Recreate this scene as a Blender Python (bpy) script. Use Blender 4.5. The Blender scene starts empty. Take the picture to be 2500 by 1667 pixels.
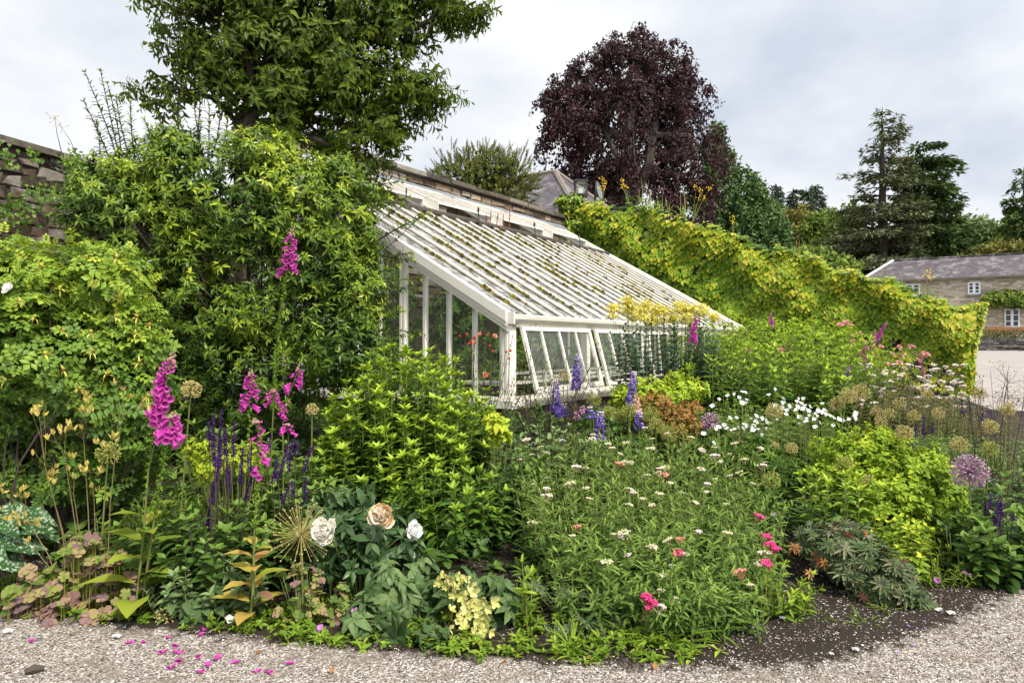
import bpy, math
import numpy as np
from mathutils import Vector
PI = math.pi
rng = np.random.default_rng(11)
C = bpy.context.scene.collection
F_PX, CX, HY, CAMH = 1700.0, 1250.0, 839.0, 1.6      # lens in photo pixels, centre, horizon row, eye height

# ---------------------------------------------------------------- terrain
def sstep(a, b, x):
    t = np.clip((np.asarray(x, float) - a) / (b - a), 0, 1)
    return t * t * (3 - 2 * t)

def path_edge(x):
    xs = [-9, -4.5, -3.0, -1.71, -.53, .3, .95, 1.6, 2.3, 3.0, 3.7, 5.0, 7, 14]
    ys = [5.0, 4.42, 4.12, 3.86, 3.60, 3.52, 3.50, 3.70, 4.08, 4.55, 5.1, 6.6, 9.0, 15]
    return np.interp(x, xs, ys)

def gz(x, y):
    x = np.asarray(x, float); y = np.asarray(y, float)
    e = path_edge(x)
    mound = .55 * sstep(.1, 4.8, y - e) * (1 - .75 * sstep(4.5, 9.0, x))
    far = .95 * sstep(14, 52, y)
    return mound + far

def gx(px, Y): return (px - CX) / F_PX * Y
def zz(py, Y): return CAMH + (HY - py) / F_PX * Y
def at(px, py, Y): return np.array([gx(px, Y), Y, zz(py, Y)])
def ground_at(px, Y):
    x = gx(px, Y); return np.array([x, Y, float(gz(x, Y))])

# ---------------------------------------------------------------- mesh helper
class MB:
    def __init__(s): s.V = []; s.F = []; s.A = []; s.M = []; s.n = 0
    def add(s, V, F, var=.5, mi=0):
        V = np.asarray(V, float); F = np.asarray(F, int)
        if len(V) == 0: return
        s.V.append(V); s.F.append(F + s.n); s.n += len(V)
        a = np.asarray(var, float)
        s.A.append(np.full(len(V), float(a)) if a.ndim == 0 else a)
        s.M.append(np.full(len(F), mi, int))
    def build(s, name, mats, parent=None, smooth=False, loc=None):
        if not isinstance(mats, (list, tuple)): mats = [mats]
        me = bpy.data.meshes.new(name)
        V = np.concatenate(s.V)
        off = np.zeros(3)
        if parent is not None: off = np.array(parent.get('_o', (0, 0, 0)))
        elif loc is not None: off = np.array(loc)
        V = V - off
        loops = np.concatenate([f.ravel() for f in s.F])
        tot = np.concatenate([np.full(len(f), f.shape[1], int) for f in s.F])
        st = np.concatenate([[0], np.cumsum(tot)[:-1]])
        me.vertices.add(len(V)); me.vertices.foreach_set('co', V.ravel().astype(np.float32))
        me.loops.add(len(loops)); me.loops.foreach_set('vertex_index', loops.astype(np.int32))
        me.polygons.add(len(tot)); me.polygons.foreach_set('loop_start', st.astype(np.int32))
        me.polygons.foreach_set('material_index', np.concatenate(s.M).astype(np.int32))
        me.polygons.foreach_set('use_smooth', np.full(len(tot), smooth, bool))
        for m in mats: me.materials.append(m)
        at_ = me.attributes.new('var', 'FLOAT', 'POINT')
        at_.data.foreach_set('value', np.concatenate(s.A).astype(np.float32))
        me.update(calc_edges=True)
        o = bpy.data.objects.new(name, me); C.objects.link(o)
        if parent is not None: o.parent = parent
        elif loc is not None: o.location = loc
        return o

def norm(a): return a / np.maximum(np.linalg.norm(a, axis=-1, keepdims=True), 1e-9)

def place(tpl, P, D, N, S, W=None):
    V, F = tpl
    P = np.atleast_2d(P); n = len(P)
    D = np.broadcast_to(D, (n, 3)); N = np.broadcast_to(N, (n, 3))
    S = np.broadcast_to(np.asarray(S, float), (n,)); W = np.ones(n) if W is None else np.broadcast_to(np.asarray(W, float), (n,))
    y = norm(D); x = norm(np.cross(y, N)); z = np.cross(x, y)
    R = P[:, None, :] + S[:, None, None] * (V[None, :, 0:1] * W[:, None, None] * x[:, None, :] + V[None, :, 1:2] * y[:, None, :] + V[None, :, 2:3] * z[:, None, :])
    Fs = F[None] + (np.arange(n) * len(V))[:, None, None]
    return R.reshape(-1, 3), Fs.reshape(-1, F.shape[1])

def put(mb, tpl, P, D, N, S, W=None, var=.5, mi=0):
    P = np.atleast_2d(P)
    if len(P) == 0: return
    V, Fc = place(tpl, P, D, N, S, W)
    v = np.broadcast_to(np.asarray(var, float), (len(P),))
    mb.add(V, Fc, np.repeat(v, len(tpl[0])), mi)

# ---------------------------------------------------------------- templates (length 1 along +y, face up +z)
def leaf_tpl(s, hw, fold=.35, curl=.25, wave=0.):
    V = []; F = []; prev = None
    for i, (a, w) in enumerate(zip(s, hw)):
        z = -curl * a * a
        if w <= 1e-6:
            V.append((0, a, z)); cur = (len(V) - 1,)
        else:
            k = wave * (1 if i % 2 else -1)
            V += [(-w, a, z + fold * w + k * w), (0, a, z), (w, a, z + fold * w - k * w)]; cur = (len(V) - 3, len(V) - 2, len(V) - 1)
        if prev is not None:
            if len(prev) == 1: F += [(prev[0], cur[1], cur[0]), (prev[0], cur[2], cur[1])]
            elif len(cur) == 1: F += [(prev[0], prev[1], cur[0]), (prev[1], prev[2], cur[0])]
            else:
                for k in (0, 1): F += [(prev[k], prev[k + 1], cur[k + 1]), (prev[k], cur[k + 1], cur[k])]
        prev = cur
    return np.array(V, float), np.array(F, int)

def fan_tpl(pts, cup=.12, y0=.0, droop=.1):
    """pts: (angle from +y in degrees, radius) around the centre"""
    V = [(0, y0, 0)]
    for a, r in pts:
        t = math.radians(a); V.append((r * math.sin(t), y0 + r * math.cos(t), cup * r - droop * r * r))
    n = len(pts); F = [(0, 1 + (i + 1) % n, 1 + i) for i in range(n - 1)]
    return np.array(V, float), np.array(F, int)

def join_tpl(items):
    """items: (tpl, origin, angle about z, scale, tilt)"""
    V = []; F = []; n = 0
    for (tv, tf), o, a, s, tilt in items:
        c, sn = math.cos(a), math.sin(a); v = tv * s
        ct, st_ = math.cos(tilt), math.sin(tilt)
        y = v[:, 1] * ct - v[:, 2] * st_; z = v[:, 1] * st_ + v[:, 2] * ct; x = v[:, 0]
        V.append(np.stack([x * c - y * sn, x * sn + y * c, z], 1) + np.array(o)); F.append(tf + n); n += len(v)
    return np.concatenate(V), np.concatenate(F)

def rev_tpl(prof, sides=8, lobes=0, lobe_amt=0.):
    """prof: (y, r) revolved about the y axis"""
    V = []; F = []
    for i, (y, r) in enumerate(prof):
        for k in range(sides):
            a = 2 * PI * k / sides
            rr = r * (1 + (lobe_amt * math.cos(lobes * a) if i == len(prof) - 1 else 0))
            V.append((rr * math.cos(a), y, rr * math.sin(a)))
    for i in range(len(prof) - 1):
        for k in range(sides):
            a, b = i * sides + k, i * sides + (k + 1) % sides
            F.append((a, a + sides, b + sides, b))
    return np.array(V, float), np.array(F, int)

def blob_tpl(sides=6, rings=4, w=.5):
    return rev_tpl([(i / rings, max(.02, w * math.sin(PI * (i / rings)))) for i in range(rings + 1)], sides)

RHOMB = (np.array([(0, 0, 0), (-.33, .5, .05), (0, 1, -.1), (.33, .5, .05)], float), np.array([(0, 3, 2), (0, 2, 1)]))
TINY = leaf_tpl([0, .45, 1], [0, .2, 0], .4, .2)
TINYW = leaf_tpl([0, .45, 1], [0, .33, 0], .35, .2)
LANCE = leaf_tpl([0, .2, .5, .8, 1], [0, .11, .16, .09, 0], .45, .35)
OVATE = leaf_tpl([0, .2, .5, .8, 1], [0, .2, .27, .15, 0], .3, .3)
BIGLEAF = leaf_tpl([0, .08, .22, .42, .62, .82, 1], [.015, .04, .17, .25, .24, .13, 0], .28, .45, .06)
STRAP = leaf_tpl([0, .25, .5, .75, 1], [.02, .03, .034, .026, 0], .3, .7)
FEATHER = leaf_tpl([0, .14, .22, .34, .42, .54, .62, .74, .82, 1], [0, .10, .05, .12, .05, .11, .045, .08, .03, 0], .35, .35)
ROUNDLF = leaf_tpl([0, .2, .5, .8, 1], [0, .26, .36, .26, 0], .2, .2)
BLOB = blob_tpl(); BLOB5 = blob_tpl(5, 3)
PINN = join_tpl([(leaf_tpl([0, .5, 1], [0, .32, 0], .3, .2), (0, .95, 0), 0, .42, 0)] +
                [(leaf_tpl([0, .5, 1], [0, .32, 0], .3, .2), (0, y, 0), sg * 1.15, .40, .1) for y in (.35, .62, .88) for sg in (1, -1)])
IVY3 = fan_tpl([(-150, .38), (-95, .50), (-62, .60), (-38, .40), (-20, .62), (0, .82), (20, .62), (38, .40), (62, .60), (95, .50), (150, .38)], .25, .1, .35)
def geran_pts():
    out = []
    for k, a in enumerate((-132, -88, -44, 0, 44, 88, 132)):
        L = (.72, .9, 1.0, 1.05, 1.0, .9, .72)[k]
        for da, r in ((-19, .30), (-11, .66 * L), (-8, .60 * L), (-5, .86 * L), (0, L), (5, .86 * L), (8, .60 * L), (11, .66 * L), (19, .30)):
            out.append((a + da, r))
    return out
GERAN = fan_tpl(geran_pts(), .3, .1, .4)
ROUND3 = fan_tpl([(-165, .2), (-125, .55), (-90, .66), (-62, .6), (-48, .36), (-30, .66), (0, .75), (30, .66), (48, .36), (62, .6), (90, .66), (125, .55), (165, .2)], .3, .15, .4)
HELLE = join_tpl([(leaf_tpl([0, .2, .45, .75, 1], [.02, .17, .25, .16, 0], .3, .5, .12), (0, 0, 0), a, 1 - .12 * abs(a), 0) for a in (-1.7, -.8, 0, .8, 1.7)])
BELL = rev_tpl([(0, .06), (.06, .13), (.25, .17), (.6, .21), (.85, .25), (.95, .31), (1.0, .40)], 10, 5, .12)
PETAL = leaf_tpl([0, .3, .6, .85, 1], [.08, .3, .42, .36, .1], .5, -.35, .12)

# ---------------------------------------------------------------- tubes
def tube(mb, pts, radii, sides=6, var=.5, mi=0, cap=True):
    pts = np.asarray(pts, float); n = len(pts)
    radii = np.broadcast_to(np.asarray(radii, float), (n,))
    T = np.gradient(pts, axis=0); T = norm(T)
    ref = np.array([.31, .17, .93]); ref = np.array([.9, .3, .1]) if abs(T[0] @ ref) > .95 else ref
    u = norm(np.cross(T, ref)); v = np.cross(T, u)
    a = np.arange(sides) * 2 * PI / sides
    R = pts[:, None, :] + radii[:, None, None] * (np.cos(a)[None, :, None] * u[:, None, :] + np.sin(a)[None, :, None] * v[:, None, :])
    F = []
    for i in range(n - 1):
        for k in range(sides):
            p, q = i * sides + k, i * sides + (k + 1) % sides
            F.append((p, q, q + sides, p + sides))
    mb.add(R.reshape(-1, 3), F, var, mi)

def bez(P0, P1, B, s):
    """quadratic from P0 to P1 with bulge vector B; s broadcast on axis 1"""
    s = np.asarray(s)[None, :, None]
    M = (P0 + P1) / 2 + B
    return (1 - s) ** 2 * P0[:, None] + 2 * s * (1 - s) * M[:, None] + s ** 2 * P1[:, None]

def tubes(mb, P0, P1, B=None, r0=.004, r1=.002, sides=3, seg=4, var=.5, mi=0):
    P0 = np.atleast_2d(P0).astype(float); P1 = np.atleast_2d(P1).astype(float); n = len(P0)
    if n == 0: return
    B = np.zeros((n, 3)) if B is None else np.broadcast_to(B, (n, 3))
    s = np.linspace(0, 1, seg + 1)
    pts = bez(P0, P1, B, s)
    ax = norm(P1 - P0); ref = np.where(np.abs(ax[:, 2:3]) > .9, np.array([[1., .2, 0]]), np.array([[.1, .2, 1.]]))
    u = norm(np.cross(ax, ref)); v = np.cross(ax, u)
    a = np.arange(sides) * 2 * PI / sides
    r0 = np.broadcast_to(np.asarray(r0, float), (n,)); r1 = np.broadcast_to(np.asarray(r1, float), (n,))
    rad = r0[:, None] * (1 - s) + r1[:, None] * s
    ring = np.cos(a)[None, :, None] * u[:, None] + np.sin(a)[None, :, None] * v[:, None]
    R = pts[:, :, None, :] + rad[:, :, None, None] * ring[:, None]
    base = []
    for i in range(seg):
        for k in range(sides):
            p, q = i * sides + k, i * sides + (k + 1) % sides
            base.append((p, q, q + sides, p + sides))
    base = np.array(base); m = (seg + 1) * sides
    Fs = (base[None] + (np.arange(n) * m)[:, None, None]).reshape(-1, 4)
    vv = np.broadcast_to(np.asarray(var, float), (n,))
    mb.add(R.reshape(-1, 3), Fs, np.repeat(vv, m), mi)

# ---------------------------------------------------------------- foliage
def frame(ax):
    ref = np.where(np.abs(ax[..., 2:3]) > .9, np.array([1., .3, 0]), np.array([.2, .1, 1.]))
    u = norm(np.cross(ax, ref)); return u, np.cross(ax, u)

def leafy(mbL, mbS, P0, P1, B=None, nodes=10, per=2, L=.1, tpl=LANCE, e0=.1, e1=.9, s0=.1, s1=1., v0=.25, v1=.7, vj=.15, droop=0., spiral=False, W=1., stem=(.004, .002), tip=0, prof=None, mi=0, seg=4):
    P0 = np.atleast_2d(P0).astype(float); P1 = np.atleast_2d(P1).astype(float); n = len(P0)
    if n == 0: return
    B = np.zeros((n, 3)) if B is None else np.broadcast_to(B, (n, 3))
    if mbS is not None: tubes(mbS, P0, P1, B, stem[0], stem[1], 3, seg)
    s = np.linspace(s0, s1, nodes)
    pos = bez(P0, P1, B, s)
    ax = norm((P1 - P0)[:, None] + 2 * B[:, None] * (1 - 2 * s)[None, :, None])
    u, v = frame(ax)
    Ls = np.broadcast_to(np.asarray(L, float), (n,))
    az0 = rng.uniform(0, 2 * PI, (n, 1))
    for k in range(per):
        az = az0 + (np.arange(nodes) * (2.4 if spiral else PI / 2))[None] + k * 2 * PI / per + rng.normal(0, .2, (n, nodes))
        el = (e0 + (e1 - e0) * s ** 2)[None] + rng.normal(0, .18, (n, nodes))
        rad = np.cos(az)[..., None] * u + np.sin(az)[..., None] * v
        D = np.cos(el)[..., None] * rad + np.sin(el)[..., None] * ax
        N = -np.sin(el)[..., None] * rad + np.cos(el)[..., None] * ax
        if droop: D = D + np.array([0, 0, -droop]); N = N + np.array([0, 0, droop * .5])
        pr = (np.sin(PI * np.clip(s * .8 + .15, 0, 1)) * .6 + .4) if prof is None else prof(s)
        LL = Ls[:, None] * pr[None] * rng.uniform(.75, 1.2, (n, nodes))
        va = (v0 + (v1 - v0) * s ** 2)[None] + rng.normal(0, vj, (n, nodes))
        put(mbL, tpl, pos.reshape(-1, 3), D.reshape(-1, 3), N.reshape(-1, 3), LL.ravel(), W, np.clip(va, 0, 1).ravel(), mi)
    if tip:
        ax1 = ax[:, -1]; u1, v1_ = frame(ax1)
        for k in range(tip):
            az = az0[:, 0] + k * 2.4; el = rng.uniform(.75, 1.25, n)
            rad = np.cos(az)[:, None] * u1 + np.sin(az)[:, None] * v1_
            D = np.cos(el)[:, None] * rad + np.sin(el)[:, None] * ax1
            put(mbL, tpl, pos[:, -1], D, -rad + .3 * ax1, Ls * rng.uniform(.45, .75, n), W, np.clip(v1 + .2 + rng.normal(0, .08, n), 0, 1), mi)

def rosettes(mb, P, A, k=8, L=.1, tpl=LANCE, e=.35, v=.5, vj=.12, inner=3, droop=.15, W=1., mi=0):
    P = np.atleast_2d(P); n = len(P); A = norm(np.broadcast_to(A, (n, 3)))
    if n == 0: return
    u, w = frame(A); az0 = rng.uniform(0, 2 * PI, n); v = np.broadcast_to(np.asarray(v, float), (n,))
    L = np.broadcast_to(np.asarray(L, float), (n,))
    for j in range(k + inner):
        inn = j >= k
        az = az0 + (j * 2 * PI / k if not inn else j * 2.4) + rng.normal(0, .2, n)
        el = (rng.normal(e, .25, n) if not inn else rng.normal(1.0, .2, n))
        rad = np.cos(az)[:, None] * u + np.sin(az)[:, None] * w
        D = np.cos(el)[:, None] * rad + np.sin(el)[:, None] * A + np.array([0, 0, -droop * (0 if inn else 1)])
        N = -np.sin(el)[:, None] * rad + np.cos(el)[:, None] * A
        va = v + rng.normal(0, vj, n) + (.22 if inn else 0)
        put(mb, tpl, P - A * (L * (0 if inn else rng.uniform(0, .5)))[:, None], D, N, L * rng.uniform(.7, 1.15, n) * (.6 if inn else 1), W, np.clip(va, 0, 1), mi)

def lobes_pts(lobes, n, rmin=.6, power=.5, bump=.12, seed=0):
    lb = np.array(lobes, float); w = lb[:, 3] * lb[:, 5] + lb[:, 4] * lb[:, 5]; w = w / w.sum()
    i = rng.choice(len(lb), n, p=w)
    d = norm(rng.normal(0, 1, (n, 3)))
    r = rmin + (1 - rmin) * rng.uniform(0, 1, n) ** power
    b = 1 + bump * (np.sin(5 * d[:, 0] + 3 * i + seed) + np.sin(6 * d[:, 1] + 2 * i) + np.sin(7 * d[:, 2] + i)) / 1.5
    P = lb[i, :3] + d * lb[i, 3:6] * (r * b)[:, None]
    nn = norm(d / lb[i, 3:6])
    return P, nn, r, i

def px_lobe(px, py, Y, rpx, rpy, ry=None):
    k = Y / F_PX; c = at(px, py, Y)
    return (c[0], c[1], c[2], rpx * k, (ry if ry is not None else rpx * k * .8), rpy * k)

# ---------------------------------------------------------------- boxes
def hexa(mb, p, var=.5, mi=0):
    """p: 8 points, bottom loop 0-3 then top loop 4-7"""
    mb.add(p, [(0, 3, 2, 1), (4, 5, 6, 7), (0, 1, 5, 4), (1, 2, 6, 5), (2, 3, 7, 6), (3, 0, 4, 7)], var, mi)

def box(mb, a, b, var=.5, mi=0):
    x0, y0, z0 = a; x1, y1, z1 = b
    hexa(mb, [(x0, y0, z0), (x1, y0, z0), (x1, y1, z0), (x0, y1, z0), (x0, y0, z1), (x1, y0, z1), (x1, y1, z1), (x0, y1, z1)], var, mi)

# ---------------------------------------------------------------- objects
def thing(name, label, cat, loc, group=None):
    o = bpy.data.objects.new(name, None); C.objects.link(o)
    o.location = tuple(float(v) for v in loc); o['_o'] = [float(v) for v in loc]; o.empty_display_size = .1
    o['label'] = label; o['category'] = cat
    if group: o['group'] = group
    return o
def tag(o, label, cat, group=None, kind=None):
    o['label'] = label; o['category'] = cat
    if group: o['group'] = group
    if kind: o['kind'] = kind
    return o
def struct(o): o['kind'] = 'structure'; return o

# ---------------------------------------------------------------- materials
def new_mat(name):
    m = bpy.data.materials.new(name); m.use_nodes = True
    nt = m.node_tree; b = nt.nodes.get('Principled BSDF'); return m, nt, b
def ramp(nt, fac, stops):
    r = nt.nodes.new('ShaderNodeValToRGB'); e = r.color_ramp.elements
    while len(e) > len(stops): e.remove(e[-1])
    while len(e) < len(stops): e.new(1)
    for el, (p, c) in zip(e, stops): el.position = p; el.color = (*c, 1)
    nt.links.new(fac, r.inputs[0]); return r.outputs[0]
def noise(nt, scale, detail=4, rough=.55, vec=None, coord='Object', mapscale=None):
    if vec is None:
        tc = nt.nodes.new('ShaderNodeTexCoord'); vec = tc.outputs[coord]
        if mapscale:
            mp = nt.nodes.new('ShaderNodeMapping'); mp.inputs['Scale'].default_value = mapscale
            nt.links.new(vec, mp.inputs[0]); vec = mp.outputs[0]
    n = nt.nodes.new('ShaderNodeTexNoise'); n.inputs['Scale'].default_value = scale; n.inputs['Detail'].default_value = detail; n.inputs['Roughness'].default_value = rough
    nt.links.new(vec, n.inputs['Vector']); return n.outputs['Fac']
def bump(nt, b, h, strength=.5, dist=.01):
    bn = nt.nodes.new('ShaderNodeBump'); bn.inputs['Strength'].default_value = strength; bn.inputs['Distance'].default_value = dist
    nt.links.new(h, bn.inputs['Height']); nt.links.new(bn.outputs[0], b.inputs['Normal'])
def leaf_mat(name, stops, rough=.5, tr=.3, spec=.35, mott=None):
    m, nt, b = new_mat(name)
    at_ = nt.nodes.new('ShaderNodeAttribute'); at_.attribute_name = 'var'
    col = ramp(nt, at_.outputs['Fac'], stops)
    if mott:
        f = noise(nt, mott[0], 3); mx = nt.nodes.new('ShaderNodeMix'); mx.data_type = 'RGBA'
        rp = ramp(nt, f, [(mott[2], (0, 0, 0)), (mott[2] + .08, (1, 1, 1))])
        nt.links.new(rp, mx.inputs[0]); nt.links.new(col, mx.inputs[6]); mx.inputs[7].default_value = (*mott[1], 1); col = mx.outputs[2]
    nt.links.new(col, b.inputs['Base Color']); b.inputs['Roughness'].default_value = rough
    b.inputs['Specular IOR Level'].default_value = spec * .55
    t = nt.nodes.new('ShaderNodeBsdfTranslucent'); nt.links.new(col, t.inputs[0])
    mix = nt.nodes.new('ShaderNodeMixShader'); mix.inputs[0].default_value = tr
    out = nt.nodes['Material Output']
    nt.links.new(b.outputs[0], mix.inputs[1]); nt.links.new(t.outputs[0], mix.inputs[2]); nt.links.new(mix.outputs[0], out.inputs[0])
    return m
def plain(name, col, rough=.6, spec=.3, nz=None, bm=None, col2=None):
    m, nt, b = new_mat(name)
    b.inputs['Roughness'].default_value = rough; b.inputs['Specular IOR Level'].default_value = spec
    b.inputs['Base Color'].default_value = (*col, 1)
    if nz:
        f = noise(nt, nz, 5)
        nt.links.new(ramp(nt, f, [(.3, col), (.7, col2 or tuple(c * .6 for c in col))]), b.inputs['Base Color'])
    if bm:
        f2 = noise(nt, bm[0], 5); bump(nt, b, f2, bm[1], bm[2])
    return m
# ================================================================ camera, light, sky
sc = bpy.context.scene
cam = bpy.data.cameras.new('camera'); co = bpy.data.objects.new('camera', cam); C.objects.link(co)
cam.sensor_width = 36; cam.lens = 36 * F_PX / 2500; cam.clip_end = 2000; cam.clip_start = .05
co.location = (0, 0, CAMH); co.rotation_euler = (math.radians(90) + math.atan((HY - 833.5) / F_PX), 0, 0)
sc.camera = co
sc.view_settings.view_transform = 'Standard'; sc.view_settings.look = 'None'; sc.view_settings.gamma = 1
sc.view_settings.exposure = EXPOSURE if 'EXPOSURE' in globals() else .45
sc.cycles.use_denoising = True
sc.cycles.max_bounces = 8; sc.cycles.transparent_max_bounces = 16; sc.cycles.diffuse_bounces = 3; sc.cycles.glossy_bounces = 3
sc.cycles.sample_clamp_indirect = 6

SUN = norm(np.array([.42, -.50, .76]))
ld = bpy.data.lights.new('sun', 'SUN'); lo = bpy.data.objects.new('sun', ld); C.objects.link(lo)
ld.energy = 4.0; ld.angle = math.radians(7); ld.color = (1, .93, .80)
lo.rotation_euler = Vector(-SUN).to_track_quat('-Z', 'Y').to_euler(); lo.location = (6, -8, 14)

W = bpy.data.worlds.new('World'); sc.world = W; W.use_nodes = True
nt = W.node_tree; bg = nt.nodes['Background']
sky = nt.nodes.new('ShaderNodeTexSky'); sky.sky_type = 'NISHITA'; sky.sun_disc = False
sky.sun_elevation = math.asin(SUN[2]); sky.sun_rotation = math.atan2(SUN[0], SUN[1])
tc = nt.nodes.new('ShaderNodeTexCoord')
sp = nt.nodes.new('ShaderNodeSeparateXYZ'); nt.links.new(tc.outputs['Generated'], sp.inputs[0])
def mth(op, a, b=None):
    n = nt.nodes.new('ShaderNodeMath'); n.operation = op
    for i, v in enumerate((a, b)):
        if v is None: continue
        if isinstance(v, (int, float)): n.inputs[i].default_value = v
        else: nt.links.new(v, n.inputs[i])
    return n.outputs[0]
zc = mth('ADD', mth('MAXIMUM', sp.outputs[2], 0), .32)
cb = nt.nodes.new('ShaderNodeCombineXYZ')
nt.links.new(mth('DIVIDE', sp.outputs[0], zc), cb.inputs[0]); nt.links.new(mth('DIVIDE', sp.outputs[1], zc), cb.inputs[1])
cb.inputs[2].default_value = 3.7
cover = noise(nt, 1.15, 8, .52, cb.outputs[0])
shade = noise(nt, 1.5, 7, .52, cb.outputs[0])
mask = ramp(nt, cover, [(.26, (.45, .45, .45)), (.42, (1, 1, 1))])
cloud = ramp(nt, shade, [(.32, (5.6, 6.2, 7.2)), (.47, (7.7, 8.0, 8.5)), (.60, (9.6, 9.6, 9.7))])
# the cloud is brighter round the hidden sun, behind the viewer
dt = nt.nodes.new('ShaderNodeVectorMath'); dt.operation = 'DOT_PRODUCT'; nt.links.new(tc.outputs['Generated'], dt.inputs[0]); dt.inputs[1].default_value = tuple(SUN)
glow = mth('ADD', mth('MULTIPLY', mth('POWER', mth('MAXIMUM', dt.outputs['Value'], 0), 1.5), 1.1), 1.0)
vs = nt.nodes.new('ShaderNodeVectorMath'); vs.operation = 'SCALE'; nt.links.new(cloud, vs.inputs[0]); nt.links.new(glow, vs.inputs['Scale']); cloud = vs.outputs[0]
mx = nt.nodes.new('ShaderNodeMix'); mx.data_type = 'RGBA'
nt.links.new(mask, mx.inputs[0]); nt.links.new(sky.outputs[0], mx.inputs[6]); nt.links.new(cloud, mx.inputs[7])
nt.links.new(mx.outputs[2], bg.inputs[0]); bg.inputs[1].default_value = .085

# ================================================================ ground
def gravel_mat(name, stops, scale, dirt=None, edge=None):
    m, nt, b = new_mat(name)
    tc = nt.nodes.new('ShaderNodeTexCoord')
    v = nt.nodes.new('ShaderNodeTexVoronoi'); v.inputs['Scale'].default_value = scale
    nt.links.new(tc.outputs['Object'], v.inputs['Vector'])
    sp_ = nt.nodes.new('ShaderNodeSeparateColor'); nt.links.new(v.outputs['Color'], sp_.inputs[0])
    col = ramp(nt, sp_.outputs[0], stops)
    if dirt:
        f = noise(nt, dirt[0], 6, .7); mx_ = nt.nodes.new('ShaderNodeMix'); mx_.data_type = 'RGBA'
        nt.links.new(ramp(nt, f, [(dirt[2], (0, 0, 0)), (dirt[3], (1, 1, 1))]), mx_.inputs[0])
        nt.links.new(col, mx_.inputs[6]); mx_.inputs[7].default_value = (*dirt[1], 1); col = mx_.outputs[2]
    if edge:                                     # earth trodden into the outer rim of the gravel
        a_ = nt.nodes.new('ShaderNodeAttribute'); a_.attribute_name = 'var'; f = noise(nt, 9, 7, .75)
        ad = nt.nodes.new('ShaderNodeMath'); ad.operation = 'ADD'; nt.links.new(a_.outputs['Fac'], ad.inputs[0]); nt.links.new(f, ad.inputs[1])
        mx_ = nt.nodes.new('ShaderNodeMix'); mx_.data_type = 'RGBA'; nt.links.new(ramp(nt, ad.outputs[0], [(.86, (0, 0, 0)), (1., (1, 1, 1))]), mx_.inputs[0])
        mx_.inputs[6].default_value = (*edge, 1); nt.links.new(col, mx_.inputs[7]); col = mx_.outputs[2]
    nt.links.new(col, b.inputs['Base Color']); b.inputs['Roughness'].default_value = .9; b.inputs['Specular IOR Level'].default_value = .15
    bump(nt, b, v.outputs['Distance'], .8, .008)
    return m
M = {}
M['gravel'] = gravel_mat('gravel', [(0, (.055, .047, .042)), (.3, (.17, .145, .125)), (.6, (.28, .245, .215)), (.85, (.42, .38, .345)), (1, (.62, .59, .56))], 120, (3.2, (.17, .14, .115), .50, .66), (.028, .021, .016))
M['soil'] = gravel_mat('soil', [(0, (.018, .013, .010)), (.55, (.03, .022, .017)), (.93, (.05, .038, .03)), (.97, (.30, .27, .24)), (1, (.5, .47, .44))], 90, (8, (.022, .017, .013), .45, .6))
M['ground'] = plain('meadow_ground', (.035, .05, .018), .95, .1, 6, (30, .6, .03), (.06, .045, .03))
M['tarmac'] = plain('drive_tarmac', (.33, .30, .28), .9, .2, 1.2, (60, .3, .01), (.26, .235, .225))

def sheet(name, us, vs, fn, mat, lift=0., var=.5):
    U, Vv = np.meshgrid(us, vs, indexing='ij'); X, Y = fn(U, Vv)
    Z = gz(X, Y) + lift
    V = np.stack([X, Y, Z], -1).reshape(-1, 3); n, m = len(us), len(vs)
    i = (np.arange(n - 1)[:, None] * m + np.arange(m - 1)[None]).ravel()
    mb = MB(); mb.add(V, np.stack([i, i + m, i + m + 1, i + 1], 1), var if np.isscalar(var) else var(X, Y).ravel())
    return struct(mb.build(name, mat, smooth=True))
gxs = np.concatenate([np.linspace(-600, -30, 15), np.linspace(-28, 28, 113), np.linspace(30, 600, 15)])
gys = np.concatenate([np.linspace(-40, -6, 8), np.linspace(-5, 28, 133), np.linspace(29, 70, 40), np.linspace(80, 900, 20)])
sheet('ground', gxs, gys, lambda u, v: (u, v), M['ground'])
def gravel_edge(x):
    xs = [-9, -4.5, -3.0, -1.71, -.53, .3, 1.1, 1.53, 2.1, 2.87, 3.38, 4.4, 6.5, 14]; ys = [5.0, 4.42, 4.08, 3.80, 3.56, 3.44, 3.40, 3.44, 3.72, 4.2, 4.58, 5.7, 8.4, 15]
    return np.interp(x, xs, ys)
wob = lambda x: .05 * np.sin(7 * x) + .03 * np.sin(17 * x + 1) + .02 * np.sin(41 * x)
sheet('gravel_path', np.linspace(-9, 13.5, 260), np.concatenate([np.linspace(0, .9, 20), np.linspace(.91, 1, 24)]),
      lambda u, v: (u, -6 + (gravel_edge(u) + wob(u) + .26 + 6) * v), M['gravel'], .012, lambda X, Y: np.clip((gravel_edge(X) + .24 - Y) / .55, 0, 1))
sheet('planting_bed', np.linspace(-8.5, 11.5, 220), np.linspace(0, 1, 80),
      lambda u, v: (u, (gravel_edge(u) - .45) * (1 - v) + 16.4 * v), M['soil'], .006)
sheet('drive', np.linspace(0, 1, 60), np.linspace(15.6, 51, 60), lambda u, v: (10.75 + (v - 15.6) * .36 + u * 45, v), M['tarmac'], .012)

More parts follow.
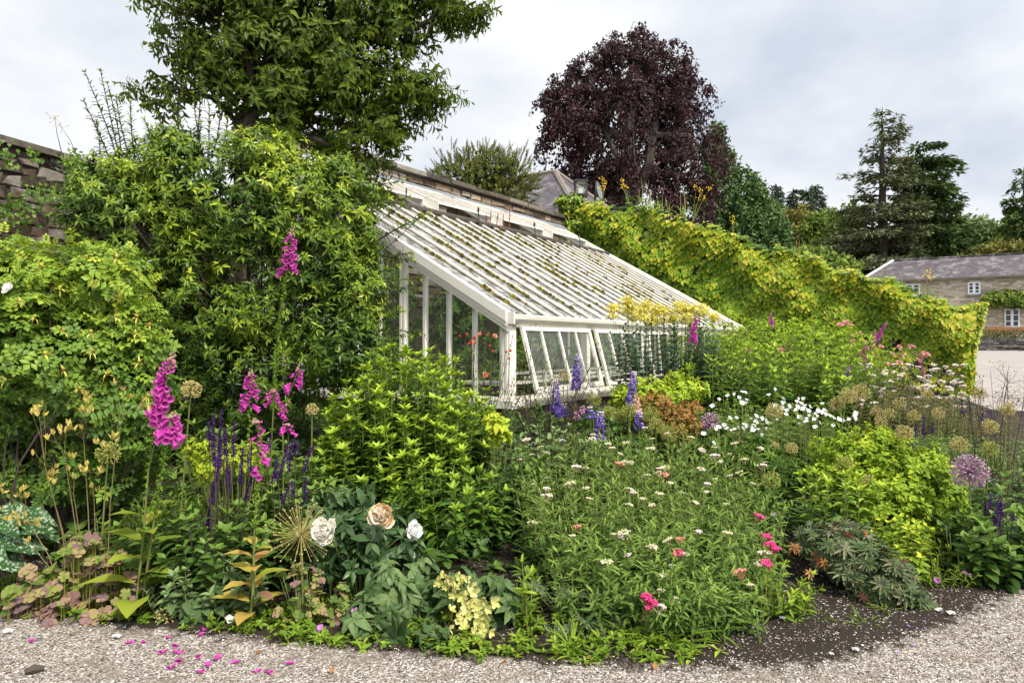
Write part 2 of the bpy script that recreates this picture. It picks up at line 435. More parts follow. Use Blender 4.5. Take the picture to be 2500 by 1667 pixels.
# loose stones of the gravel: real little stones over the sheet
m, ntm, b = new_mat('gravel_stones'); a_ = ntm.nodes.new('ShaderNodeAttribute'); a_.attribute_name = 'var'
ntm.links.new(ramp(ntm, a_.outputs['Fac'], [(0, (.05, .042, .036)), (.25, (.15, .125, .105)), (.55, (.27, .235, .20)), (.85, (.42, .38, .34)), (1, (.66, .63, .60))]), b.inputs['Base Color'])
b.inputs['Roughness'].default_value = .85; b.inputs['Specular IOR Level'].default_value = .2; M['stones'] = m
OCT = (np.array([(.5, 0, 0), (0, .5, 0), (-.5, 0, 0), (0, -.5, 0), (0, 0, .32), (0, 0, -.32), (.36, .36, .2), (-.36, .3, .2), (-.3, -.36, .2), (.33, -.33, .2)], float),
       np.array([(0, 6, 4), (6, 1, 4), (1, 7, 4), (7, 2, 4), (2, 8, 4), (8, 3, 4), (3, 9, 4), (9, 0, 4), (0, 1, 6), (1, 2, 7), (2, 3, 8), (3, 0, 9)]))
def scatter_stones(name, n, off_lo, off_hi, smin, smax, x0=-3.6, x1=6.5, vpow=1., power=2.):
    x = rng.uniform(x0, x1, n); off = off_lo + (off_hi - off_lo) * rng.uniform(0, 1, n) ** power
    y = gravel_edge(x) + wob(x) + off
    s = smin + (smax - smin) * rng.uniform(0, 1, n) ** 3
    P = np.stack([x, y, gz(x, y) + .012 + s * .1], 1)
    D = np.stack([rng.normal(0, 1, n), rng.normal(0, 1, n), rng.normal(0, .2, n)], 1)
    mb = MB(); put(mb, OCT, P, D, np.array([[0, 0, 1.]]), s, rng.uniform(.6, 1.1, n), rng.uniform(0, 1, n) ** vpow)
    o = mb.build(name, M['stones']); o['kind'] = 'stuff'; return o
o = scatter_stones('gravel', 30000, .05, -.95, .005, .016, power=1.)
o['label'] = 'loose grey and cream gravel covering the path'
o = scatter_stones('gravel', 9000, -.02, .85, .004, .014, .3, 6.5, .8, 2.2)
o['label'] = 'pale grit and small stones strewn over the dark soil'

# ================================================================ stone work
def stone_mat(name, stops, blot=None, sc_=14, bstr=.6):
    m, nt, b = new_mat(name)
    a_ = nt.nodes.new('ShaderNodeAttribute'); a_.attribute_name = 'var'
    f = noise(nt, sc_, 8, .7)
    ad = nt.nodes.new('ShaderNodeMath'); ad.operation = 'MULTIPLY_ADD'; nt.links.new(f, ad.inputs[0]); ad.inputs[1].default_value = .9
    sb = nt.nodes.new('ShaderNodeMath'); sb.operation = 'SUBTRACT'; nt.links.new(a_.outputs['Fac'], sb.inputs[0]); sb.inputs[1].default_value = .45
    nt.links.new(sb.outputs[0], ad.inputs[2])
    col = ramp(nt, ad.outputs[0], stops)
    if blot:
        f2 = noise(nt, blot[0], 6, .65); mx_ = nt.nodes.new('ShaderNodeMix'); mx_.data_type = 'RGBA'
        nt.links.new(ramp(nt, f2, [(blot[2], (0, 0, 0)), (blot[2] + .1, (1, 1, 1))]), mx_.inputs[0])
        nt.links.new(col, mx_.inputs[6]); mx_.inputs[7].default_value = (*blot[1], 1); col = mx_.outputs[2]
    nt.links.new(col, b.inputs['Base Color']); b.inputs['Roughness'].default_value = .9; b.inputs['Specular IOR Level'].default_value = .15
    bump(nt, b, noise(nt, sc_ * 3, 6, .7), bstr, .02)
    return m
M['stone_brown'] = stone_mat('old_brown_stone', [(.1, (.03, .023, .017)), (.4, (.08, .06, .045)), (.65, (.13, .108, .09)), (.95, (.22, .20, .18))], (2.2, (.075, .042, .024), .56))
M['stone_tan'] = stone_mat('tan_wall_stone', [(.1, (.09, .065, .045)), (.45, (.22, .165, .115)), (.7, (.33, .265, .20)), (.95, (.42, .37, .31))], (3, (.10, .075, .055), .6), 7)
M['stone_grey'] = stone_mat('grey_rubble_stone', [(.1, (.03, .028, .026)), (.45, (.085, .08, .075)), (.75, (.16, .15, .145)), (.95, (.30, .29, .28))], None, 9)
M['coping'] = stone_mat('weathered_coping', [(.1, (.05, .042, .035)), (.45, (.13, .11, .09)), (.7, (.22, .20, .17)), (.95, (.38, .36, .32))], (5, (.09, .085, .03), .6), 9)
M['mortar'] = plain('mortar', (.10, .08, .062), .95, .1, 8, (40, .6, .02), (.05, .04, .03))
M['house_mortar'] = plain('lime_mortar', (.30, .26, .21), .95, .1)
M['house_stone'] = stone_mat('cottage_stone', [(.1, (.30, .25, .19)), (.45, (.44, .375, .29)), (.7, (.52, .455, .37)), (.95, (.60, .56, .48))], None, 2.5, .3)

def stones(mb, O, e, nrm, L, z0, ztop, ch=(.12, .26), bl=(.18, .55), depth=.05, gap=.012, frac=.012):
    """coursed rubble on the plane through O along unit e, outward nrm; ztop(u) gives the top"""
    O = np.array(O, float); e = np.array(e, float); nrm = np.array(nrm, float); z = z0
    zmax = max(ztop(u) for u in np.linspace(0, L, 30))
    while z < zmax - .03:
        h = rng.uniform(*ch); u = -rng.uniform(0, bl[0])
        while u < L:
            l = rng.uniform(*bl) * (.8 + h / ch[1] * .5)
            u0, u1 = max(u, 0), min(u + l, L); u += l
            if u1 - u0 < .05: continue
            t0, t1 = min(z + h, ztop(u0)), min(z + h, ztop(u1))
            if min(t0, t1) - z < .03: continue
            j = lambda k=1.: rng.normal(0, frac * k)
            d = depth * rng.uniform(.3, 1.)
            bk = [(u0 + gap, z + gap), (u1 - gap, z + gap), (u1 - gap, t1 - gap), (u0 + gap, t0 - gap)]
            bk = [(a + j(), b + j()) for a, b in bk]; cu = sum(a for a, _ in bk) / 4; cz = sum(b for _, b in bk) / 4
            md = [(cu + (a - cu) * .96, cz + (b - cz) * .93) for a, b in bk]
            fr = [(cu + (a - cu) * .80, cz + (b - cz) * .76) for a, b in bk]
            P = [O + e * a + np.array([0, 0, b - 0]) + nrm * 0 for a, b in bk] + [O + e * a + np.array([0, 0, b]) + nrm * d * .75 for a, b in md] + [O + e * a + np.array([0, 0, b]) + nrm * d * rng.uniform(.9, 1.2) for a, b in fr]
            Fq = [(8, 9, 10, 11)] + [(i, (i + 1) % 4, (i + 1) % 4 + 4, i + 4) for i in range(4)] + [(i + 4, (i + 1) % 4 + 4, (i + 1) % 4 + 8, i + 8) for i in range(4)]
            mb.add(P, Fq, rng.uniform(.1, .95))
        z += h

# ================================================================ greenhouse frame of reference
GO = np.array([-.03, 9.0]); GD = np.array([.56, .828]); GN = np.array([-.828, .56])
RS, RZ, WW, TL = .567, 1.976, 5.4, 10.55           # roof slope, eave height, depth, length
def G(t, w, z): 
    p = GO + GD * t + GN * w; return np.array([p[0], p[1], z])
def gbox(mb, t0, t1, w0, w1, z0, z1, var=.5, mi=0):
    hexa(mb, [G(t0, w0, z0), G(t1, w0, z0), G(t1, w1, z0), G(t0, w1, z0), G(t0, w0, z1), G(t1, w0, z1), G(t1, w1, z1), G(t0, w1, z1)], var, mi)
def rz(w): return RZ + RS * w
def rbar(mb, t0, t1, w0, w1, h0, h1, var=.5, mi=0):
    """a bar lying along the roof slope, from h0 to h1 above the glass"""
    hexa(mb, [G(t0, w0, rz(w0) + h0), G(t1, w0, rz(w0) + h0), G(t1, w1, rz(w1) + h0), G(t0, w1, rz(w1) + h0),
              G(t0, w0, rz(w0) + h1), G(t1, w0, rz(w0) + h1), G(t1, w1, rz(w1) + h1), G(t0, w1, rz(w1) + h1)], var, mi)

# ---- garden wall behind the greenhouse
T0w, TS, T1w = -8.0, 0.0, 11.9
ecd = np.array([*GD, 0]); enr = np.array([*(-GN), 0])
lowtop = lambda u: 4.30 - .085 * (u - 3.5)
wall = thing('garden_wall', 'tall old brown stone wall with flat coping behind the greenhouse and shrubs', 'wall', G(2, WW, 0))
mb = MB(); gbox(mb, TS, T1w, WW + .03, WW + .5, -.2, 5.36); mb.build('mortar_core', M['mortar'], wall)
mb = MB()
hexa(mb, [G(T0w, WW + .03, -.2), G(TS - .003, WW + .03, -.2), G(TS - .003, WW + .5, -.2), G(T0w, WW + .5, -.2), G(T0w, WW + .03, lowtop(0) - .05), G(TS - .003, WW + .03, lowtop(8) - .05), G(TS - .003, WW + .5, lowtop(8) - .05), G(T0w, WW + .5, lowtop(0) - .05)])
mb.build('mortar_core', M['mortar'], wall)
mb = MB(); stones(mb, G(T0w, WW + .03, 0), ecd, enr, TS - T0w, .1, lambda u: lowtop(u) - .06, (.08, .19), (.10, .34), .055, .008, .022); mb.build('stonework', M['stone_brown'], wall)
mb = MB(); stones(mb, G(TS, WW + .03, 0), ecd, enr, T1w - TS, 2.4, lambda u: 5.34, (.12, .24), (.2, .6), .05, .01, .014); mb.build('stonework', M['stone_tan'], wall)
mb = MB(); t = T0w
while t < TS - .05:
    t1 = min(t + rng.uniform(.5, .9), TS); z0, z1 = lowtop(t - T0w) - .06, lowtop(t1 - T0w) - .06; h = rng.uniform(.08, .11)
    hexa(mb, [G(t + .008, WW - .12, z0), G(t1 - .008, WW - .12, z1), G(t1 - .008, WW + .6, z1), G(t + .008, WW + .6, z0), G(t + .008, WW - .10, z0 + h), G(t1 - .008, WW - .10, z1 + h), G(t1 - .008, WW + .6, z1 + h + .04), G(t + .008, WW + .6, z0 + h + .04)], rng.uniform(.2, .9)); t = t1
mb.build('coping', M['coping'], wall)
mb = MB(); t = TS
while t < T1w - .05:
    t1 = min(t + rng.uniform(.5, 1.0), T1w); h = rng.uniform(.07, .11); z = 5.36 + rng.normal(0, .012)
    gbox(mb, t + .008, t1 - .008, WW - .10 - rng.uniform(0, .04), WW + .6, z, z + h, rng.uniform(.1, .8)); t = t1
mb.build('coping', M['coping'], wall)

# ---- greenhouse materials
M['white'] = plain('cream_paint', (.80, .77, .70), .45, .4, 5, (25, .15, .004), (.74, .70, .62))
M['white_old'] = plain('flaking_cream_paint', (.80, .78, .72), .5, .35, 9, (40, .4, .004), (.58, .53, .44))
M['gutter'] = plain('cream_gutter', (.62, .60, .52), .4, .4, 4, None, (.55, .53, .45))
M['lead'] = plain('lead_flashing', (.21, .23, .26), .7, .25, 6, (18, .4, .01), (.14, .155, .175))
M['seal'] = plain('dark_glazing_seal', (.075, .068, .055), .8, .2, 14, None, (.20, .185, .15))
M['oldwood'] = plain('weathered_wood', (.10, .085, .075), .9, .1, 18, (30, .7, .01), (.05, .042, .036))
M['iron'] = plain('black_iron', (.02, .02, .022), .5, .4)
M['moss'] = leaf_mat('moss', [(0, (.045, .03, .012)), (.5, (.10, .085, .012)), (1, (.20, .17, .02))], .95, 0, .05)
def glass_mat(name, dust, tint, dcol, dmax, ior=1.5):
    m, nt, b = new_mat(name); nt.nodes.remove(b)
    tr = nt.nodes.new('ShaderNodeBsdfTransparent'); tr.inputs[0].default_value = (*tint, 1)
    gl = nt.nodes.new('ShaderNodeBsdfGlossy'); gl.inputs['Roughness'].default_value = .03
    fr = nt.nodes.new('ShaderNodeFresnel'); ge = nt.nodes.new('ShaderNodeNewGeometry'); mi_ = nt.nodes.new('ShaderNodeMix')
    mi_.inputs[2].default_value = ior; mi_.inputs[3].default_value = 1 / ior; nt.links.new(ge.outputs['Backfacing'], mi_.inputs[0]); nt.links.new(mi_.outputs[0], fr.inputs[0])
    mx_ = nt.nodes.new('ShaderNodeMixShader'); nt.links.new(fr.outputs[0], mx_.inputs[0]); nt.links.new(tr.outputs[0], mx_.inputs[1]); nt.links.new(gl.outputs[0], mx_.inputs[2])
    df = nt.nodes.new('ShaderNodeBsdfDiffuse'); df.inputs[0].default_value = (*dcol, 1)
    f = noise(nt, dust, 6, .7)
    m2 = nt.nodes.new('ShaderNodeMixShader'); nt.links.new(ramp(nt, f, [(.4, (.03, .03, .03)), (.72, (dmax, dmax, dmax))]), m2.inputs[0])
    nt.links.new(mx_.outputs[0], m2.inputs[1]); nt.links.new(df.outputs[0], m2.inputs[2]); nt.links.new(m2.outputs[0], nt.nodes['Material Output'].inputs[0])
    return m
M['glass'] = glass_mat('window_glass', 5, (.86, .90, .87), (.5, .52, .46), .14, 1.45)
M['roofglass'] = glass_mat('roof_glass', 6, (.80, .85, .84), (.75, .77, .78), .55, 1.75)

gh = thing('greenhouse', 'long cream lean-to greenhouse with mossy sloping glass roof against the wall', 'greenhouse', G(0, 0, .2))
W_V = 3.78                                    # the weathered board under the vents
bars = [i * .44 for i in range(25)]
vents = [(.88, 2.64), (3.08, 4.84), (5.28, 7.04), (7.48, 9.24)]
invent = lambda t: any(a + .01 < t < b - .01 for a, b in vents)
for i, t in enumerate(bars):
    if i == 0: continue
    w1 = W_V - .05 if invent(t) else WW - .195
    mb = MB(); rbar(mb, t - .019, t + .019, -.04, w1, .012, .052); mb.build('glazing_bar', M['white'], gh)
mb = MB()
for i, t in enumerate(bars[1:]):
    w1 = W_V - .06 if invent(t) else WW - .24
    rbar(mb, t - .029, t - .0195, -.03, w1, .004, .020); rbar(mb, t + .0195, t + .029, -.03, w1, .004, .020)
mb.build('glazing_seal', M['seal'], gh)
mb = MB()
for i in range(len(bars) - 1):
    t0, t1 = bars[i], bars[i + 1]; w1 = W_V if invent((t0 + t1) / 2) else WW - .2
    ws = np.linspace(-.03, w1, 9)                # overlapping panes, each a little proud of the one above
    for a, b_ in zip(ws[:-1], ws[1:]):
        k = rng.normal(0, .0025)
        mb.add([G(t0, a, rz(a) + .003 + k), G(t1, a, rz(a) + .003 - k), G(t1, b_, rz(b_) - .002), G(t0, b_, rz(b_) - .002)], [(0, 1, 2, 3)])
mb.build('roof_glass', M['roofglass'], gh)
mb = MB(); rbar(mb, .02, TL, W_V - .05, W_V + .04, .03, .085); rbar(mb, .5, 7.5, W_V - .10, W_V - .055, .05, .10)
mb.build('weathered_board', M['oldwood'], gh)
mb = MB(); rbar(mb, -.02, TL, WW - .19, WW - .03, .02, .06); mb.build('top_rail', M['white'], gh)
mb = MB()
for t in np.arange(-.05, TL, .6):
    hexa(mb, [G(t, WW - .20, rz(WW - .20) + .072), G(t + .62, WW - .20, rz(WW - .20) + .072), G(t + .62, WW - .02, rz(WW) + .03), G(t, WW - .02, rz(WW) + .03),
              G(t, WW - .20, rz(WW - .20) + .08), G(t + .62, WW - .20, rz(WW - .20) + .08), G(t + .62, WW - .02, rz(WW) + .11 + rng.normal(0, .012)), G(t, WW - .02, rz(WW) + .11)])
mb.build('lead_flashing', M['lead'], gh)
# vents: hinged at the top, propped open at the lower edge
VA = .15                                       # rise at the lower edge
for (a, b_) in vents:
    w0, w1 = W_V + .02, WW - .21
    hv = lambda w: .075 + VA * (w1 - w) / (w1 - w0)
    fr = MB()
    def vbar(t0, t1, wa, wb, h0=0, h1=.05, mbx=None):
        (mbx or fr).add([G(t0, wa, rz(wa) + hv(wa) + h0), G(t1, wa, rz(wa) + hv(wa) + h0), G(t1, wb, rz(wb) + hv(wb) + h0), G(t0, wb, rz(wb) + hv(wb) + h0),
                 G(t0, wa, rz(wa) + hv(wa) + h1), G(t1, wa, rz(wa) + hv(wa) + h1), G(t1, wb, rz(wb) + hv(wb) + h1), G(t0, wb, rz(wb) + hv(wb) + h1)],
                [(0, 3, 2, 1), (4, 5, 6, 7), (0, 1, 5, 4), (1, 2, 6, 5), (2, 3, 7, 6), (3, 0, 4, 7)])
    vbar(a, a + .045, w0, w1, 0, .035); vbar(b_ - .045, b_, w0, w1, 0, .035); vbar(a + .046, b_ - .046, w0, w0 + .06, 0, .03); vbar(a + .046, b_ - .046, w1 - .07, w1, 0, .032)
    for t in np.linspace(a, b_, 9)[1:-1]: vbar(t - .016, t + .016, w0 + .081, w1 - .071, .004, .030)
    v = fr.build('roof_vent', M['white_old'], gh); v['_o'] = list(gh['_o'])
    g_ = MB(); g_.add([G(a + .03, w0 + .03, rz(w0) + hv(w0) - .004), G(b_ - .03, w0 + .03, rz(w0) + hv(w0) - .004), G(b_ - .03, w1 - .03, rz(w1) + hv(w1) - .004), G(a + .03, w1 - .03, rz(w1) + hv(w1) - .004)], [(0, 1, 2, 3)])
    g_.build('vent_glass', M['roofglass'], v)
    sl = MB()
    for t in np.linspace(a, b_, 9)[1:-1]:
        for k in (-1, 1): vbar(t + k * .028 - .011, t + k * .028 + .011, w0 + .081, w1 - .071, .003, .012, sl)
    sl.build('glazing_seal', M['seal'], v)
    for t in (a + .002, b_ - .012):              # triangular cheeks
        s_ = MB(); s_.add([G(t, w0, rz(w0) + .06), G(t + .01, w0, rz(w0) + .06), G(t + .01, w1, rz(w1) + .055), G(t, w1, rz(w1) + .055),
                G(t, w0, rz(w0) + hv(w0) - .003), G(t + .01, w0, rz(w0) + hv(w0) - .003), G(t + .01, w1, rz(w1) + hv(w1) - .003), G(t, w1, rz(w1) + hv(w1) - .003)],
               [(0, 3, 2, 1), (4, 5, 6, 7), (0, 1, 5, 4), (1, 2, 6, 5), (2, 3, 7, 6), (3, 0, 4, 7)])
        s_.build('cheek', M['white'], v)
    st_ = MB(); tm = (a + b_) / 2 + .2
    tube(st_, [G(tm, W_V - .16, rz(W_V) + .02), G(tm + .05, W_V - .13, rz(W_V) + .30), G(tm + .10, W_V - .08, rz(W_V) + .34), G(tm + .16, W_V - .02, rz(W_V) + .26)], .014, 5)
    tube(st_, [G(tm - .03, W_V - .17, rz(W_V) - .02), G(tm + .02, W_V - .16, rz(W_V) + .05)], .025, 5)
    st_.build('stay_arm', M['iron'], v)
# gutter
prof = [(.02, .0), (-.02, .02), (-.10, .015), (-.125, -.005), (-.12, -.05), (-.09, -.085), (-.05, -.10), (.0, -.095)]
mb = MB(); n = len(prof)
V = [G(-.08, w, RZ - .01 + z) for w, z in prof] + [G(TL + .08, w, RZ - .01 + z) for w, z in prof]
mb.add(V, [(i, (i + 1) % n, (i + 1) % n + n, i + n) for i in range(n)])
for s in (0, n): mb.add([V[s + i] for i in range(n)], [(0, 1, 2, 3), (0, 3, 4, 5), (0, 5, 6, 7)])
mb.build('gutter', M['gutter'], gh)
mb = MB(); gbox(mb, -.11, -.081, -.14, .05, RZ - .125, RZ + .03); mb.build('gutter_cap', M['white'], gh)
# rake boards
for ts in (0, 1):
    a = -.05 if not ts else TL + .0; sg = -1 if not ts else 1
    mb = MB()
    for (d0, d1, h0, h1) in ((0, .045, -.20, .055), (.0455, .065, -.14, .05), (.0655, .085, -.075, .062)):
        t0, t1 = sorted((a + sg * d0, a + sg * d1)); rbar(mb, t0, t1, -.03, WW - .03, h0, h1)
    rbar(mb, min(a - sg * .001, a - sg * .05), max(a - sg * .001, a - sg * .05), -.03, WW - .05, .0, .05)
    mb.build('barge_board', M['white'], gh)
# gable end
ZS = .90
gab = [(.0, .10), (.58, .045), (1.025, .045), (1.456, .045), (1.87, .11), (2.34, .045), (2.79, .045), (3.24, .045), (3.69, .045), (4.14, .11), (4.6, .045), (5.05, .045)]
for ts, tt in ((0, 0.), (1, TL - .07)):
    for w, wd in gab:
        mb = MB(); z1 = rz(w) - .06
        gbox(mb, tt, tt + .06, w - wd / 2 if w else 0, w + wd / 2 if w else .16, ZS, z1 - .08)
        if ts == 0:
            for k in (-1, 1): gbox(mb, tt - .012, tt - .001, w + k * wd * .3 - wd * .16 + (.08 if w == 0 else 0), w + k * wd * .3 + wd * .16 + (.08 if w == 0 else 0), ZS + .002, z1 - .12)
        mb.build('corner_post' if w == 0 else ('post' if wd > .1 else 'mullion'), M['white'], gh)
    mb = MB(); ws = [w for w, _ in gab] + [WW]
    for a, b_ in zip(ws[:-1], ws[1:]): mb.add([G(tt + .03, a, ZS), G(tt + .03, b_, ZS), G(tt + .03, b_, rz(b_) - .06), G(tt + .03, a, rz(a) - .06)], [(0, 1, 2, 3)])
    mb.build('gable_glass', M['glass'], gh)
mb = MB(); gbox(mb, -.09, .14, -.10, WW, .765, ZS - .03); gbox(mb, -.06, .12, -.07, WW, ZS - .029, ZS); mb.build('gable_sill', M['white'], gh)
mb = MB(); gbox(mb, .141, TL, -.10, .12, .765, ZS - .03); gbox(mb, .121, TL, -.07, .1, ZS - .029, ZS); mb.build('front_sill', M['white'], gh)
mb = MB(); gbox(mb, -.03, .25, -.02, WW, -.1, .763); gbox(mb, .251, TL, -.02, .22, -.1, .763); mb.build('dwarf_wall', M['stone_brown'], gh)
# front: posts and five sashes propped open at the bottom
mb = MB(); gbox(mb, .10, TL, -.03, .05, RZ - .16, RZ - .09); mb.build('eaves_rail', M['white'], gh)
for i in range(6):
    t = .03 + i * 2.08
    mb = MB(); gbox(mb, t, t + .12, .0, .10, ZS, RZ - .16); mb.build('post', M['white'], gh)
for i in range(5):
    t0 = .17 + i * 2.08; t1 = t0 + 1.92; zt, zb = RZ - .15, .965; out = .24 if i < 2 else .08
    def S(t, f): return (t, -.035 - out * f, zt + (zb - zt) * f)
    def sbar(mbx, ta, tb, fa, fb, th=.04):
        P = []
        for dw in (0, -th):
            for (t_, f) in ((ta, fa), (tb, fa), (tb, fb), (ta, fb)):
                q = S(t_, f); P.append(G(q[0], q[1] + dw, q[2]))
        mbx.add(P, [(0, 3, 2, 1), (4, 5, 6, 7), (0, 1, 5, 4), (1, 2, 6, 5), (2, 3, 7, 6), (3, 0, 4, 7)])
    mb = MB(); sbar(mb, t0, t0 + .07, 0, 1); sbar(mb, t1 - .07, t1, 0, 1); sbar(mb, t0 + .071, t1 - .071, 0, .06); sbar(mb, t0 + .071, t1 - .071, .92, 1)
    for k in (1, 2, 3):
        tc_ = t0 + k * 1.92 / 4; sbar(mb, tc_ - .02, tc_ + .02, .061, .919, .034)
    sh = mb.build('window_sash', M['white_old'], gh); sh['_o'] = list(gh['_o'])
    mb = MB(); P = [S(t0 + .03, .03), S(t1 - .03, .03), S(t1 - .03, .95), S(t0 + .03, .95)]
    mb.add([G(a, b_ - .015, c_) for a, b_, c_ in P], [(0, 1, 2, 3)]); mb.build('sash_glass', M['glass'], sh)
# moss along the bars and on the glass
mb = MB(); P = []; sz = []
for t in bars[1:22]:
    for _ in range(rng.integers(4, 11)):
        w0 = rng.uniform(.2, 3.7) ; L_ = rng.uniform(.05, .8) * (1.4 if rng.random() < .25 else .6); k = int(L_ / .025) + 1
        if rng.random() > .30 + .14 * w0: L_ = .06; k = 2
        ww = w0 + rng.uniform(0, L_, k); ww = ww[ww < W_V - .1]
        for w in ww: P.append(G(t - .028 - abs(rng.normal(0, .016)), w, rz(w) + .012)); sz.append(rng.uniform(.025, .065))
P = np.array(P); put(mb, BLOB5, P, np.array([[GD[0] * .2 - GN[0], GD[1] * .2 - GN[1], -RS]]) + rng.normal(0, .2, P.shape), np.array([[0, 0, 1.]]), np.array(sz) * 1.3, .8, np.clip(rng.normal(.5, .3, len(P)), 0, 1))
mb.build('moss', M['moss'], gh)['kind'] = 'stuff'
# shelf seen through the glass
bench = thing('potting_bench', 'pale wooden staging bench inside the greenhouse behind the front windows', 'bench', G(3, .8, .5))
mb = MB(); gbox(mb, .5, 6, .45, 1.25, 1.02, 1.06); mb.build('top', M['white_old'], bench)
mb = MB(); gbox(mb, .5, 6, .44, .48, 1.16, 1.2); mb.build('rail', M['white_old'], bench)
for t in (.5, 1.6, 2.7, 3.8, 4.9):
    mb = MB(); gbox(mb, t, t + .05, .435, .485, .4, 1.16); mb.build('leg', M['white_old'], bench)

# ================================================================ ivy wall
IO = np.array([1.94, 21.5]); IE = np.array([.828, -.56]); IN_ = np.array([-.56, -.828])
iv_u = np.array([-.6, 0, .35, 2.27, 4.0, 5.7, 7.55, 8.5, 9.66, 10.15]); iv_z = np.array([6.0, 5.98, 5.98, 5.71, 4.95, 4.25, 3.52, 3.12, 2.66, 2.5])
izt = lambda u: np.interp(u, iv_u, iv_z)
iw = thing('ivy_wall', 'sloping dark stone wall smothered in yellow-green creeper, right of the greenhouse', 'wall', (IO[0], IO[1], 0))
mb = MB()
us = np.linspace(-.2, 10.0, 24)
for a, b_ in zip(us[:-1], us[1:]):
    p = lambda u, d, z: np.array([IO[0] + IE[0] * u + IN_[0] * d, IO[1] + IE[1] * u + IN_[1] * d, z])
    hexa(mb, [p(a, 0, -.2), p(b_, 0, -.2), p(b_, -.45, -.2), p(a, -.45, -.2), p(a, 0, izt(a) - .2), p(b_, 0, izt(b_) - .2), p(b_, -.45, izt(b_) - .2), p(a, -.45, izt(a) - .2)])
mb.build('core', M['mortar'], iw)
mb = MB(); stones(mb, (IO[0], IO[1], 0), (*IE, 0), (*IN_, 0), 10.0, 0., lambda u: izt(u) - .25, (.07, .16), (.18, .5), .06, .008, .01); 
stones(mb, (*(IO + IE * 10.0), 0), (.56, .828, 0), (*IE, 0), .45, 0., lambda u: 2.25, (.08, .16), (.15, .4), .05, .008, .01)
mb.build('stonework', M['stone_grey'], iw)
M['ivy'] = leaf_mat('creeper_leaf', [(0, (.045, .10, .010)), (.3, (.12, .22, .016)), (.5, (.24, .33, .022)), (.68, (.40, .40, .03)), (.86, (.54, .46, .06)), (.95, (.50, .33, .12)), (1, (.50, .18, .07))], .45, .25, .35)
def ivy_layer(n, ulo, uhi, thick):
    mb = MB()
    u = rng.uniform(ulo, uhi, n); f = rng.uniform(0, 1, n) ** 1.0
    zt_ = izt(u) + .07 * np.sin(u * 3.1) + .05 * np.sin(u * 7.3 + 1) + .03 * np.sin(u * 17); low = np.interp(u, [0, 4, 6, 8, 10], [.6, .7, 1.0, .9, .5])
    z = zt_ - f * (zt_ - low)
    wv = np.sin(u * 2.1 + 1.3 * z) * np.sin(z * 2.3 + .7 * u) + .5 * np.sin(u * 5.3 - z * 2.1) * np.sin(z * 4.1 + u); bul = thick * np.clip(.62 + .5 * wv, .12, 1.3) * (1 - .35 * f)
    d = bul * rng.uniform(.55, 1, n) ** .5
    rel = (zt_ - z)
    over = rel < .25; d = np.where(over, d - (.25 - rel) * rng.uniform(0, 2.6, n), d)
    # gaps low on the wall, where the bare stone shows
    hole = (np.sin(u * 2.7 + 1) * np.sin(z * 5 + u) > .1) & (z < np.interp(u, [3, 6, 8, 10], [1.0, 1.75, 1.85, 1.75])) & (rng.random(n) < .9)
    k = ~hole; u, z, d, rel, bul = u[k], z[k], d[k], rel[k], bul[k]; m_ = len(u)
    P = np.stack([IO[0] + IE[0] * u + IN_[0] * d, IO[1] + IE[1] * u + IN_[1] * d, z + .05 * np.minimum(0, 0)], 1)
    n3 = np.array([*IN_, 0]); e3 = np.array([*IE, 0]); up = np.array([0, 0, 1.])
    topf = np.clip(1 - rel / .35, 0, 1)[:, None]
    D = -up * (1 - .75 * topf) + n3 * (.55 + .5 * topf) + e3 * rng.normal(0, .26, m_)[:, None] + n3 * rng.normal(0, .18, m_)[:, None]
    N = n3 * (1 - .6 * topf) + up * (.55 + .8 * topf) + rng.normal(0, .2, (m_, 3))
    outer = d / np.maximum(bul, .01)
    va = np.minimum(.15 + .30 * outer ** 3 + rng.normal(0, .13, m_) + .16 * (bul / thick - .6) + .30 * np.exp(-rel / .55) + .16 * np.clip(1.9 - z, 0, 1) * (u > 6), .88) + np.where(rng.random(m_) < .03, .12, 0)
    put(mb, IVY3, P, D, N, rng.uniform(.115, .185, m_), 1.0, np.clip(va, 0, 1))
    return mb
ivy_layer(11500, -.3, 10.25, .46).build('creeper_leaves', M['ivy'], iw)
mb = MB(); n = 1300                               # round the end of the wall
th = rng.uniform(0, 1, n); z = .35 + 2.2 * rng.uniform(0, 1, n) ** .8
P = np.stack([IO[0] + IE[0] * (10.12 + rng.uniform(0, .42, n) * (z / 2.2) ** 1.5) - IN_[0] * th * .6, IO[1] + IE[1] * (10.12 + .15 * z / 2) - IN_[1] * th * .6, z], 1)
put(mb, IVY3, P, np.array([[*(IE * .4), -1]]) + rng.normal(0, .3, (n, 3)), np.array([[*(IE + IN_ * .5), .5]]) + rng.normal(0, .25, (n, 3)), rng.uniform(.06, .11, n), 1., np.clip(rng.normal(.55, .2, n), 0, 1))
mb.build('creeper_leaves', M['ivy'], iw)
mb = MB(); n = 60; u = rng.uniform(5.5, 10, n); p0 = np.stack([IO[0] + IE[0] * u + IN_[0] * .09, IO[1] + IE[1] * u + IN_[1] * .09, rng.uniform(.3, 1.2, n)], 1)
tubes(mb, p0, p0 + np.stack([rng.normal(0, .4, n), rng.normal(0, .1, n) * 0, rng.uniform(.3, .9, n)], 1), None, .012, .006, 4); mb.build('creeper_stems', M['oldwood'], iw)
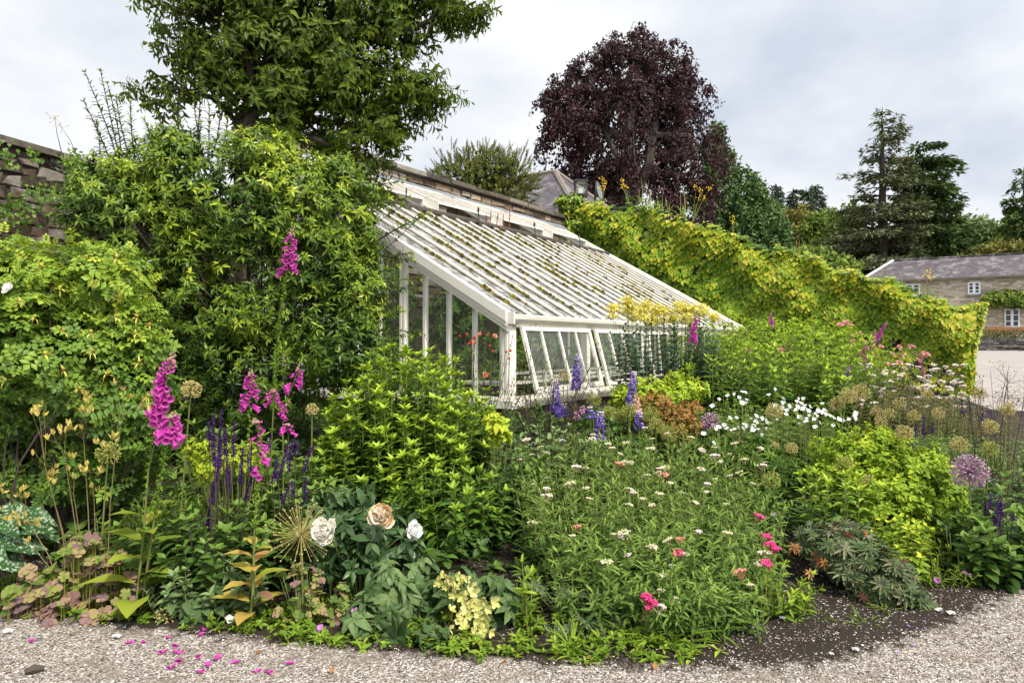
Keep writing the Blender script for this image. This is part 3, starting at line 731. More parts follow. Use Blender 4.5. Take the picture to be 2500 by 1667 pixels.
# ivy falling over the greenhouse end of the wall
mb = MB(); n = 1500; t = rng.uniform(10.7, 11.7, n); z = rng.uniform(1.5, 5.6, n); d = rng.uniform(.03, .22, n)
P = np.array([G(a, WW - b_, c_) for a, b_, c_ in zip(t, d, z)])
put(mb, IVY3, P, np.array([[0, 0, -1.]]) + rng.normal(0, .35, (n, 3)), np.array([[.7, -.5, .5]]) + rng.normal(0, .25, (n, 3)), rng.uniform(.06, .11, n), 1., np.clip(rng.normal(.5, .22, n), 0, 1))
o = mb.build('creeper', M['ivy']); tag(o, 'yellow-green creeper hanging in the corner where greenhouse meets ivy wall', 'creeper')

# ================================================================ buildings
def slate_mat(name, c1, c2, lich, sc_):
    m, nt, b = new_mat(name)
    tc = nt.nodes.new('ShaderNodeTexCoord')
    br = nt.nodes.new('ShaderNodeTexBrick'); nt.links.new(tc.outputs['UV'], br.inputs['Vector'])
    br.inputs['Scale'].default_value = 1; br.inputs['Brick Width'].default_value = .34 * sc_; br.inputs['Row Height'].default_value = .24 * sc_; br.inputs['Mortar Size'].default_value = .012 * sc_; br.inputs['Bias'].default_value = 0
    br.inputs['Color1'].default_value = (*c1, 1); br.inputs['Color2'].default_value = (*c2, 1); br.inputs['Mortar'].default_value = (.02, .018, .02, 1)
    f = noise(nt, 1.3, 8, .75); mx_ = nt.nodes.new('ShaderNodeMix'); mx_.data_type = 'RGBA'
    nt.links.new(ramp(nt, f, [(.50, (0, 0, 0)), (.62, (.65, .65, .65))]), mx_.inputs[0]); nt.links.new(br.outputs[0], mx_.inputs[6]); mx_.inputs[7].default_value = (*lich, 1)
    nt.links.new(mx_.outputs[2], b.inputs['Base Color']); b.inputs['Roughness'].default_value = .6; b.inputs['Specular IOR Level'].default_value = .3
    bump(nt, b, br.outputs['Fac'], -.5, .03); return m
M['slate'] = slate_mat('slate_roof', (.06, .05, .062), (.105, .09, .10), (.25, .235, .235), 1)
M['white_wood'] = plain('white_window_paint', (.78, .80, .82), .5, .4)
M['dark_glass'] = plain('dark_window_pane', (.012, .015, .017), .08, .6)
M['ridge'] = plain('pale_ridge_tile', (.55, .55, .55), .7, .3, 3, None, (.40, .40, .41))
def quad_uv(name, pts, mat, parent, uvs):
    me = bpy.data.meshes.new(name); off = np.array(parent['_o']); me.from_pydata([tuple(np.array(p) - off) for p in pts], [], [tuple(range(len(pts)))])
    uv = me.uv_layers.new(); 
    for i, q in enumerate(uvs): uv.data[i].uv = q
    me.materials.append(mat); o = bpy.data.objects.new(name, me); C.objects.link(o); o.parent = parent; return o
# the stone house across the drive
HO = np.array([30.6, 60.6]); HE = np.array([.837, -.546]); HI = np.array([.546, .837])
def Hp(u, d, z): q = HO + HE * u + HI * d; return np.array([q[0], q[1], z])
def hbox(mb, u0, u1, d0, d1, z0, z1, var=.5): hexa(mb, [Hp(u0, d0, z0), Hp(u1, d0, z0), Hp(u1, d1, z0), Hp(u0, d1, z0), Hp(u0, d0, z1), Hp(u1, d0, z1), Hp(u1, d1, z1), Hp(u0, d1, z1)], var)
house = thing('stone_house', 'long two-storey pale stone house with slate roof across the drive', 'house', Hp(10, 0, .9))
ZE, ZR = 7.05, 9.0
mb = MB(); hbox(mb, 0, 24, .05, 7, .3, ZE); mb.build('wall_core', M['house_mortar'], house)
mb = MB(); stones(mb, Hp(0, .05, 0), (*HE, 0), (*(-HI), 0), 24, .8, lambda u: ZE - .02, (.07, .16), (.2, .6), .03, .004, .008); mb.build('front_wall', M['house_stone'], house)
def rq(name, P, uvs): return quad_uv(name, P, M['slate'], house, uvs)
rq('roof', [Hp(-.3, -.35, ZE - .08), Hp(24, -.35, ZE - .08), Hp(24, 3.5, ZR), Hp(2.0, 3.5, ZR)], [(0, 0), (24.3, 0), (24.3, 4.3), (2.3, 4.3)])
rq('hip', [Hp(-.3, 7.3, ZE - .08), Hp(-.3, -.35, ZE - .08), Hp(2.0, 3.5, ZR)], [(0, 0), (7.6, 0), (3.8, 3)])
rq('back_roof', [Hp(24, 7.3, ZE - .08), Hp(-.3, 7.3, ZE - .08), Hp(2.0, 3.5, ZR), Hp(24, 3.5, ZR)], [(0, 0), (24.3, 0), (22, 4.3), (0, 4.3)])
mb = MB(); tube(mb, [Hp(-.3, -.36, ZE - .03), Hp(2.0, 3.5, ZR + .05)], .13, 6); mb.build('hip_ridge', M['ridge'], house)
mb = MB(); tube(mb, [Hp(2.0, 3.5, ZR + .03), Hp(24, 3.5, ZR + .03)], .10, 6); mb.build('ridge', M['slate'], house)
mb = MB(); hbox(mb, -.3, 24, -.42, -.352, ZE - .20, ZE - .06); mb.build('gutter', M['seal'], house)
def hu(px): # along the facade from a photo column
    k = (px - CX) / F_PX; return (k * HO[1] - HO[0]) / (HE[0] - k * HE[1])
def hz(py, u): return CAMH + (HY - py) / F_PX * (HO[1] + HE[1] * u)
def house_window(px0, px1, py0, py1, rows):
    u0, u1 = hu(px0), hu(px1); z1, z0 = hz(py0, u0), hz(py1, u0); d = -.06
    fr = MB(); t = .11
    hbox(fr, u0, u1, d, .02, z1 - t, z1); hbox(fr, u0, u1, d, .02, z0, z0 + t); hbox(fr, u0, u0 + t, d, .02, z0 + t + .002, z1 - t - .002); hbox(fr, u1 - t, u1, d, .02, z0 + t + .002, z1 - t - .002)
    um = (u0 + u1) / 2; hbox(fr, um - .09, um + .09, d + .004, .02, z0 + t + .002, z1 - t - .002)
    for r in range(1, rows):
        z = z0 + (z1 - z0) * r / rows; hbox(fr, u0 + t + .002, um - .091, d + .02, .02, z - .03, z + .03); hbox(fr, um + .091, u1 - t - .002, d + .02, .02, z - .03, z + .03)
    w = fr.build('window', M['white_wood'], house); w['_o'] = list(house['_o'])
    g = MB(); hbox(g, u0 + .05, u1 - .05, -.035, .01, z0 + .05, z1 - .05); g.build('pane', M['dark_glass'], w)
    s = MB(); hbox(s, u0 - .08, u1 + .08, -.16, .03, z0 - .14, z0 - .003); s.build('sill', M['lead'], w)
house_window(2363, 2394, 689, 718, 3); house_window(2210, 2247, 694, 724, 3); house_window(2452, 2490, 754, 799, 3); house_window(2530, 2562, 684, 714, 3)
# neighbour with hipped roof behind the greenhouse wall
ap = at(1356, 420, 32); b0 = at(1268, 452, 36)
cot = thing('slate_roofed_building', 'building with purple-grey hipped slate roof behind the tall wall', 'building', (ap[0], ap[1], 1))
rA = np.array([ap[0], ap[1], ap[2]]); rB = rA + np.array([-6.0, 4.0, 0]); dn = 2.9
e1 = np.array([-.83, .555, 0]); n1 = np.array([-.555, -.83, 0])
c0 = rA + n1 * 3.6 - e1 * 3.2 + np.array([0, 0, -dn]); c1 = rB + n1 * 3.6 + np.array([0, 0, -dn]); c2 = rA - n1 * 3.6 - e1 * 3.2 + np.array([0, 0, -dn]); c3 = rB - n1 * 3.6 + np.array([0, 0, -dn])
quad_uv('roof', [c1, c0, rA, rB], M['slate'], cot, [(0, 0), (10, 0), (7, 4.6), (0, 4.6)])
quad_uv('hip', [c0, c2, rA], M['slate'], cot, [(0, 0), (7.2, 0), (3.6, 4.4)])
quad_uv('back_roof', [c2, c3, rB, rA], M['slate'], cot, [(0, 0), (10, 0), (10, 4.6), (3, 4.6)])
M['ridge2'] = plain('brown_hip_tile', (.21, .18, .155), .8, .2, 4, None, (.14, .12, .105))
mb = MB()
for p, q in ((c0, rA), (c2, rA), (rA, rB)): tube(mb, [p, q], .13, 6)
mb.build('ridge_tiles', M['ridge2'], cot)
i0 = .3
mb = MB(); ins = lambda p, z: np.array([p[0], p[1], z]) * np.array([1, 1, 1])
hexa(mb, [ins(c0 + (rA - c0) * .06, 0), ins(c2 + (rA - c2) * .06, 0), ins(c3, 0), ins(c1, 0), ins(c0 + (rA - c0) * .06, c0[2] + .1), ins(c2 + (rA - c2) * .06, c0[2] + .1), ins(c3, c0[2] - .05), ins(c1, c0[2] - .05)])
mb.build('wall', M['house_stone'], cot)
# low wall, hedge and furniture before the house
LO = np.array([gx(2330, 52.), 52.]); LE = HE
lw = thing('low_wall', 'low grey rubble wall along the far side of the drive', 'wall', (LO[0], LO[1], .8))
mb = MB(); P = lambda u, d, z: np.array([LO[0] + LE[0] * u + HI[0] * d, LO[1] + LE[1] * u + HI[1] * d, z])
hexa(mb, [P(-3, .03, .4), P(14, .03, .4), P(14, .45, .4), P(-3, .45, .4), P(-3, .03, 1.9), P(14, .03, 1.9), P(14, .45, 1.9), P(-3, .45, 1.9)]); mb.build('core', M['mortar'], lw)
mb = MB(); stones(mb, P(-3, .03, 0), (*LE, 0), (*(-HI), 0), 17, .6, lambda u: 1.98, (.07, .14), (.2, .6), .06, .006, .01); mb.build('stonework', M['stone_grey'], lw)
M['hedge'] = leaf_mat('clipped_hedge', [(0, (.03, .05, .012)), (.5, (.065, .10, .02)), (1, (.11, .15, .03))], .6, .2, .2)
mb = MB(); n = 5000; u = rng.uniform(-3, 14, n); hp_ = rng.uniform(0, 1, n)
Pp = np.array([P(a, b_, c_) for a, b_, c_ in zip(u, rng.uniform(.5, 1.2, n), 1.85 + .75 * hp_)])
put(mb, RHOMB, Pp, rng.normal(0, 1, (n, 3)) + [0, 0, .8], rng.normal(0, 1, (n, 3)), .14, .8, np.clip(.3 + .5 * hp_ + rng.normal(0, .15, n), 0, 1))
o = mb.build('hedge', M['hedge']); tag(o, 'clipped green hedge strip on top of the low wall', 'hedge')
mb = MB(); hexa(mb, [P(-3, .451, .4), P(16, .451, .4), P(16, 9, .4), P(-3, 9, .4), P(-3, .451, 1.86), P(16, .451, 1.86), P(16, 9, 1.86), P(-3, 9, 1.86)]); struct(mb.build('terrace', M['tarmac']))
M['teak'] = plain('orange_brown_wood', (.38, .17, .085), .6, .3, 6, None, (.28, .12, .06))
def chair(name, lab, px, wd, cat):
    u = (( px - CX) / F_PX * LO[1] - LO[0]) / (LE[0] - (px - CX) / F_PX * LE[1]) * 1.07
    p = P(u, 2.4, 1.86); c = thing(name, lab, cat, p, 'wooden garden seats')
    def bx_(nm, a0, a1, d0, d1, z0, z1):
        mb = MB(); q = lambda a, d, z: p + np.array([*(LE * a + HI * d), z])
        hexa(mb, [q(a0, d0, z0), q(a1, d0, z0), q(a1, d1, z0), q(a0, d1, z0), q(a0, d0, z1), q(a1, d0, z1), q(a1, d1, z1), q(a0, d1, z1)]); mb.build(nm, M['teak'], c)
    bx_('seat', 0, wd, .05, .55, .45, .5)
    bx_('backrest', .05, wd - .05, .0, .045, .55, 1.0)
    for a in (0, wd - .06):
        bx_('leg', a, a + .06, .0, .06, 0, .98); bx_('leg', a, a + .06, .5, .56, 0, .448); bx_('armrest', a, a + .06, .061, .6, .64, .69)
chair('garden_bench', 'orange-brown wooden bench under the lower window, right end of the row', 2472, 1.7, 'bench')
chair('garden_chair', 'orange-brown wooden chair just left of the bench by the house', 2432, .9, 'chair')
chair('garden_chair', 'orange-brown wooden chair beside the ivy, far left of the seats', 2400, .8, 'chair')
# ================================================================ trees
M['bark'] = plain('dark_bark', (.045, .035, .028), .9, .1, 8, (20, .7, .03), (.085, .07, .055))
M['bark_grey'] = plain('grey_beech_bark', (.10, .085, .075), .9, .1, 3, None, (.05, .042, .038))
M['lf_tree'] = leaf_mat('glossy_tree_leaf', [(0, (.03, .055, .007)), (.45, (.088, .14, .012)), (.8, (.175, .235, .018)), (1, (.28, .29, .03))], .45, .35, .35)
M['lf_beech'] = leaf_mat('copper_beech_leaf', [(0, (.022, .011, .013)), (.5, (.052, .024, .026)), (.85, (.085, .042, .042)), (1, (.12, .065, .06))], .5, .18, .35)
M['lf_fir'] = leaf_mat('dark_conifer_needles', [(0, (.05, .06, .032)), (.5, (.12, .135, .065)), (1, (.22, .23, .11))], .7, .1, .2)
M['lf_fir2'] = leaf_mat('green_conifer_needles', [(0, (.028, .05, .018)), (.5, (.07, .115, .034)), (1, (.16, .22, .06))], .7, .12, .2)
M['lf_cyp'] = leaf_mat('cypress_foliage', [(0, (.03, .06, .02)), (.5, (.08, .145, .045)), (1, (.16, .245, .08))], .7, .15, .2)
M['lf_wood'] = leaf_mat('far_conifer', [(0, (.055, .08, .06)), (.5, (.10, .14, .09)), (1, (.18, .225, .125))], .8, .1, .15)
M['lf_olive'] = leaf_mat('olive_tree_leaf', [(0, (.08, .08, .02)), (.5, (.175, .17, .04)), (1, (.28, .26, .065))], .6, .2, .2)
M['lf_dec'] = leaf_mat('broadleaf_green', [(0, (.055, .09, .02)), (.5, (.15, .22, .04)), (1, (.30, .38, .07))], .6, .2, .2)
M['lf_dec2'] = leaf_mat('bluish_broadleaf', [(0, (.07, .11, .05)), (.5, (.14, .205, .075)), (1, (.27, .35, .12))], .6, .2, .2)
M['lf_broom'] = leaf_mat('broom_twig', [(0, (.05, .07, .014)), (.5, (.125, .15, .03)), (1, (.24, .25, .06))], .6, .2, .2)

def crown_cards(mb, cents, radii, nper, size, flat=1., droop=0., tpl=RHOMB, vbase=.5, vj=.14, W=1., lightup=0.):
    """leaf cards gathered round clump centres"""
    n = len(cents); k = np.repeat(np.arange(n), nper)
    d = norm(rng.normal(0, 1, (len(k), 3))) * (rng.uniform(0, 1, len(k)) ** .45)[:, None]
    d[:, 2] *= flat
    P = cents[k] + d * radii[k][:, None]
    P[:, 2] -= droop * (np.abs(d[:, 0]) + np.abs(d[:, 1])) * radii[k]
    N = norm(d + np.array([0, 0, .5]) + rng.normal(0, .6, d.shape)); D = norm(rng.normal(0, 1, d.shape) + np.array([0, 0, -droop * 1.2]))
    va = vbase + (rng.normal(0, .10, n))[k] + rng.normal(0, vj, len(k))
    put(mb, tpl, P, D, N, size * rng.uniform(.6, 1.3, len(k)), W, np.clip(va, 0, 1))

def broad_tree(name, label, cat, base, lobes, mat, ncl, nper, clr, size, trunk_r, bark, group=None, rmin=.35, droop=0., vb=.5, limbs=14, W=1., power=.6):
    t = thing(name, label, cat, base, group)
    P, nn, r, li = lobes_pts(lobes, ncl, rmin, power)
    P[:, 2] = np.maximum(P[:, 2], base[2] + .3)
    mb = MB(); rad = clr * rng.uniform(.6, 1.3, ncl)
    crown_cards(mb, P, rad, nper, size, .75, droop, vbase=vb, W=W)
    mb.build('crown', mat, t)
    lb = np.array(lobes); top = lb[:, :3].mean(0)
    tm = MB(); b0 = np.array(base, float); mid = np.array([b0[0] * .4 + top[0] * .6, b0[1] * .4 + top[1] * .6, top[2]])
    tube(tm, [b0 - [0, 0, .3], b0 * .6 + mid * .4, mid], [trunk_r, trunk_r * .8, trunk_r * .45], 8)
    idx = rng.choice(ncl, min(limbs, ncl), replace=False)
    for i in idx:
        f = rng.uniform(.35, .95); s = b0 + (mid - b0) * f; e = P[i]
        tube(tm, [s, (s + e) / 2 + [0, 0, -.05 * np.linalg.norm(e - s)], e], [trunk_r * .35, trunk_r * .2, trunk_r * .06], 5)
    tm.build('trunk', bark, t); return t

# ---- copper beech
Yb = 50.
lob = [px_lobe(1530, 175, Yb, 115, 95), px_lobe(1460, 200, Yb, 85, 75), px_lobe(1610, 215, Yb, 95, 100), px_lobe(1400, 290, Yb, 85, 90), px_lobe(1345, 270, Yb, 45, 55), px_lobe(1650, 300, Yb, 85, 110), px_lobe(1530, 330, Yb, 165, 150),
       px_lobe(1450, 410, Yb, 80, 90), px_lobe(1690, 390, Yb, 75, 85), px_lobe(1560, 470, Yb, 165, 90), px_lobe(1680, 500, Yb, 80, 70), px_lobe(1440, 455, Yb, 75, 55), px_lobe(1375, 335, Yb, 60, 60), px_lobe(1740, 400, Yb, 45, 60), px_lobe(1395, 430, Yb, 50, 60), px_lobe(1640, 165, Yb, 75, 65), px_lobe(1690, 225, Yb, 50, 55), px_lobe(1425, 200, Yb, 70, 60), px_lobe(1370, 235, Yb, 55, 50), px_lobe(1545, 110, Yb, 75, 50)]
bt = thing('copper_beech', 'huge dark purple copper beech with drooping branches behind the greenhouse', 'tree', ground_at(1540, Yb))
P, nn, r, li = lobes_pts(lob, 840, .45, .6, .12)
mb = MB(); crown_cards(mb, P, rng.uniform(.38, .80, len(P)), 46, .25, .6, .35, vbase=.45, W=.9)
D = norm(nn + np.array([0, 0, -.9])); n2 = 8                       # hanging sprays
for k in range(n2):
    s = (k + 1) / n2; q = P + D * .9 * s + np.array([0, 0, -.75 * s * s]); 
    for _ in range(3): put(mb, RHOMB, q + rng.normal(0, .13, q.shape), rng.normal(0, .5, q.shape) + [0, 0, -.7], rng.normal(0, 1, q.shape), rng.uniform(.18, .32, len(q)), .9, np.clip(rng.normal(.5, .2, len(q)), 0, 1))
mb.build('crown', M['lf_beech'], bt)
tm = MB(); bs = ground_at(1528, Yb)
def bp(px, py, dy=0.): return at(px, py, Yb + dy)
tube(tm, [bs, bp(1530, 500), bp(1532, 380), bp(1536, 280), bp(1540, 180), bp(1545, 90)], [.75, .65, .5, .36, .16, .03], 8)
tube(tm, [bp(1530, 520), bp(1585, 400, -1), bp(1600, 300, -1), bp(1602, 200)], [.5, .36, .28, .1], 7)
for pts in ([(1530, 430), (1470, 310), (1400, 260), (1330, 240)], [(1532, 350), (1470, 300), (1440, 180)], [(1600, 300), (1660, 260), (1700, 200)], [(1598, 330), (1680, 330), (1740, 390)], [(1530, 440), (1640, 430), (1730, 450)], [(1536, 260), (1500, 180), (1480, 120)], [(1530, 460), (1460, 420), (1410, 420)], [(1600, 240), (1570, 150), (1560, 100)], ):
    
    tube(tm, [bp(a, b, rng.uniform(-2, 2)) for a, b in pts], np.linspace(.26, .05, len(pts)), 6)
tube(tm, [bp(1540, 120), bp(1536, 80), bp(1548, 52), bp(1560, 58)], [.05, .035, .02, .012], 4)
for i in rng.choice(len(P), 90, replace=False):
    e = P[i]; s0 = bp(1535, 470 - rng.uniform(0, 300)) ; tube(tm, [s0, s0 * .45 + e * .55 + [0, 0, .5], e], [.10, .06, .025], 4)
tm.build('trunk', M['bark_grey'], bt)

# ---- conifers
def fir(name, label, px, top, Y, prof, mat, n_tiers, per, sag, size, group=None, dens=1., tr=.35, upturn=.0, pxr=None, lean=0., vb=.5):
    """prof: list of (fraction of height from the top, left reach px, right reach px)"""
    k = Y / F_PX; base = ground_at(px, Y); tp = at(px + lean, top, Y); H = tp[2] - base[2]
    t = thing(name, label, 'tree', base, group)
    tm = MB(); tube(tm, [base - [0, 0, .3], base + (tp - base) * .5, tp], [tr, tr * .6, .03], 8)
    mb = MB(); pf = np.array(prof)
    for i in range(n_tiers):
        f = .02 + .93 * (i / n_tiers) ** .9 + rng.normal(0, .008); f = np.clip(f, .01, .97); p0 = tp + (base - tp) * f
        l, r_ = np.interp(f, pf[:, 0], pf[:, 1]) * k, np.interp(f, pf[:, 0], pf[:, 2]) * k
        if l + r_ < .05: continue
        m_ = max(4, int(per * (.5 + f)))
        for j in range(m_):
            a = rng.uniform(0, 2 * PI); c = math.cos(a); R = (r_ if c > 0 else l) * (abs(c) ** .6 * 1.0 + (1 - abs(c) ** .6) * .8) * rng.uniform(.5, 1.08)
            dr = np.array([c, math.sin(a), 0]); e = p0 + dr * R + np.array([0, 0, -sag * R + upturn * R * (1 - f)]); md = p0 + dr * R * .5 + np.array([0, 0, -sag * R * .2 + .06 * R])
            tube(tm, [p0, md, e], [.05 + .09 * f * tr, .03 + .03 * tr, .012], 4)
            ns = max(5, int(R * 7 * dens)); s = rng.uniform(.18, 1.02, ns) ** .8; s = s[:, None]
            q = (1 - s) ** 2 * p0 + 2 * s * (1 - s) * md + s ** 2 * e
            side = np.cross(dr, [0, 0, 1.])
            off = rng.uniform(-1, 1, ns)[:, None] * side * (.32 * R * (1.05 - s) + .18) + np.array([0, 0, 1.]) * rng.normal(-.05, .10, ns)[:, None]
            q = q + off; dd = dr + .9 * side * np.sign(off @ side)[:, None] + np.array([0, 0, -.25]) + rng.normal(0, .3, (ns, 3))
            for rep in range(3):
                put(mb, RHOMB, q + rng.normal(0, .10 + .05 * size, q.shape), dd + rng.normal(0, .35, q.shape), np.array([0, 0, 1.]) + rng.normal(0, .55, q.shape), size * rng.uniform(.6, 1.2, ns), .55, np.clip(vb + rng.normal(0, .17, ns), 0, 1))
    mb.build('crown', mat, t); tm.build('trunk', M['bark'], t); return t

fir('fir_tree', 'tallest open-branched dark fir with a pointed top above the stone house', 2155, 262, 70, [(0, 2, 2), (.05, 40, 42), (.12, 62, 70), (.25, 86, 90), (.4, 105, 110), (.5, 150, 125), (.62, 175, 130), (.8, 150, 130), (1, 100, 110)], M['lf_fir'], 36, 8, .22, .55, 'tall firs', 1.0, .75, .35)
fir('fir_tree', 'shorter dark fir with flat heavy boughs right of the tallest fir', 2246, 352, 72, [(0, 30, 40), (.06, 70, 90), (.14, 70, 115), (.22, 55, 75), (.3, 65, 110), (.38, 60, 80), (.45, 75, 118), (.6, 95, 95), (.8, 110, 100), (1, 90, 80)], M['lf_fir2'], 32, 11, .12, .75, 'tall firs', 1.5, .7, .1)
fir('fir_tree', 'sparse fir with reaching boughs at the right picture edge', 2500, 408, 85, [(0, 10, 10), (.1, 40, 40), (.3, 50, 60), (.5, 90, 70), (.6, 60, 60), (1, 50, 60)], M['lf_fir2'], 24, 8, .15, .7, None, 1.2, .45, .1)
for i, (px, tp_, Y, w, lab) in enumerate([(1848, 440, 115, 26, 'small far dark conifer just right of the cypress'), (1895, 452, 118, 34, 'broad far conifer at the left of the distant row'), (1936, 464, 120, 18, 'thin far conifer in the middle of the distant row'), (1968, 455, 116, 22, 'narrow far conifer left of the pointed one'), (1993, 448, 118, 42, 'pointed far conifer right of the distant row')]):
    fir('conifer', lab, px, tp_, Y, [(0, 1, 1), (.07, w * .3, w * .3), (.18, w * .75, w * .75), (.32, w * 1.2, w * 1.2), (1, w * 1.3, w * 1.3)], M['lf_wood'], 64, 7, .3, 1.0, 'distant conifers', .9, .3)
# cypress beside the beech
k55 = 58.
t = thing('cypress', 'dense mid-green cypress standing right behind the copper beech', 'tree', ground_at(1790, k55))
mb = MB(); lob = [px_lobe(1745, 375, k55, 38, 65), px_lobe(1765, 430, k55, 60, 65), px_lobe(1790, 490, k55, 85, 70), px_lobe(1815, 560, k55, 105, 80), px_lobe(1850, 610, k55, 75, 60), px_lobe(1700, 560, k55, 60, 120), px_lobe(1752, 330, k55, 16, 32), px_lobe(1840, 520, k55, 60, 60), px_lobe(1870, 590, k55, 60, 60)]
P, nn, r, li = lobes_pts(lob, 600, .6, .5, .1); crown_cards(mb, P, rng.uniform(.35, .75, len(P)), 40, .34, 1.2, .4, vbase=.5); mb.build('crown', M['lf_cyp'], t)
tm = MB(); tube(tm, [ground_at(1790, k55), at(1770, 400, k55), at(1750, 310, k55)], [.5, .3, .05], 6); tm.build('trunk', M['bark'], t)
# broadleaf backdrop
def bd(label, px, py, Y, lob, mat, ncl=170, size=.5, clr=1.1, nper=46, vb=.5, cat='tree', name='broadleaf_tree'):
    return broad_tree(name, label, cat, ground_at(px, Y), [px_lobe(a, b, Y, c, d) for a, b, c, d in lob], mat, ncl, nper, clr, size, .3, M['bark'], 'trees beyond the garden', .5, .1, vb)
bd('rounded olive-green tree between cypress and firs', 1950, 570, 88, [(1945, 560, 75, 55), (1920, 600, 60, 60), (1975, 610, 60, 60), (1900, 580, 40, 50)], M['lf_olive'], 260, .45, 1.0)
bd('light green tree at the left foot of the tallest fir', 2050, 590, 76, [(2075, 545, 50, 45), (2050, 600, 60, 60), (2100, 610, 55, 60), (2010, 630, 45, 40)], M['lf_dec'], 240, .45, .95)
bd('dark green tree filling the gap under the two firs', 2170, 620, 90, [(2150, 620, 70, 60), (2210, 620, 70, 60), (2110, 640, 60, 50), (2270, 620, 50, 50)], M['lf_fir2'], 220, .55)
bd('small mid-green tree behind the sloping ivy wall', 1990, 645, 60, [(1985, 640, 55, 32), (2035, 650, 50, 28), (1940, 640, 40, 30)], M['lf_dec'], 150, .36, .7)
bd('bluish green rounded tree right of the firs', 2375, 580, 100, [(2375, 575, 55, 42), (2420, 590, 55, 36), (2330, 600, 45, 40), (2350, 620, 50, 30)], M['lf_dec2'], 220, .6, 1.2)
bd('dusky purple-grey tree just right of the shorter fir', 2332, 560, 112, [(2340, 560, 24, 30), (2352, 590, 24, 30)], M['lf_beech'], 60, .6, 1.1, 30, .9)
bd('yellow-green tree at the right picture edge', 2490, 560, 90, [(2490, 550, 32, 45), (2515, 590, 50, 50), (2470, 590, 34, 34)], M['lf_dec'], 170, .5, 1.0)
bd('low brownish olive tree above the house ridge', 2440, 620, 80, [(2450, 618, 60, 26), (2500, 622, 50, 24), (2400, 630, 50, 22)], M['lf_olive'], 190, .42, .8)
bd('low green trees above the middle of the house roof', 2330, 625, 84, [(2330, 628, 70, 26), (2270, 632, 60, 24), (2390, 632, 40, 20)], M['lf_dec'], 190, .42, .8, 46, .35)
bd('far blue-green tree behind the yellow-green one', 2445, 575, 120, [(2440, 572, 34, 30), (2400, 590, 40, 24), (2475, 585, 30, 30)], M['lf_wood'], 120, .8, 1.5)
bd('mid-green tree just right of the cypress, under the small conifers', 1880, 560, 95, [(1880, 545, 45, 50), (1850, 590, 50, 50), (1915, 575, 40, 40)], M['lf_cyp'], 180, .5, 1.0)
bd('light green tree between the olive tree and the tallest fir', 2020, 560, 84, [(2015, 560, 42, 45), (2040, 600, 50, 45)], M['lf_dec'], 150, .48, .95)
# far wood as one mass closing the horizon
mb = MB(); cx_ = rng.uniform(-60, 190, 700); cy_ = rng.uniform(118, 150, 700); hh = rng.uniform(0, 1, 700)
cent = np.stack([cx_, cy_, gz(cx_, cy_) + .8 + hh * (9 + 4 * np.sin(cx_ * .11) + 2 * np.sin(cx_ * .31))], 1)
crown_cards(mb, cent, rng.uniform(1.5, 3.2, 700), 34, 1.2, .8, .1, vbase=.5); o = mb.build('far_wood', M['lf_wood']); o['kind'] = 'stuff'; o['label'] = 'far green wood closing the view behind the trees'
# broom-like shrub beyond the wall
Ys = 23.
t = thing('broom_shrub', 'olive-green twiggy rounded shrub rising behind the greenhouse wall', 'shrub', ground_at(1180, Ys))
mb = MB(); st_ = MB(); n = 1500
P, nn, r, li = lobes_pts([px_lobe(1180, 470, Ys, 125, 100), px_lobe(1120, 440, Ys, 75, 65), px_lobe(1240, 450, Ys, 75, 70), px_lobe(1180, 420, Ys, 80, 55)], n, .35, .6)
dr = norm(nn * .9 + np.array([0, 0, .45]) + rng.normal(0, .3, (n, 3)))
leafy(mb, st_, P, P + dr * rng.uniform(.2, .5, n)[:, None], None, 12, 2, .075, TINYW, .6, 1.0, .1, 1, .35, .75, .18, stem=(.007, .003), seg=2)
mb.build('foliage', M['lf_broom'], t); st_.build('twigs', M['bark'], t)

# ---- the leafy tree at upper left, rising in front of the gable
Yt = 8.6
ft = thing('evergreen_tree', 'tall dark-leaved tree with drooping narrow leaves rising out of the frame at the left', 'tree', ground_at(606, Yt))
fl = [px_lobe(500, 60, Yt, 120, 130), px_lobe(640, 40, Yt, 190, 140, .8), px_lobe(820, 60, Yt, 170, 120, .7), px_lobe(980, 60, Yt, 90, 90, .5), px_lobe(1075, 30, Yt, 100, 48, .4), px_lobe(1150, 22, Yt, 45, 26, .25), px_lobe(700, 180, Yt, 190, 110, .8), px_lobe(870, 210, Yt, 170, 95, .6),
      px_lobe(1010, 240, Yt, 90, 70, .4), px_lobe(560, 160, Yt, 120, 110), px_lobe(470, 180, Yt, 70, 75), px_lobe(400, 230, Yt, 85, 38, .35), px_lobe(790, 310, Yt, 140, 70, .6), px_lobe(930, 330, Yt, 70, 50, .4), px_lobe(840, 400, Yt, 100, 55, .5), px_lobe(690, 250, Yt, 120, 70), px_lobe(880, 450, Yt, 45, 55, .3),
      px_lobe(650, -130, Yt, 260, 130, 1.), px_lobe(900, -110, Yt, 180, 110, .8)]
n = 6000
P, nn, r, li = lobes_pts(fl, n, .1, .75, .2)
g_ = np.sin(P[:, 0] * 5.1 + 1) * np.sin(P[:, 2] * 5.7 + 2) * np.sin(P[:, 1] * 4.3)         # open pockets in the crown
left = sstep(-2.4, -4.2, P[:, 0] / P[:, 1] * 8.6); keep = ((g_ > -.16) | (rng.random(n) < .12)) & (rng.random(n) > .45 * left); P, nn = P[keep], nn[keep]; n = len(P)
out = norm(P - np.array([gx(606, Yt), Yt, zz(330, Yt)])); dr = norm(out * .8 + nn * .5 + np.array([0, 0, -.15]) + rng.normal(0, .35, (n, 3)))
mb = MB(); tw = MB()
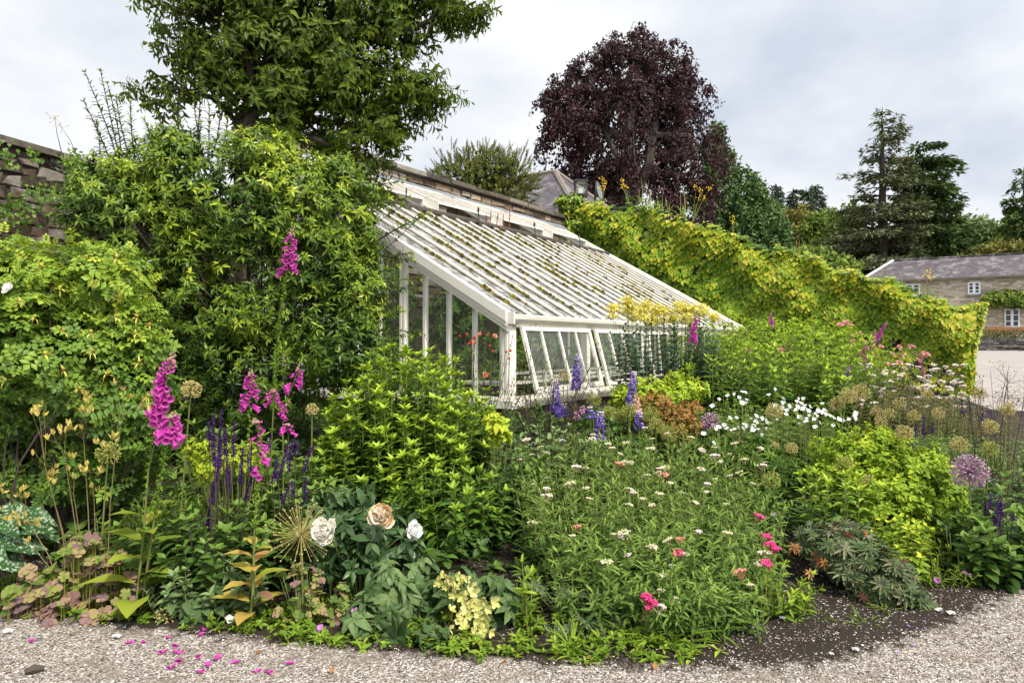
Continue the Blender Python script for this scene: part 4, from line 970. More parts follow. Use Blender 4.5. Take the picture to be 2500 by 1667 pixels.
leafy(mb, tw, P, P + dr * rng.uniform(.16, .30, n)[:, None], np.array([[0, 0, .03]]), 8, 1, .125, LANCE, .3, .8, .1, 1, .28, .62, .15, droop=.75, W=1.2, stem=(.0045, .002), seg=2)
mb.build('crown', M['lf_tree'], ft); tw.build('twigs', M['bark'], ft)
tm = MB(); tp = lambda px, py, dy=0.: at(px, py, Yt + dy)
tube(tm, [ground_at(606, Yt), tp(606, 420), tp(605, 330), tp(612, 290)], [.095, .088, .080, .072], 8)
limbs = [[(612, 295), (625, 250), (650, 150), (660, 20), (670, -120)], [(606, 300), (600, 230), (560, 120), (520, 20)], [(606, 305), (570, 290), (520, 240), (440, 215), (380, 225)], [(612, 290), (680, 230), (760, 140), (850, 60), (900, -60)], [(612, 300), (720, 290), (800, 250), (900, 220), (1010, 230)], [(612, 300), (700, 330), (770, 340), (850, 380), (880, 440)],
         [(760, 150), (880, 110), (980, 80), (1080, 35), (1160, 20)], [(720, 290), (820, 300), (930, 320)], [(600, 230), (540, 190), (480, 160)], [(625, 250), (600, 130), (590, 0)], [(660, 150), (740, 60), (780, -80)]]
for L_ in limbs: tube(tm, [tp(a, b, rng.uniform(-.35, .35) * (i > 0)) for i, (a, b) in enumerate(L_)], np.linspace(.052, .012, len(L_)), 6)
for i in rng.choice(n, 320, replace=False):
    L_ = limbs[rng.integers(len(limbs))]; j = rng.integers(1, len(L_)); best = min(((np.linalg.norm(tp(*q) - P[i]), q) for Lx in limbs for q in Lx[1:]), key=lambda z: z[0])[1]
    s0 = tp(*best); tube(tm, [s0, (s0 + P[i]) / 2 + rng.normal(0, .04, 3), P[i]], [.012, .008, .004], 4)
tm.build('trunk', M['bark'], ft)

# ---- the big whorled-leaf bush
Yv = 6.9
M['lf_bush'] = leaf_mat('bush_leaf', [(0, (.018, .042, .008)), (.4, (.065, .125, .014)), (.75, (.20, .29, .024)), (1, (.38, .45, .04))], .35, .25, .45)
bush = thing('evergreen_bush', 'big glossy bush with whorled pointed leaves covering the greenhouse gable', 'bush', ground_at(600, Yv + .5))
bl = [px_lobe(330, 560, Yv, 185, 190), px_lobe(250, 470, Yv, 95, 100), px_lobe(400, 420, Yv, 130, 90), px_lobe(560, 480, Yv, 190, 160), px_lobe(650, 370, Yv, 95, 70, .4), px_lobe(760, 500, Yv, 160, 140), px_lobe(830, 430, Yv, 70, 45, .35), px_lobe(790, 620, Yv, 130, 130), px_lobe(870, 700, Yv, 80, 130, .4), px_lobe(840, 830, Yv, 110, 120, .5), px_lobe(900, 900, Yv, 80, 60, .35),
      px_lobe(600, 700, Yv + .25, 240, 200), px_lobe(430, 760, Yv + .3, 150, 220), px_lobe(650, 900, Yv + .3, 190, 140), px_lobe(450, 960, Yv + .4, 150, 110), px_lobe(880, 580, Yv, 60, 70, .3), px_lobe(430, 350, Yv, 60, 50, .3)]
n = 7000; P, nn, r, li = lobes_pts(bl, n, .45, .45, .14, 2)
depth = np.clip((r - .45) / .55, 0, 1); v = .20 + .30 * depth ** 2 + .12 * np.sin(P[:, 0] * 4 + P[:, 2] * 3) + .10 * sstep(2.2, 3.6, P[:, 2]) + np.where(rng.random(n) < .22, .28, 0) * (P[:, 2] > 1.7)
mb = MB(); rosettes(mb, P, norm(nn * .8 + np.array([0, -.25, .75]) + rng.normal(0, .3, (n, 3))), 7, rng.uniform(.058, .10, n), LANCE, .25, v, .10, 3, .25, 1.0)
st_ = MB(); ctr = np.array([gx(600, Yv), Yv + .45, .9])
sel = rng.choice(n, 300, replace=False); tubes(st_, P[sel], P[sel] + (ctr - P[sel]) * rng.uniform(.15, .35, len(sel))[:, None], rng.normal(0, .04, (len(sel), 3)), .004, .008, 4, 4)
# leggy shoots leaning out at the top left
sh = [((290, 400), (207, 178)), ((300, 420), (245, 176)), ((320, 400), (283, 240)), ((280, 420), (205, 250)), ((330, 390), (318, 250)), ((350, 380), (352, 292)), ((240, 450), (236, 300)), ((300, 430), (262, 205)), ((420, 380), (450, 180)), ((480, 360), (490, 170)), ((460, 380), (400, 210)), ((520, 370), (530, 220)), ((430, 400), (385, 280)), ((440, 400), (425, 250)), ((500, 400), (470, 230)), ((510, 400), (510, 260)), ((530, 400), (555, 290)), ((460, 400), (440, 300)), ((480, 420), (490, 300)), ((400, 420), (360, 310))]
P0 = np.array([at(*a, Yv) for a, b in sh]); P1 = np.array([at(*b, Yv - .1) for a, b in sh])
leafy(mb, st_, P0, P1, rng.normal(0, .04, P0.shape), 26, 2, .072, LANCE, .5, .9, .1, 1, .35, .62, .12, spiral=True, stem=(.008, .004), tip=6)
# right-hand shoots against the glass
sh = [((900, 620), (1030, 540)), ((880, 640), (1000, 600)), ((900, 700), (1010, 680)), ((860, 560), (985, 500)), ((900, 780), (985, 740)), ((880, 840), (1000, 830)), ((850, 480), (975, 475)), ((905, 930), (1040, 850)), ((940, 940), (1075, 890)), ((930, 900), (1020, 900))]
P0 = np.array([at(*a, Yv) for a, b in sh]); P1 = np.array([at(*b, Yv) for a, b in sh])
for k in range(3): leafy(mb, st_, P0 + rng.normal(0, .06, P0.shape), P1 + rng.normal(0, .07, P0.shape), rng.normal(0, .05, P0.shape), 12, 2, .09, LANCE, .4, .9, .2, 1, .4, .62, .12, spiral=True, stem=(.006, .003), tip=5)
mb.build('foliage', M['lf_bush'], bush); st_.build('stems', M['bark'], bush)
# ================================================================ plants of the border
M['stem'] = plain('green_stem', (.10, .15, .03), .6, .3, 12, None, (.14, .13, .04))
M['stem_dark'] = plain('dark_stem', (.055, .04, .035), .7, .3)
M['stem_olive'] = plain('olive_stem', (.16, .17, .05), .7, .2, 10, None, (.18, .12, .06))
M['stem_straw'] = plain('straw_stem', (.30, .24, .10), .7, .2)
M['lf_lime'] = leaf_mat('lime_leaf', [(0, (.06, .12, .012)), (.45, (.18, .29, .02)), (.8, (.36, .46, .03)), (1, (.52, .56, .05))], .5, .3, .3)
M['lf_phlox'] = leaf_mat('phlox_leaf', [(0, (.022, .055, .01)), (.4, (.075, .155, .018)), (.75, (.19, .31, .025)), (1, (.36, .48, .04))], .4, .28, .4)
M['lf_rose'] = leaf_mat('rose_leaf', [(0, (.035, .075, .012)), (.45, (.10, .19, .022)), (.8, (.23, .33, .03)), (1, (.42, .45, .05))], .38, .25, .45)
M['lf_mid'] = leaf_mat('mid_green_leaf', [(0, (.02, .05, .01)), (.5, (.075, .145, .025)), (1, (.18, .28, .04))], .45, .25, .35)
M['lf_sage'] = leaf_mat('grey_green_leaf', [(0, (.035, .065, .022)), (.5, (.115, .175, .065)), (1, (.23, .31, .12))], .6, .2, .25)
M['lf_blue'] = leaf_mat('blue_green_leaf', [(0, (.03, .06, .035)), (.5, (.08, .14, .085)), (1, (.15, .235, .14))], .6, .2, .25)
M['lf_yarrow'] = leaf_mat('yarrow_leaf', [(0, (.04, .085, .016)), (.5, (.13, .215, .04)), (1, (.28, .39, .08))], .6, .28, .25)
M['lf_dark'] = leaf_mat('dark_glossy_leaf', [(0, (.012, .03, .010)), (.5, (.04, .085, .025)), (1, (.12, .18, .07))], .32, .15, .5)
M['lf_helle'] = leaf_mat('leathery_leaf', [(0, (.025, .05, .014)), (.5, (.06, .108, .034)), (.85, (.125, .185, .065)), (1, (.22, .23, .05))], .5, .14, .35)
M['lf_purple'] = leaf_mat('mauve_aquilegia_leaf', [(0, (.07, .13, .03)), (.3, (.20, .24, .05)), (.48, (.30, .22, .11)), (.7, (.25, .14, .13)), (.88, (.19, .115, .125)), (1, (.13, .10, .10))], .6, .2, .2)
M['lf_geran'] = leaf_mat('cut_geranium_leaf', [(0, (.035, .06, .022)), (.4, (.10, .15, .06)), (.72, (.19, .24, .12)), (.93, (.20, .165, .12)), (1, (.32, .12, .07))], .6, .2, .25)
M['lf_haze'] = leaf_mat('olive_brown_haze', [(0, (.07, .08, .025)), (.5, (.20, .19, .07)), (.8, (.30, .24, .11)), (1, (.36, .22, .13))], .6, .3, .2)
M['lf_autumn'] = leaf_mat('turning_leaf', [(0, (.10, .16, .02)), (.35, (.26, .31, .035)), (.6, (.40, .33, .06)), (.8, (.40, .22, .075)), (1, (.24, .13, .085))], .5, .25, .3)
M['lf_spot'] = leaf_mat('silver_spotted_leaf', [(0, (.02, .06, .015)), (1, (.05, .12, .03))], .45, .15, .3, (55, (.30, .38, .26), .53))
M['lf_rust'] = leaf_mat('rusty_bract', [(0, (.07, .11, .02)), (.45, (.20, .22, .04)), (.72, (.34, .22, .06)), (1, (.38, .13, .06))], .6, .25, .2)
M['weed'] = leaf_mat('fresh_weed_leaf', [(0, (.05, .10, .012)), (.5, (.14, .235, .02)), (1, (.32, .42, .04))], .5, .3, .25)
M['dead'] = leaf_mat('dead_leaf', [(0, (.12, .06, .03)), (.5, (.30, .15, .055)), (1, (.45, .30, .14))], .8, .1, .1)
def petal(name, stops, tr=.35): return leaf_mat(name, stops, .6, tr, .15)
M['fox'] = petal('magenta_petal', [(0, (.30, .012, .20)), (.5, (.50, .045, .36)), (1, (.68, .17, .50))])
M['fox_mauve'] = petal('mauve_pink_petal', [(0, (.45, .16, .36)), (1, (.72, .42, .62))])
M['fox_pale'] = petal('peach_petal', [(0, (.62, .35, .24)), (1, (.85, .62, .48))])
M['fox_bud'] = petal('pink_green_bud', [(0, (.22, .28, .07)), (.5, (.48, .32, .25)), (1, (.60, .20, .40))])
M['salvia'] = petal('violet_spike', [(0, (.022, .008, .035)), (.5, (.05, .016, .105)), (1, (.12, .05, .26))], .15)
M['lupin'] = petal('violet_blue_petal', [(0, (.07, .035, .25)), (.5, (.14, .08, .42)), (.8, (.32, .25, .58)), (1, (.60, .52, .60))], .2)
M['allium'] = leaf_mat('straw_seed', [(0, (.20, .19, .05)), (.5, (.42, .36, .13)), (1, (.62, .50, .24))], .7, .15, .15)
M['allium_green'] = leaf_mat('green_seed', [(0, (.14, .18, .03)), (.5, (.28, .31, .07)), (1, (.42, .42, .14))], .7, .15, .15)
M['allium_pink'] = leaf_mat('mauve_star', [(0, (.16, .09, .14)), (.5, (.34, .19, .30)), (1, (.60, .45, .52))], .7, .15, .15)
M['cream'] = petal('cream_petal', [(0, (.72, .60, .34)), (.25, (.88, .84, .72)), (1, (.93, .91, .86))], .35)
M['brownpetal'] = petal('browning_petal', [(0, (.34, .16, .04)), (.35, (.58, .38, .18)), (.6, (.84, .76, .62)), (1, (.88, .85, .78))], .25)
M['white'] = M['white']
M['whitefl'] = petal('white_petal', [(0, (.75, .76, .72)), (1, (.92, .92, .92))], .3)
M['umbel'] = petal('cream_umbel', [(0, (.34, .34, .16)), (.5, (.56, .53, .32)), (1, (.78, .75, .60))], .2)
M['umbel_white'] = petal('pale_pink_umbel', [(0, (.55, .42, .36)), (.5, (.76, .66, .58)), (1, (.90, .87, .82))], .3)
M['umbel_red'] = petal('crimson_umbel', [(0, (.45, .02, .10)), (.5, (.68, .035, .20)), (1, (.80, .12, .32))], .15)
M['umbel_coral'] = petal('coral_umbel', [(0, (.45, .14, .12)), (1, (.65, .30, .22))], .15)
M['yellowfl'] = petal('sulphur_fluff', [(0, (.50, .45, .05)), (.5, (.76, .68, .12)), (1, (.88, .82, .30))], .3)
M['yellow'] = petal('golden_petal', [(0, (.62, .38, .01)), (1, (.80, .60, .03))], .2)
M['rosepink'] = petal('rose_pink_petal', [(0, (.60, .10, .18)), (.4, (.70, .28, .30)), (1, (.84, .60, .52))], .3)
M['rosered'] = petal('red_bud', [(0, (.45, .02, .025)), (1, (.68, .06, .06))], .2)
M['rosecoral'] = petal('coral_petal', [(0, (.66, .17, .14)), (1, (.82, .46, .34))], .3)
M['hellefl'] = petal('greenish_cream_sepal', [(0, (.34, .40, .08)), (.5, (.58, .57, .20)), (.85, (.68, .62, .32)), (1, (.52, .34, .20))], .3)
M['hip'] = petal('yellow_sepal', [(0, (.30, .15, .05)), (.3, (.48, .42, .06)), (1, (.60, .55, .14))], .2)
M['pod'] = petal('yellow_seed_pod', [(0, (.26, .25, .05)), (.5, (.48, .41, .10)), (1, (.58, .44, .16))], .2)
M['violetfl'] = petal('violet_petal', [(0, (.22, .10, .42)), (1, (.50, .30, .60))], .3)
M['pinkdaisy'] = petal('mauve_daisy', [(0, (.10, .01, .08)), (.4, (.42, .10, .40)), (1, (.62, .34, .58))], .2)

UP = np.array([0, 0, 1.])
def bases(px, Y, rx, ry, n):
    """n points in an ellipse on the ground"""
    a = rng.uniform(0, 2 * PI, n); r = np.sqrt(rng.uniform(0, 1, n)); x = gx(px, Y) + rx * r * np.cos(a); y = Y + ry * r * np.sin(a)
    return np.stack([x, y, gz(x, y)], 1), r, a

def stem_clump(name, label, cat, px, Y, rx, ry, n, h0, h1, mat, L, tpl=LANCE, nodes=13, per=2, group=None, lean=.15, e0=.05, e1=.8, tip=5, v0=.2, v1=.6, droop=0., spiral=False, stem=(.005, .003), front=.0, smat=None, W=1., s0=.12, vj=.12, front_f=None):
    B0, r, a = bases(px, Y, rx, ry, n)
    h = h0 + (h1 - h0) * (1 - r ** 2) + rng.normal(0, .06 * h1, n)
    fr = np.clip((Y - B0[:, 1]) / max(ry, .01), -1, 1); h = h * (1 - front * np.clip(fr, 0, 1) ** 1.5)
    T = B0 + np.stack([np.cos(a) * r * lean * h, np.sin(a) * r * lean * h - .04 * h, h], 1) + rng.normal(0, .025, (n, 3))
    t = thing(name, label, cat, ground_at(px, Y), group)
    mb = MB(); sm = MB()
    leafy(mb, sm, B0, T, rng.normal(0, .02, (n, 3)), nodes, per, L, tpl, e0, e1, s0, 1, v0, v1, vj, droop, spiral, W, stem, tip)
    mb.build('foliage', mat, t); sm.build('stems', smat or M['stem'], t)
    return t, B0, T

def mound(name, label, cat, px, Y, lobes, mat, n, L, tpl=OVATE, k=6, group=None, v=.45, rmin=.5, e=.3, up=.8, inner=2, vj=.12, droop=.2, stems=60, W=1., smat=None, vtop=.2):
    t = thing(name, label, cat, ground_at(px, Y), group)
    P, nn, r, li = lobes_pts(lobes, n, rmin, .5, .12)
    g0 = gz(P[:, 0], P[:, 1]); P[:, 2] = np.maximum(P[:, 2], g0 + .03)
    hh = (P[:, 2] - g0) / max(1e-3, (P[:, 2] - g0).max())
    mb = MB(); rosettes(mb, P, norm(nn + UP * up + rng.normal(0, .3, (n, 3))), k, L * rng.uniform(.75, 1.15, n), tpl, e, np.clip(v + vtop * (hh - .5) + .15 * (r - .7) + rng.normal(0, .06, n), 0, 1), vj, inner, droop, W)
    st = MB(); sel = rng.choice(n, min(n, stems), replace=False); c = np.array([*ground_at(px, Y)])
    q = P[sel] * .35 + c * .65; q[:, 2] = gz(q[:, 0], q[:, 1]); tubes(st, q, P[sel], None, .004, .002, 3, 2)
    mb.build('foliage', mat, t); st.build('stems', smat or M['stem'], t); return t

# ---------------------------------------------------------------- flower builders
BELL_ME = {}
def bell_mesh(key):
    if key in BELL_ME: return BELL_ME[key]
    mb = MB(); V, Fc = BELL; mb.add(V, Fc, np.clip(V[:, 1] * .55 + .2 + rng.normal(0, .03, len(V)), 0, 1)); o = mb.build('bell', M[key], smooth=True); me = o.data; bpy.data.objects.remove(o); BELL_ME[key] = me; return me
def s_at(pts, seg, row):
    rows = [HY - (p[2] - CAMH) * F_PX / p[1] for p in pts]
    s = np.linspace(0, 1, 400); rr = np.interp(s, seg, rows); return float(s[np.argmin(np.abs(rr - row))])
def foxglove(label, base, pts, spike=(.62, .93), bells=26, size=.05, side=None, key='fox', pods=0, leaves=6, leafL=.16, lmat='lf_mid', group='foxgloves', near=True, stem_r=.006, name='foxglove', lv=.5, zone=None):
    """pts: points of the stem from base to tip; spike: where along it the open bells sit"""
    base = np.array(base, float); t = thing(name, label, 'flower', base, group)
    pts = np.array(pts, float); seg = np.concatenate([[0], np.cumsum(np.linalg.norm(np.diff(pts, axis=0), axis=1))]); seg = seg / seg[-1]
    if spike[0] > 1: spike = tuple(s_at(pts, seg, r) for r in spike)
    if zone and zone[0] > 1: zone = tuple(s_at(pts, seg, r) for r in zone)
    def C_(s): return np.array([np.interp(s, seg, pts[:, i]) for i in range(3)])
    ss = np.linspace(0, 1, 14); mb = MB(); tube(mb, [C_(s) for s in ss], np.linspace(stem_r, stem_r * .3, 14), 5); mb.build('stem', M['stem'], t)
    side = np.array([0, -1, 0]) if side is None else np.array(side, float)
    n = bells; s_ = spike[0] + (spike[1] - spike[0]) * np.linspace(0, 1, n) ** .9
    mbs = MB()
    for i, s in enumerate(s_):
        p = C_(s); a = rng.uniform(-1.5, 1.5) if i % 2 else rng.uniform(-2.4, 2.4)
        d = np.array([side[0] * math.cos(a) - side[1] * math.sin(a), side[0] * math.sin(a) + side[1] * math.cos(a), 0])
        f = (s - spike[0]) / (spike[1] - spike[0]); sz = size * (1 - .62 * f ** 1.4) * rng.uniform(.9, 1.1)
        D = norm(d * (1.0) + np.array([0, 0, -.72 + .6 * f]) + rng.normal(0, .12, 3))
        if near:
            o = bpy.data.objects.new('bell', bell_mesh(key)); C.objects.link(o); o.parent = t
            o.location = tuple(p + d * .012 - base); o.rotation_euler = Vector(D).to_track_quat('Y', 'Z').to_euler(); o.scale = (sz * .82, sz, sz * .82)
        else:
            V, Fc = place(BELL, p, D, UP, sz, .85); mbs.add(V, Fc, np.clip(BELL[0][:, 1] * .55 + .2 + rng.normal(0, .08), 0, 1))
    if not near: mbs.build('flower_spike', M[key], t, True)
    mb = MB(); nb = 16; sb = spike[1] + (1 - spike[1]) * np.linspace(0, 1, nb)
    for s in sb:
        f = (s - spike[1]) / max(1e-3, 1 - spike[1]); a = rng.uniform(0, 2 * PI); d = np.array([math.cos(a), math.sin(a), -.4 + f])
        put(mb, BLOB5, C_(s) + d * .004, d, UP, size * (.36 - .22 * f) , 1, np.clip(.8 - .8 * f + rng.normal(0, .1), 0, 1))
    mb.build('buds', M['fox_bud'], t)
    if pods:
        mb = MB(); lo, hi = zone or (.3, spike[0])
        for s in np.linspace(lo, hi, pods):
            a = rng.uniform(-1.8, 1.8); d = np.array([side[0] * math.cos(a) - side[1] * math.sin(a), side[0] * math.sin(a) + side[1] * math.cos(a), .35])
            put(mb, BLOB5, C_(s), d, UP, .022, .8, rng.uniform(.3, .8)); put(mb, TINYW, np.repeat(C_(s)[None], 3, 0), d + rng.normal(0, .6, (3, 3)), UP, .03, 1, rng.uniform(.4, .9, 3))
        mb.build('seed_pods', M['lf_phlox'], t)
    if leaves:
        mb = MB(); k = np.arange(leaves); s = .02 + .40 * (k / leaves); p = np.array([C_(x) for x in s])
        a = k * 2.4 + rng.uniform(0, 6); d = np.stack([np.cos(a), np.sin(a), .55 + .3 * k / leaves], 1)
        put(mb, BIGLEAF, p, d, UP, leafL * (1 - .5 * k / leaves) * rng.uniform(.85, 1.15, leaves), 1, np.clip(lv + rng.normal(0, .15, leaves), 0, 1)); mb.build('leaf', M[lmat], t, True)
    return t

def spike_mesh(mb, p0, p1, w, nw, per, size, bend=None, v=.5, taper=.7, vgrad=0., tpl=BLOB5, solid=None):
    p0 = np.array(p0, float); p1 = np.array(p1, float); s = np.repeat(np.linspace(0, 1, nw), per)
    a = rng.uniform(0, 2 * PI, len(s)); ax = norm(p1 - p0); u, q = frame(ax)
    d = np.cos(a)[:, None] * u + np.sin(a)[:, None] * q
    r = w * (1 - taper * s ** 1.6); b = np.zeros(3) if bend is None else np.array(bend)
    P = p0 + (p1 - p0) * s[:, None] + b * (4 * s * (1 - s))[:, None] + d * (r * .45)[:, None]
    put(mb, tpl, P, d + ax * .5, ax, size * (1 - .5 * taper * s) * rng.uniform(.8, 1.2, len(s)), 1, np.clip(v + vgrad * s ** 3 + rng.normal(0, .15, len(s)), 0, 1))

def lupin(label, px0, py0, px1, py1, Y, group='lupins', key='lupin', name='lupin'):
    b = ground_at(px0, Y); p0 = at(px0, py0, Y); p1 = at(px1, py1, Y); t = thing(name, label, 'flower', b, group)
    mb = MB(); tubes(mb, b, p0, None, .006, .005, 5, 3); tubes(mb, p0, p1, None, .005, .003, 5, 3); mb.build('stem', M['stem'], t)
    mb = MB(); H = np.linalg.norm(p1 - p0); spike_mesh(mb, p0, p1, .058, int(H / .021), 8, .034, None, .40, .62, .6); mb.build('flower_spike', M[key], t)
    mb = MB(); n = 7; a = rng.uniform(0, 2 * PI, n); q = b + np.stack([np.cos(a) * .12, np.sin(a) * .12, rng.uniform(.2, .6, n) * (p0[2] - b[2])], 1)
    rosettes(mb, q, UP + rng.normal(0, .3, (n, 3)), 9, .09, TINY, .2, .5, .1, 0); mb.build('leaves', M['lf_mid'], t); return t

def allium(label, px, py, Y, rpx, key='allium', base_px=None, n=110, group='allium seed heads', knob=.010, name='allium', base_Y=None, gy=None):
    c = at(px, py, Y); bY = base_Y or Y; b = ground_at(base_px if base_px is not None else px, bY); R = rpx / F_PX * Y
    t = thing(name, label, 'flower', b, group)
    mb = MB(); bend = np.array([(c[0] - b[0]) * -.12, 0, 0.02]); tubes(mb, b, c, bend, .0065, .0045, 5, 6); mb.build('stem', M['stem'] if key != 'dry' else M['stem_straw'], t)
    i = np.arange(n) + .5; ph = np.arccos(1 - 1.86 * i / n); th = PI * (1 + 5 ** .5) * i
    d = np.stack([np.cos(th) * np.sin(ph), np.sin(th) * np.sin(ph), np.cos(ph)], 1); d = norm(d + rng.normal(0, .1, d.shape)); rr = R * rng.uniform(.8, 1.05, n)
    mb = MB(); tubes(mb, np.repeat(c[None], n, 0), c + d * rr[:, None], None, .0014, .0010, 3, 1, .35)
    put(mb, BLOB5, c + d * rr[:, None] * .96, d, UP, knob * rng.uniform(.8, 1.3, n), 1, np.clip(rng.normal(.6, .22, n), 0, 1))
    for k in range(2): put(mb, TINY, c + d * rr[:, None] * .98, norm(d + rng.normal(0, 1., d.shape)), d, knob * 1.1, 1., np.clip(rng.normal(.75, .2, n), 0, 1))
    mb.build('flower_head', M[key], t); return t

def bloom_mesh(mb, c, axis, R, rings=((1.25, 9, 1.), (.9, 8, .85), (.55, 8, .7), (.25, 6, .5)), v=.6, vj=.15, tpl=PETAL, ruff=.15):
    c = np.array(c, float); axis = norm(np.array(axis, float)); u, w = frame(axis)
    for ang, k, sc_ in rings:
        a = np.arange(k) * 2 * PI / k + rng.uniform(0, 6) + rng.normal(0, ruff, k)
        rad = np.cos(a)[:, None] * u + np.sin(a)[:, None] * w; el = ang + rng.normal(0, ruff, k)
        D = np.sin(el)[:, None] * rad + np.cos(el)[:, None] * axis; N = -np.cos(el)[:, None] * rad + np.sin(el)[:, None] * axis
        put(mb, tpl, np.repeat((c - axis * R * .12)[None], k, 0), D, N, R * sc_ * rng.uniform(.85, 1.1, k), 1, np.clip(v + rng.normal(0, vj, k), 0, 1))
SEPAL = leaf_tpl([0, .3, .6, .85, 1], [.06, .22, .29, .19, 0], .4, -.2, .05)
FLAT5 = ((1.25, 5, 1.),)
FULL = ((1.35, 7, 1.), (1.0, 6, .85), (.6, 5, .7), (.25, 4, .5))

def umbel_heads(parent, pts, mats, R, part='flower_head', labels=None):
    """flat flower heads as parts that share a few meshes"""
    protos = {}
    for i, (p, mk) in enumerate(zip(pts, mats)):
        key = (mk, i % 4)
        if key not in protos:
            mb = MB(); k = 26; a = rng.uniform(0, 2 * PI, k); r = np.sqrt(rng.uniform(0, 1, k)); q = np.stack([np.cos(a) * r, np.sin(a) * r, .22 * (1 - r ** 2) + rng.normal(0, .05, k)], 1)
            put(mb, BLOB5, q, UP + rng.normal(0, .25, (k, 3)), np.array([1., 0, 0]), .42, 1, np.clip(rng.normal(.55, .2, k), 0, 1))
            tubes(mb, np.tile([0, 0, -.9], (9, 1)), q[:9], None, .05, .04, 3, 1, .0)
            o = mb.build(part, M[mk]); protos[key] = o.data; bpy.data.objects.remove(o)
        o = bpy.data.objects.new(part, protos[key]); C.objects.link(o); o.parent = parent
        s = R * rng.uniform(.7, 1.25); o.location = tuple(np.array(p) - np.array(parent['_o'])); o.scale = (s, s, s * rng.uniform(.8, 1.1)); o.rotation_euler = (rng.normal(0, .2), rng.normal(0, .2), rng.uniform(0, 6))
        if labels and i in labels: o['label'] = labels[i]

def part_blooms(parent, pts, key, R, rings, part='bloom', v=.6, facing=None, variants=4, tpl=PETAL, squash=1.):
    protos = []
    for k in range(variants):
        mb = MB(); bloom_mesh(mb, (0, 0, 0), (0, 0, 1), 1., rings, v, .2, tpl); o = mb.build(part, M[key]); protos.append(o.data); bpy.data.objects.remove(o)
    for i, p in enumerate(pts):
        o = bpy.data.objects.new(part, protos[i % variants]); C.objects.link(o); o.parent = parent
        f = norm((np.array(facing) if facing is not None else np.array([0, -.7, .7])) + rng.normal(0, .35, 3))
        o.location = tuple(np.array(p) - np.array(parent['_o'])); o.rotation_euler = Vector(f).to_track_quat('Z', 'Y').to_euler(); s = R * rng.uniform(.75, 1.2); o.scale = (s, s, s * squash)

# ================================================================ BACK OF THE BORDER
# blue-green meadow rue with sulphur heads
Yq = 9.3
t, B0, T = stem_clump('meadow_rue', 'tall blue-green meadow rue topped with fluffy sulphur-yellow flowers before the greenhouse front', 'flower', 1625, Yq, .72, .5, 120, 1.05, 1.35, M['lf_blue'], .085, OVATE, 16, 3, None, .05, .2, .9, 2, .3, .65, .1, True, (.004, .002))
pts = [(1500, 752), (1496, 772), (1540, 746), (1530, 760), (1545, 775), (1575, 742), (1580, 755), (1573, 774), (1605, 752), (1600, 765), (1620, 760), (1640, 780), (1648, 775), (1665, 760), (1676, 752), (1680, 772), (1700, 765), (1690, 785), (1720, 762), (1742, 770), (1745, 778), (1615, 783), (1655, 742), (1530, 735), (1560, 760), (1590, 783), (1710, 750), (1668, 782)]
pr = []
for k in range(3):
    mb = MB(); n = 130; d = norm(rng.normal(0, 1, (n, 3))) * rng.uniform(.3, 1, n)[:, None] * [1, 1, .6]; put(mb, TINYW, d, d + rng.normal(0, .5, (n, 3)), UP, .46, .9, np.clip(rng.normal(.55, .25, n), 0, 1)); o = mb.build('flower_cluster', M['yellowfl']); pr.append(o.data); bpy.data.objects.remove(o)
st = MB()
for i, (a, b_) in enumerate(pts):
    p = at(a, b_, Yq + rng.uniform(-.35, .3)); o = bpy.data.objects.new('flower_cluster', pr[i % 3]); C.objects.link(o); o.parent = t; o.location = tuple(p - np.array(t['_o'])); s = rng.uniform(.085, .13); o.scale = (s, s, s * .85); o.rotation_euler = (0, 0, rng.uniform(0, 6))
    q = ground_at(1625 + (a - 1625) * .8, p[1]); tubes(st, q, p, rng.normal(0, .02, 3), .005, .003, 3, 4)
st.build('stems', M['lf_blue'], t)
# phlox masses right of it
stem_clump('phlox', 'wide bright green leafy phlox drift at the foot of the ivy wall', 'plant', 1890, 11.0, 1.7, 1.2, 150, 1.05, 1.3, M['lf_lime'], .15, LANCE, 13, 2, 'phlox clumps', .12, .1, .9, 5, .1, .5, stem=(.006, .004))
stem_clump('phlox', 'leafy green phlox clump behind the white geranium flowers', 'plant', 1860, 8.9, 1.05, .6, 120, .72, .95, M['lf_phlox'], .14, LANCE, 13, 2, 'phlox clumps', .15, .1, .9, 5, .32, .72)
stem_clump('phlox', 'leafy green phlox clump right of the yellow meadow rue', 'plant', 1760, 9.9, .5, .5, 50, .85, 1.1, M['lf_phlox'], .13, LANCE, 13, 2, 'phlox clumps', .15, .1, .9, 5, .35, .75)
stem_clump('phlox', 'leafy green phlox clump left of the lilac foxglove spike', 'plant', 2030, 9.4, .75, .5, 80, .85, 1.08, M['lf_phlox'], .13, LANCE, 13, 2, 'phlox clumps', .15, .1, .9, 5, .35, .75)
mound('leafy_shrub', 'loose bright green shrub right under the far end of the greenhouse eaves', 'shrub', 1900, 13.2, [px_lobe(1830, 850, 13.2, 90, 60, .7), px_lobe(1930, 830, 13.2, 100, 55, .8), px_lobe(2020, 850, 13.2, 80, 55, .7), px_lobe(1800, 870, 12.5, 60, 50, .5)], M['lf_lime'], 1100, .12, OVATE, 6, None, .28, .4)
stem_clump('iris', 'fan of dark green sword leaves between the pink roses', 'plant', 1783, 9.0, .1, .08, 16, .6, .78, M['lf_mid'], .30, STRAP, 3, 2, None, .2, 1.2, 1.4, 0, .2, .4, W=1.2)
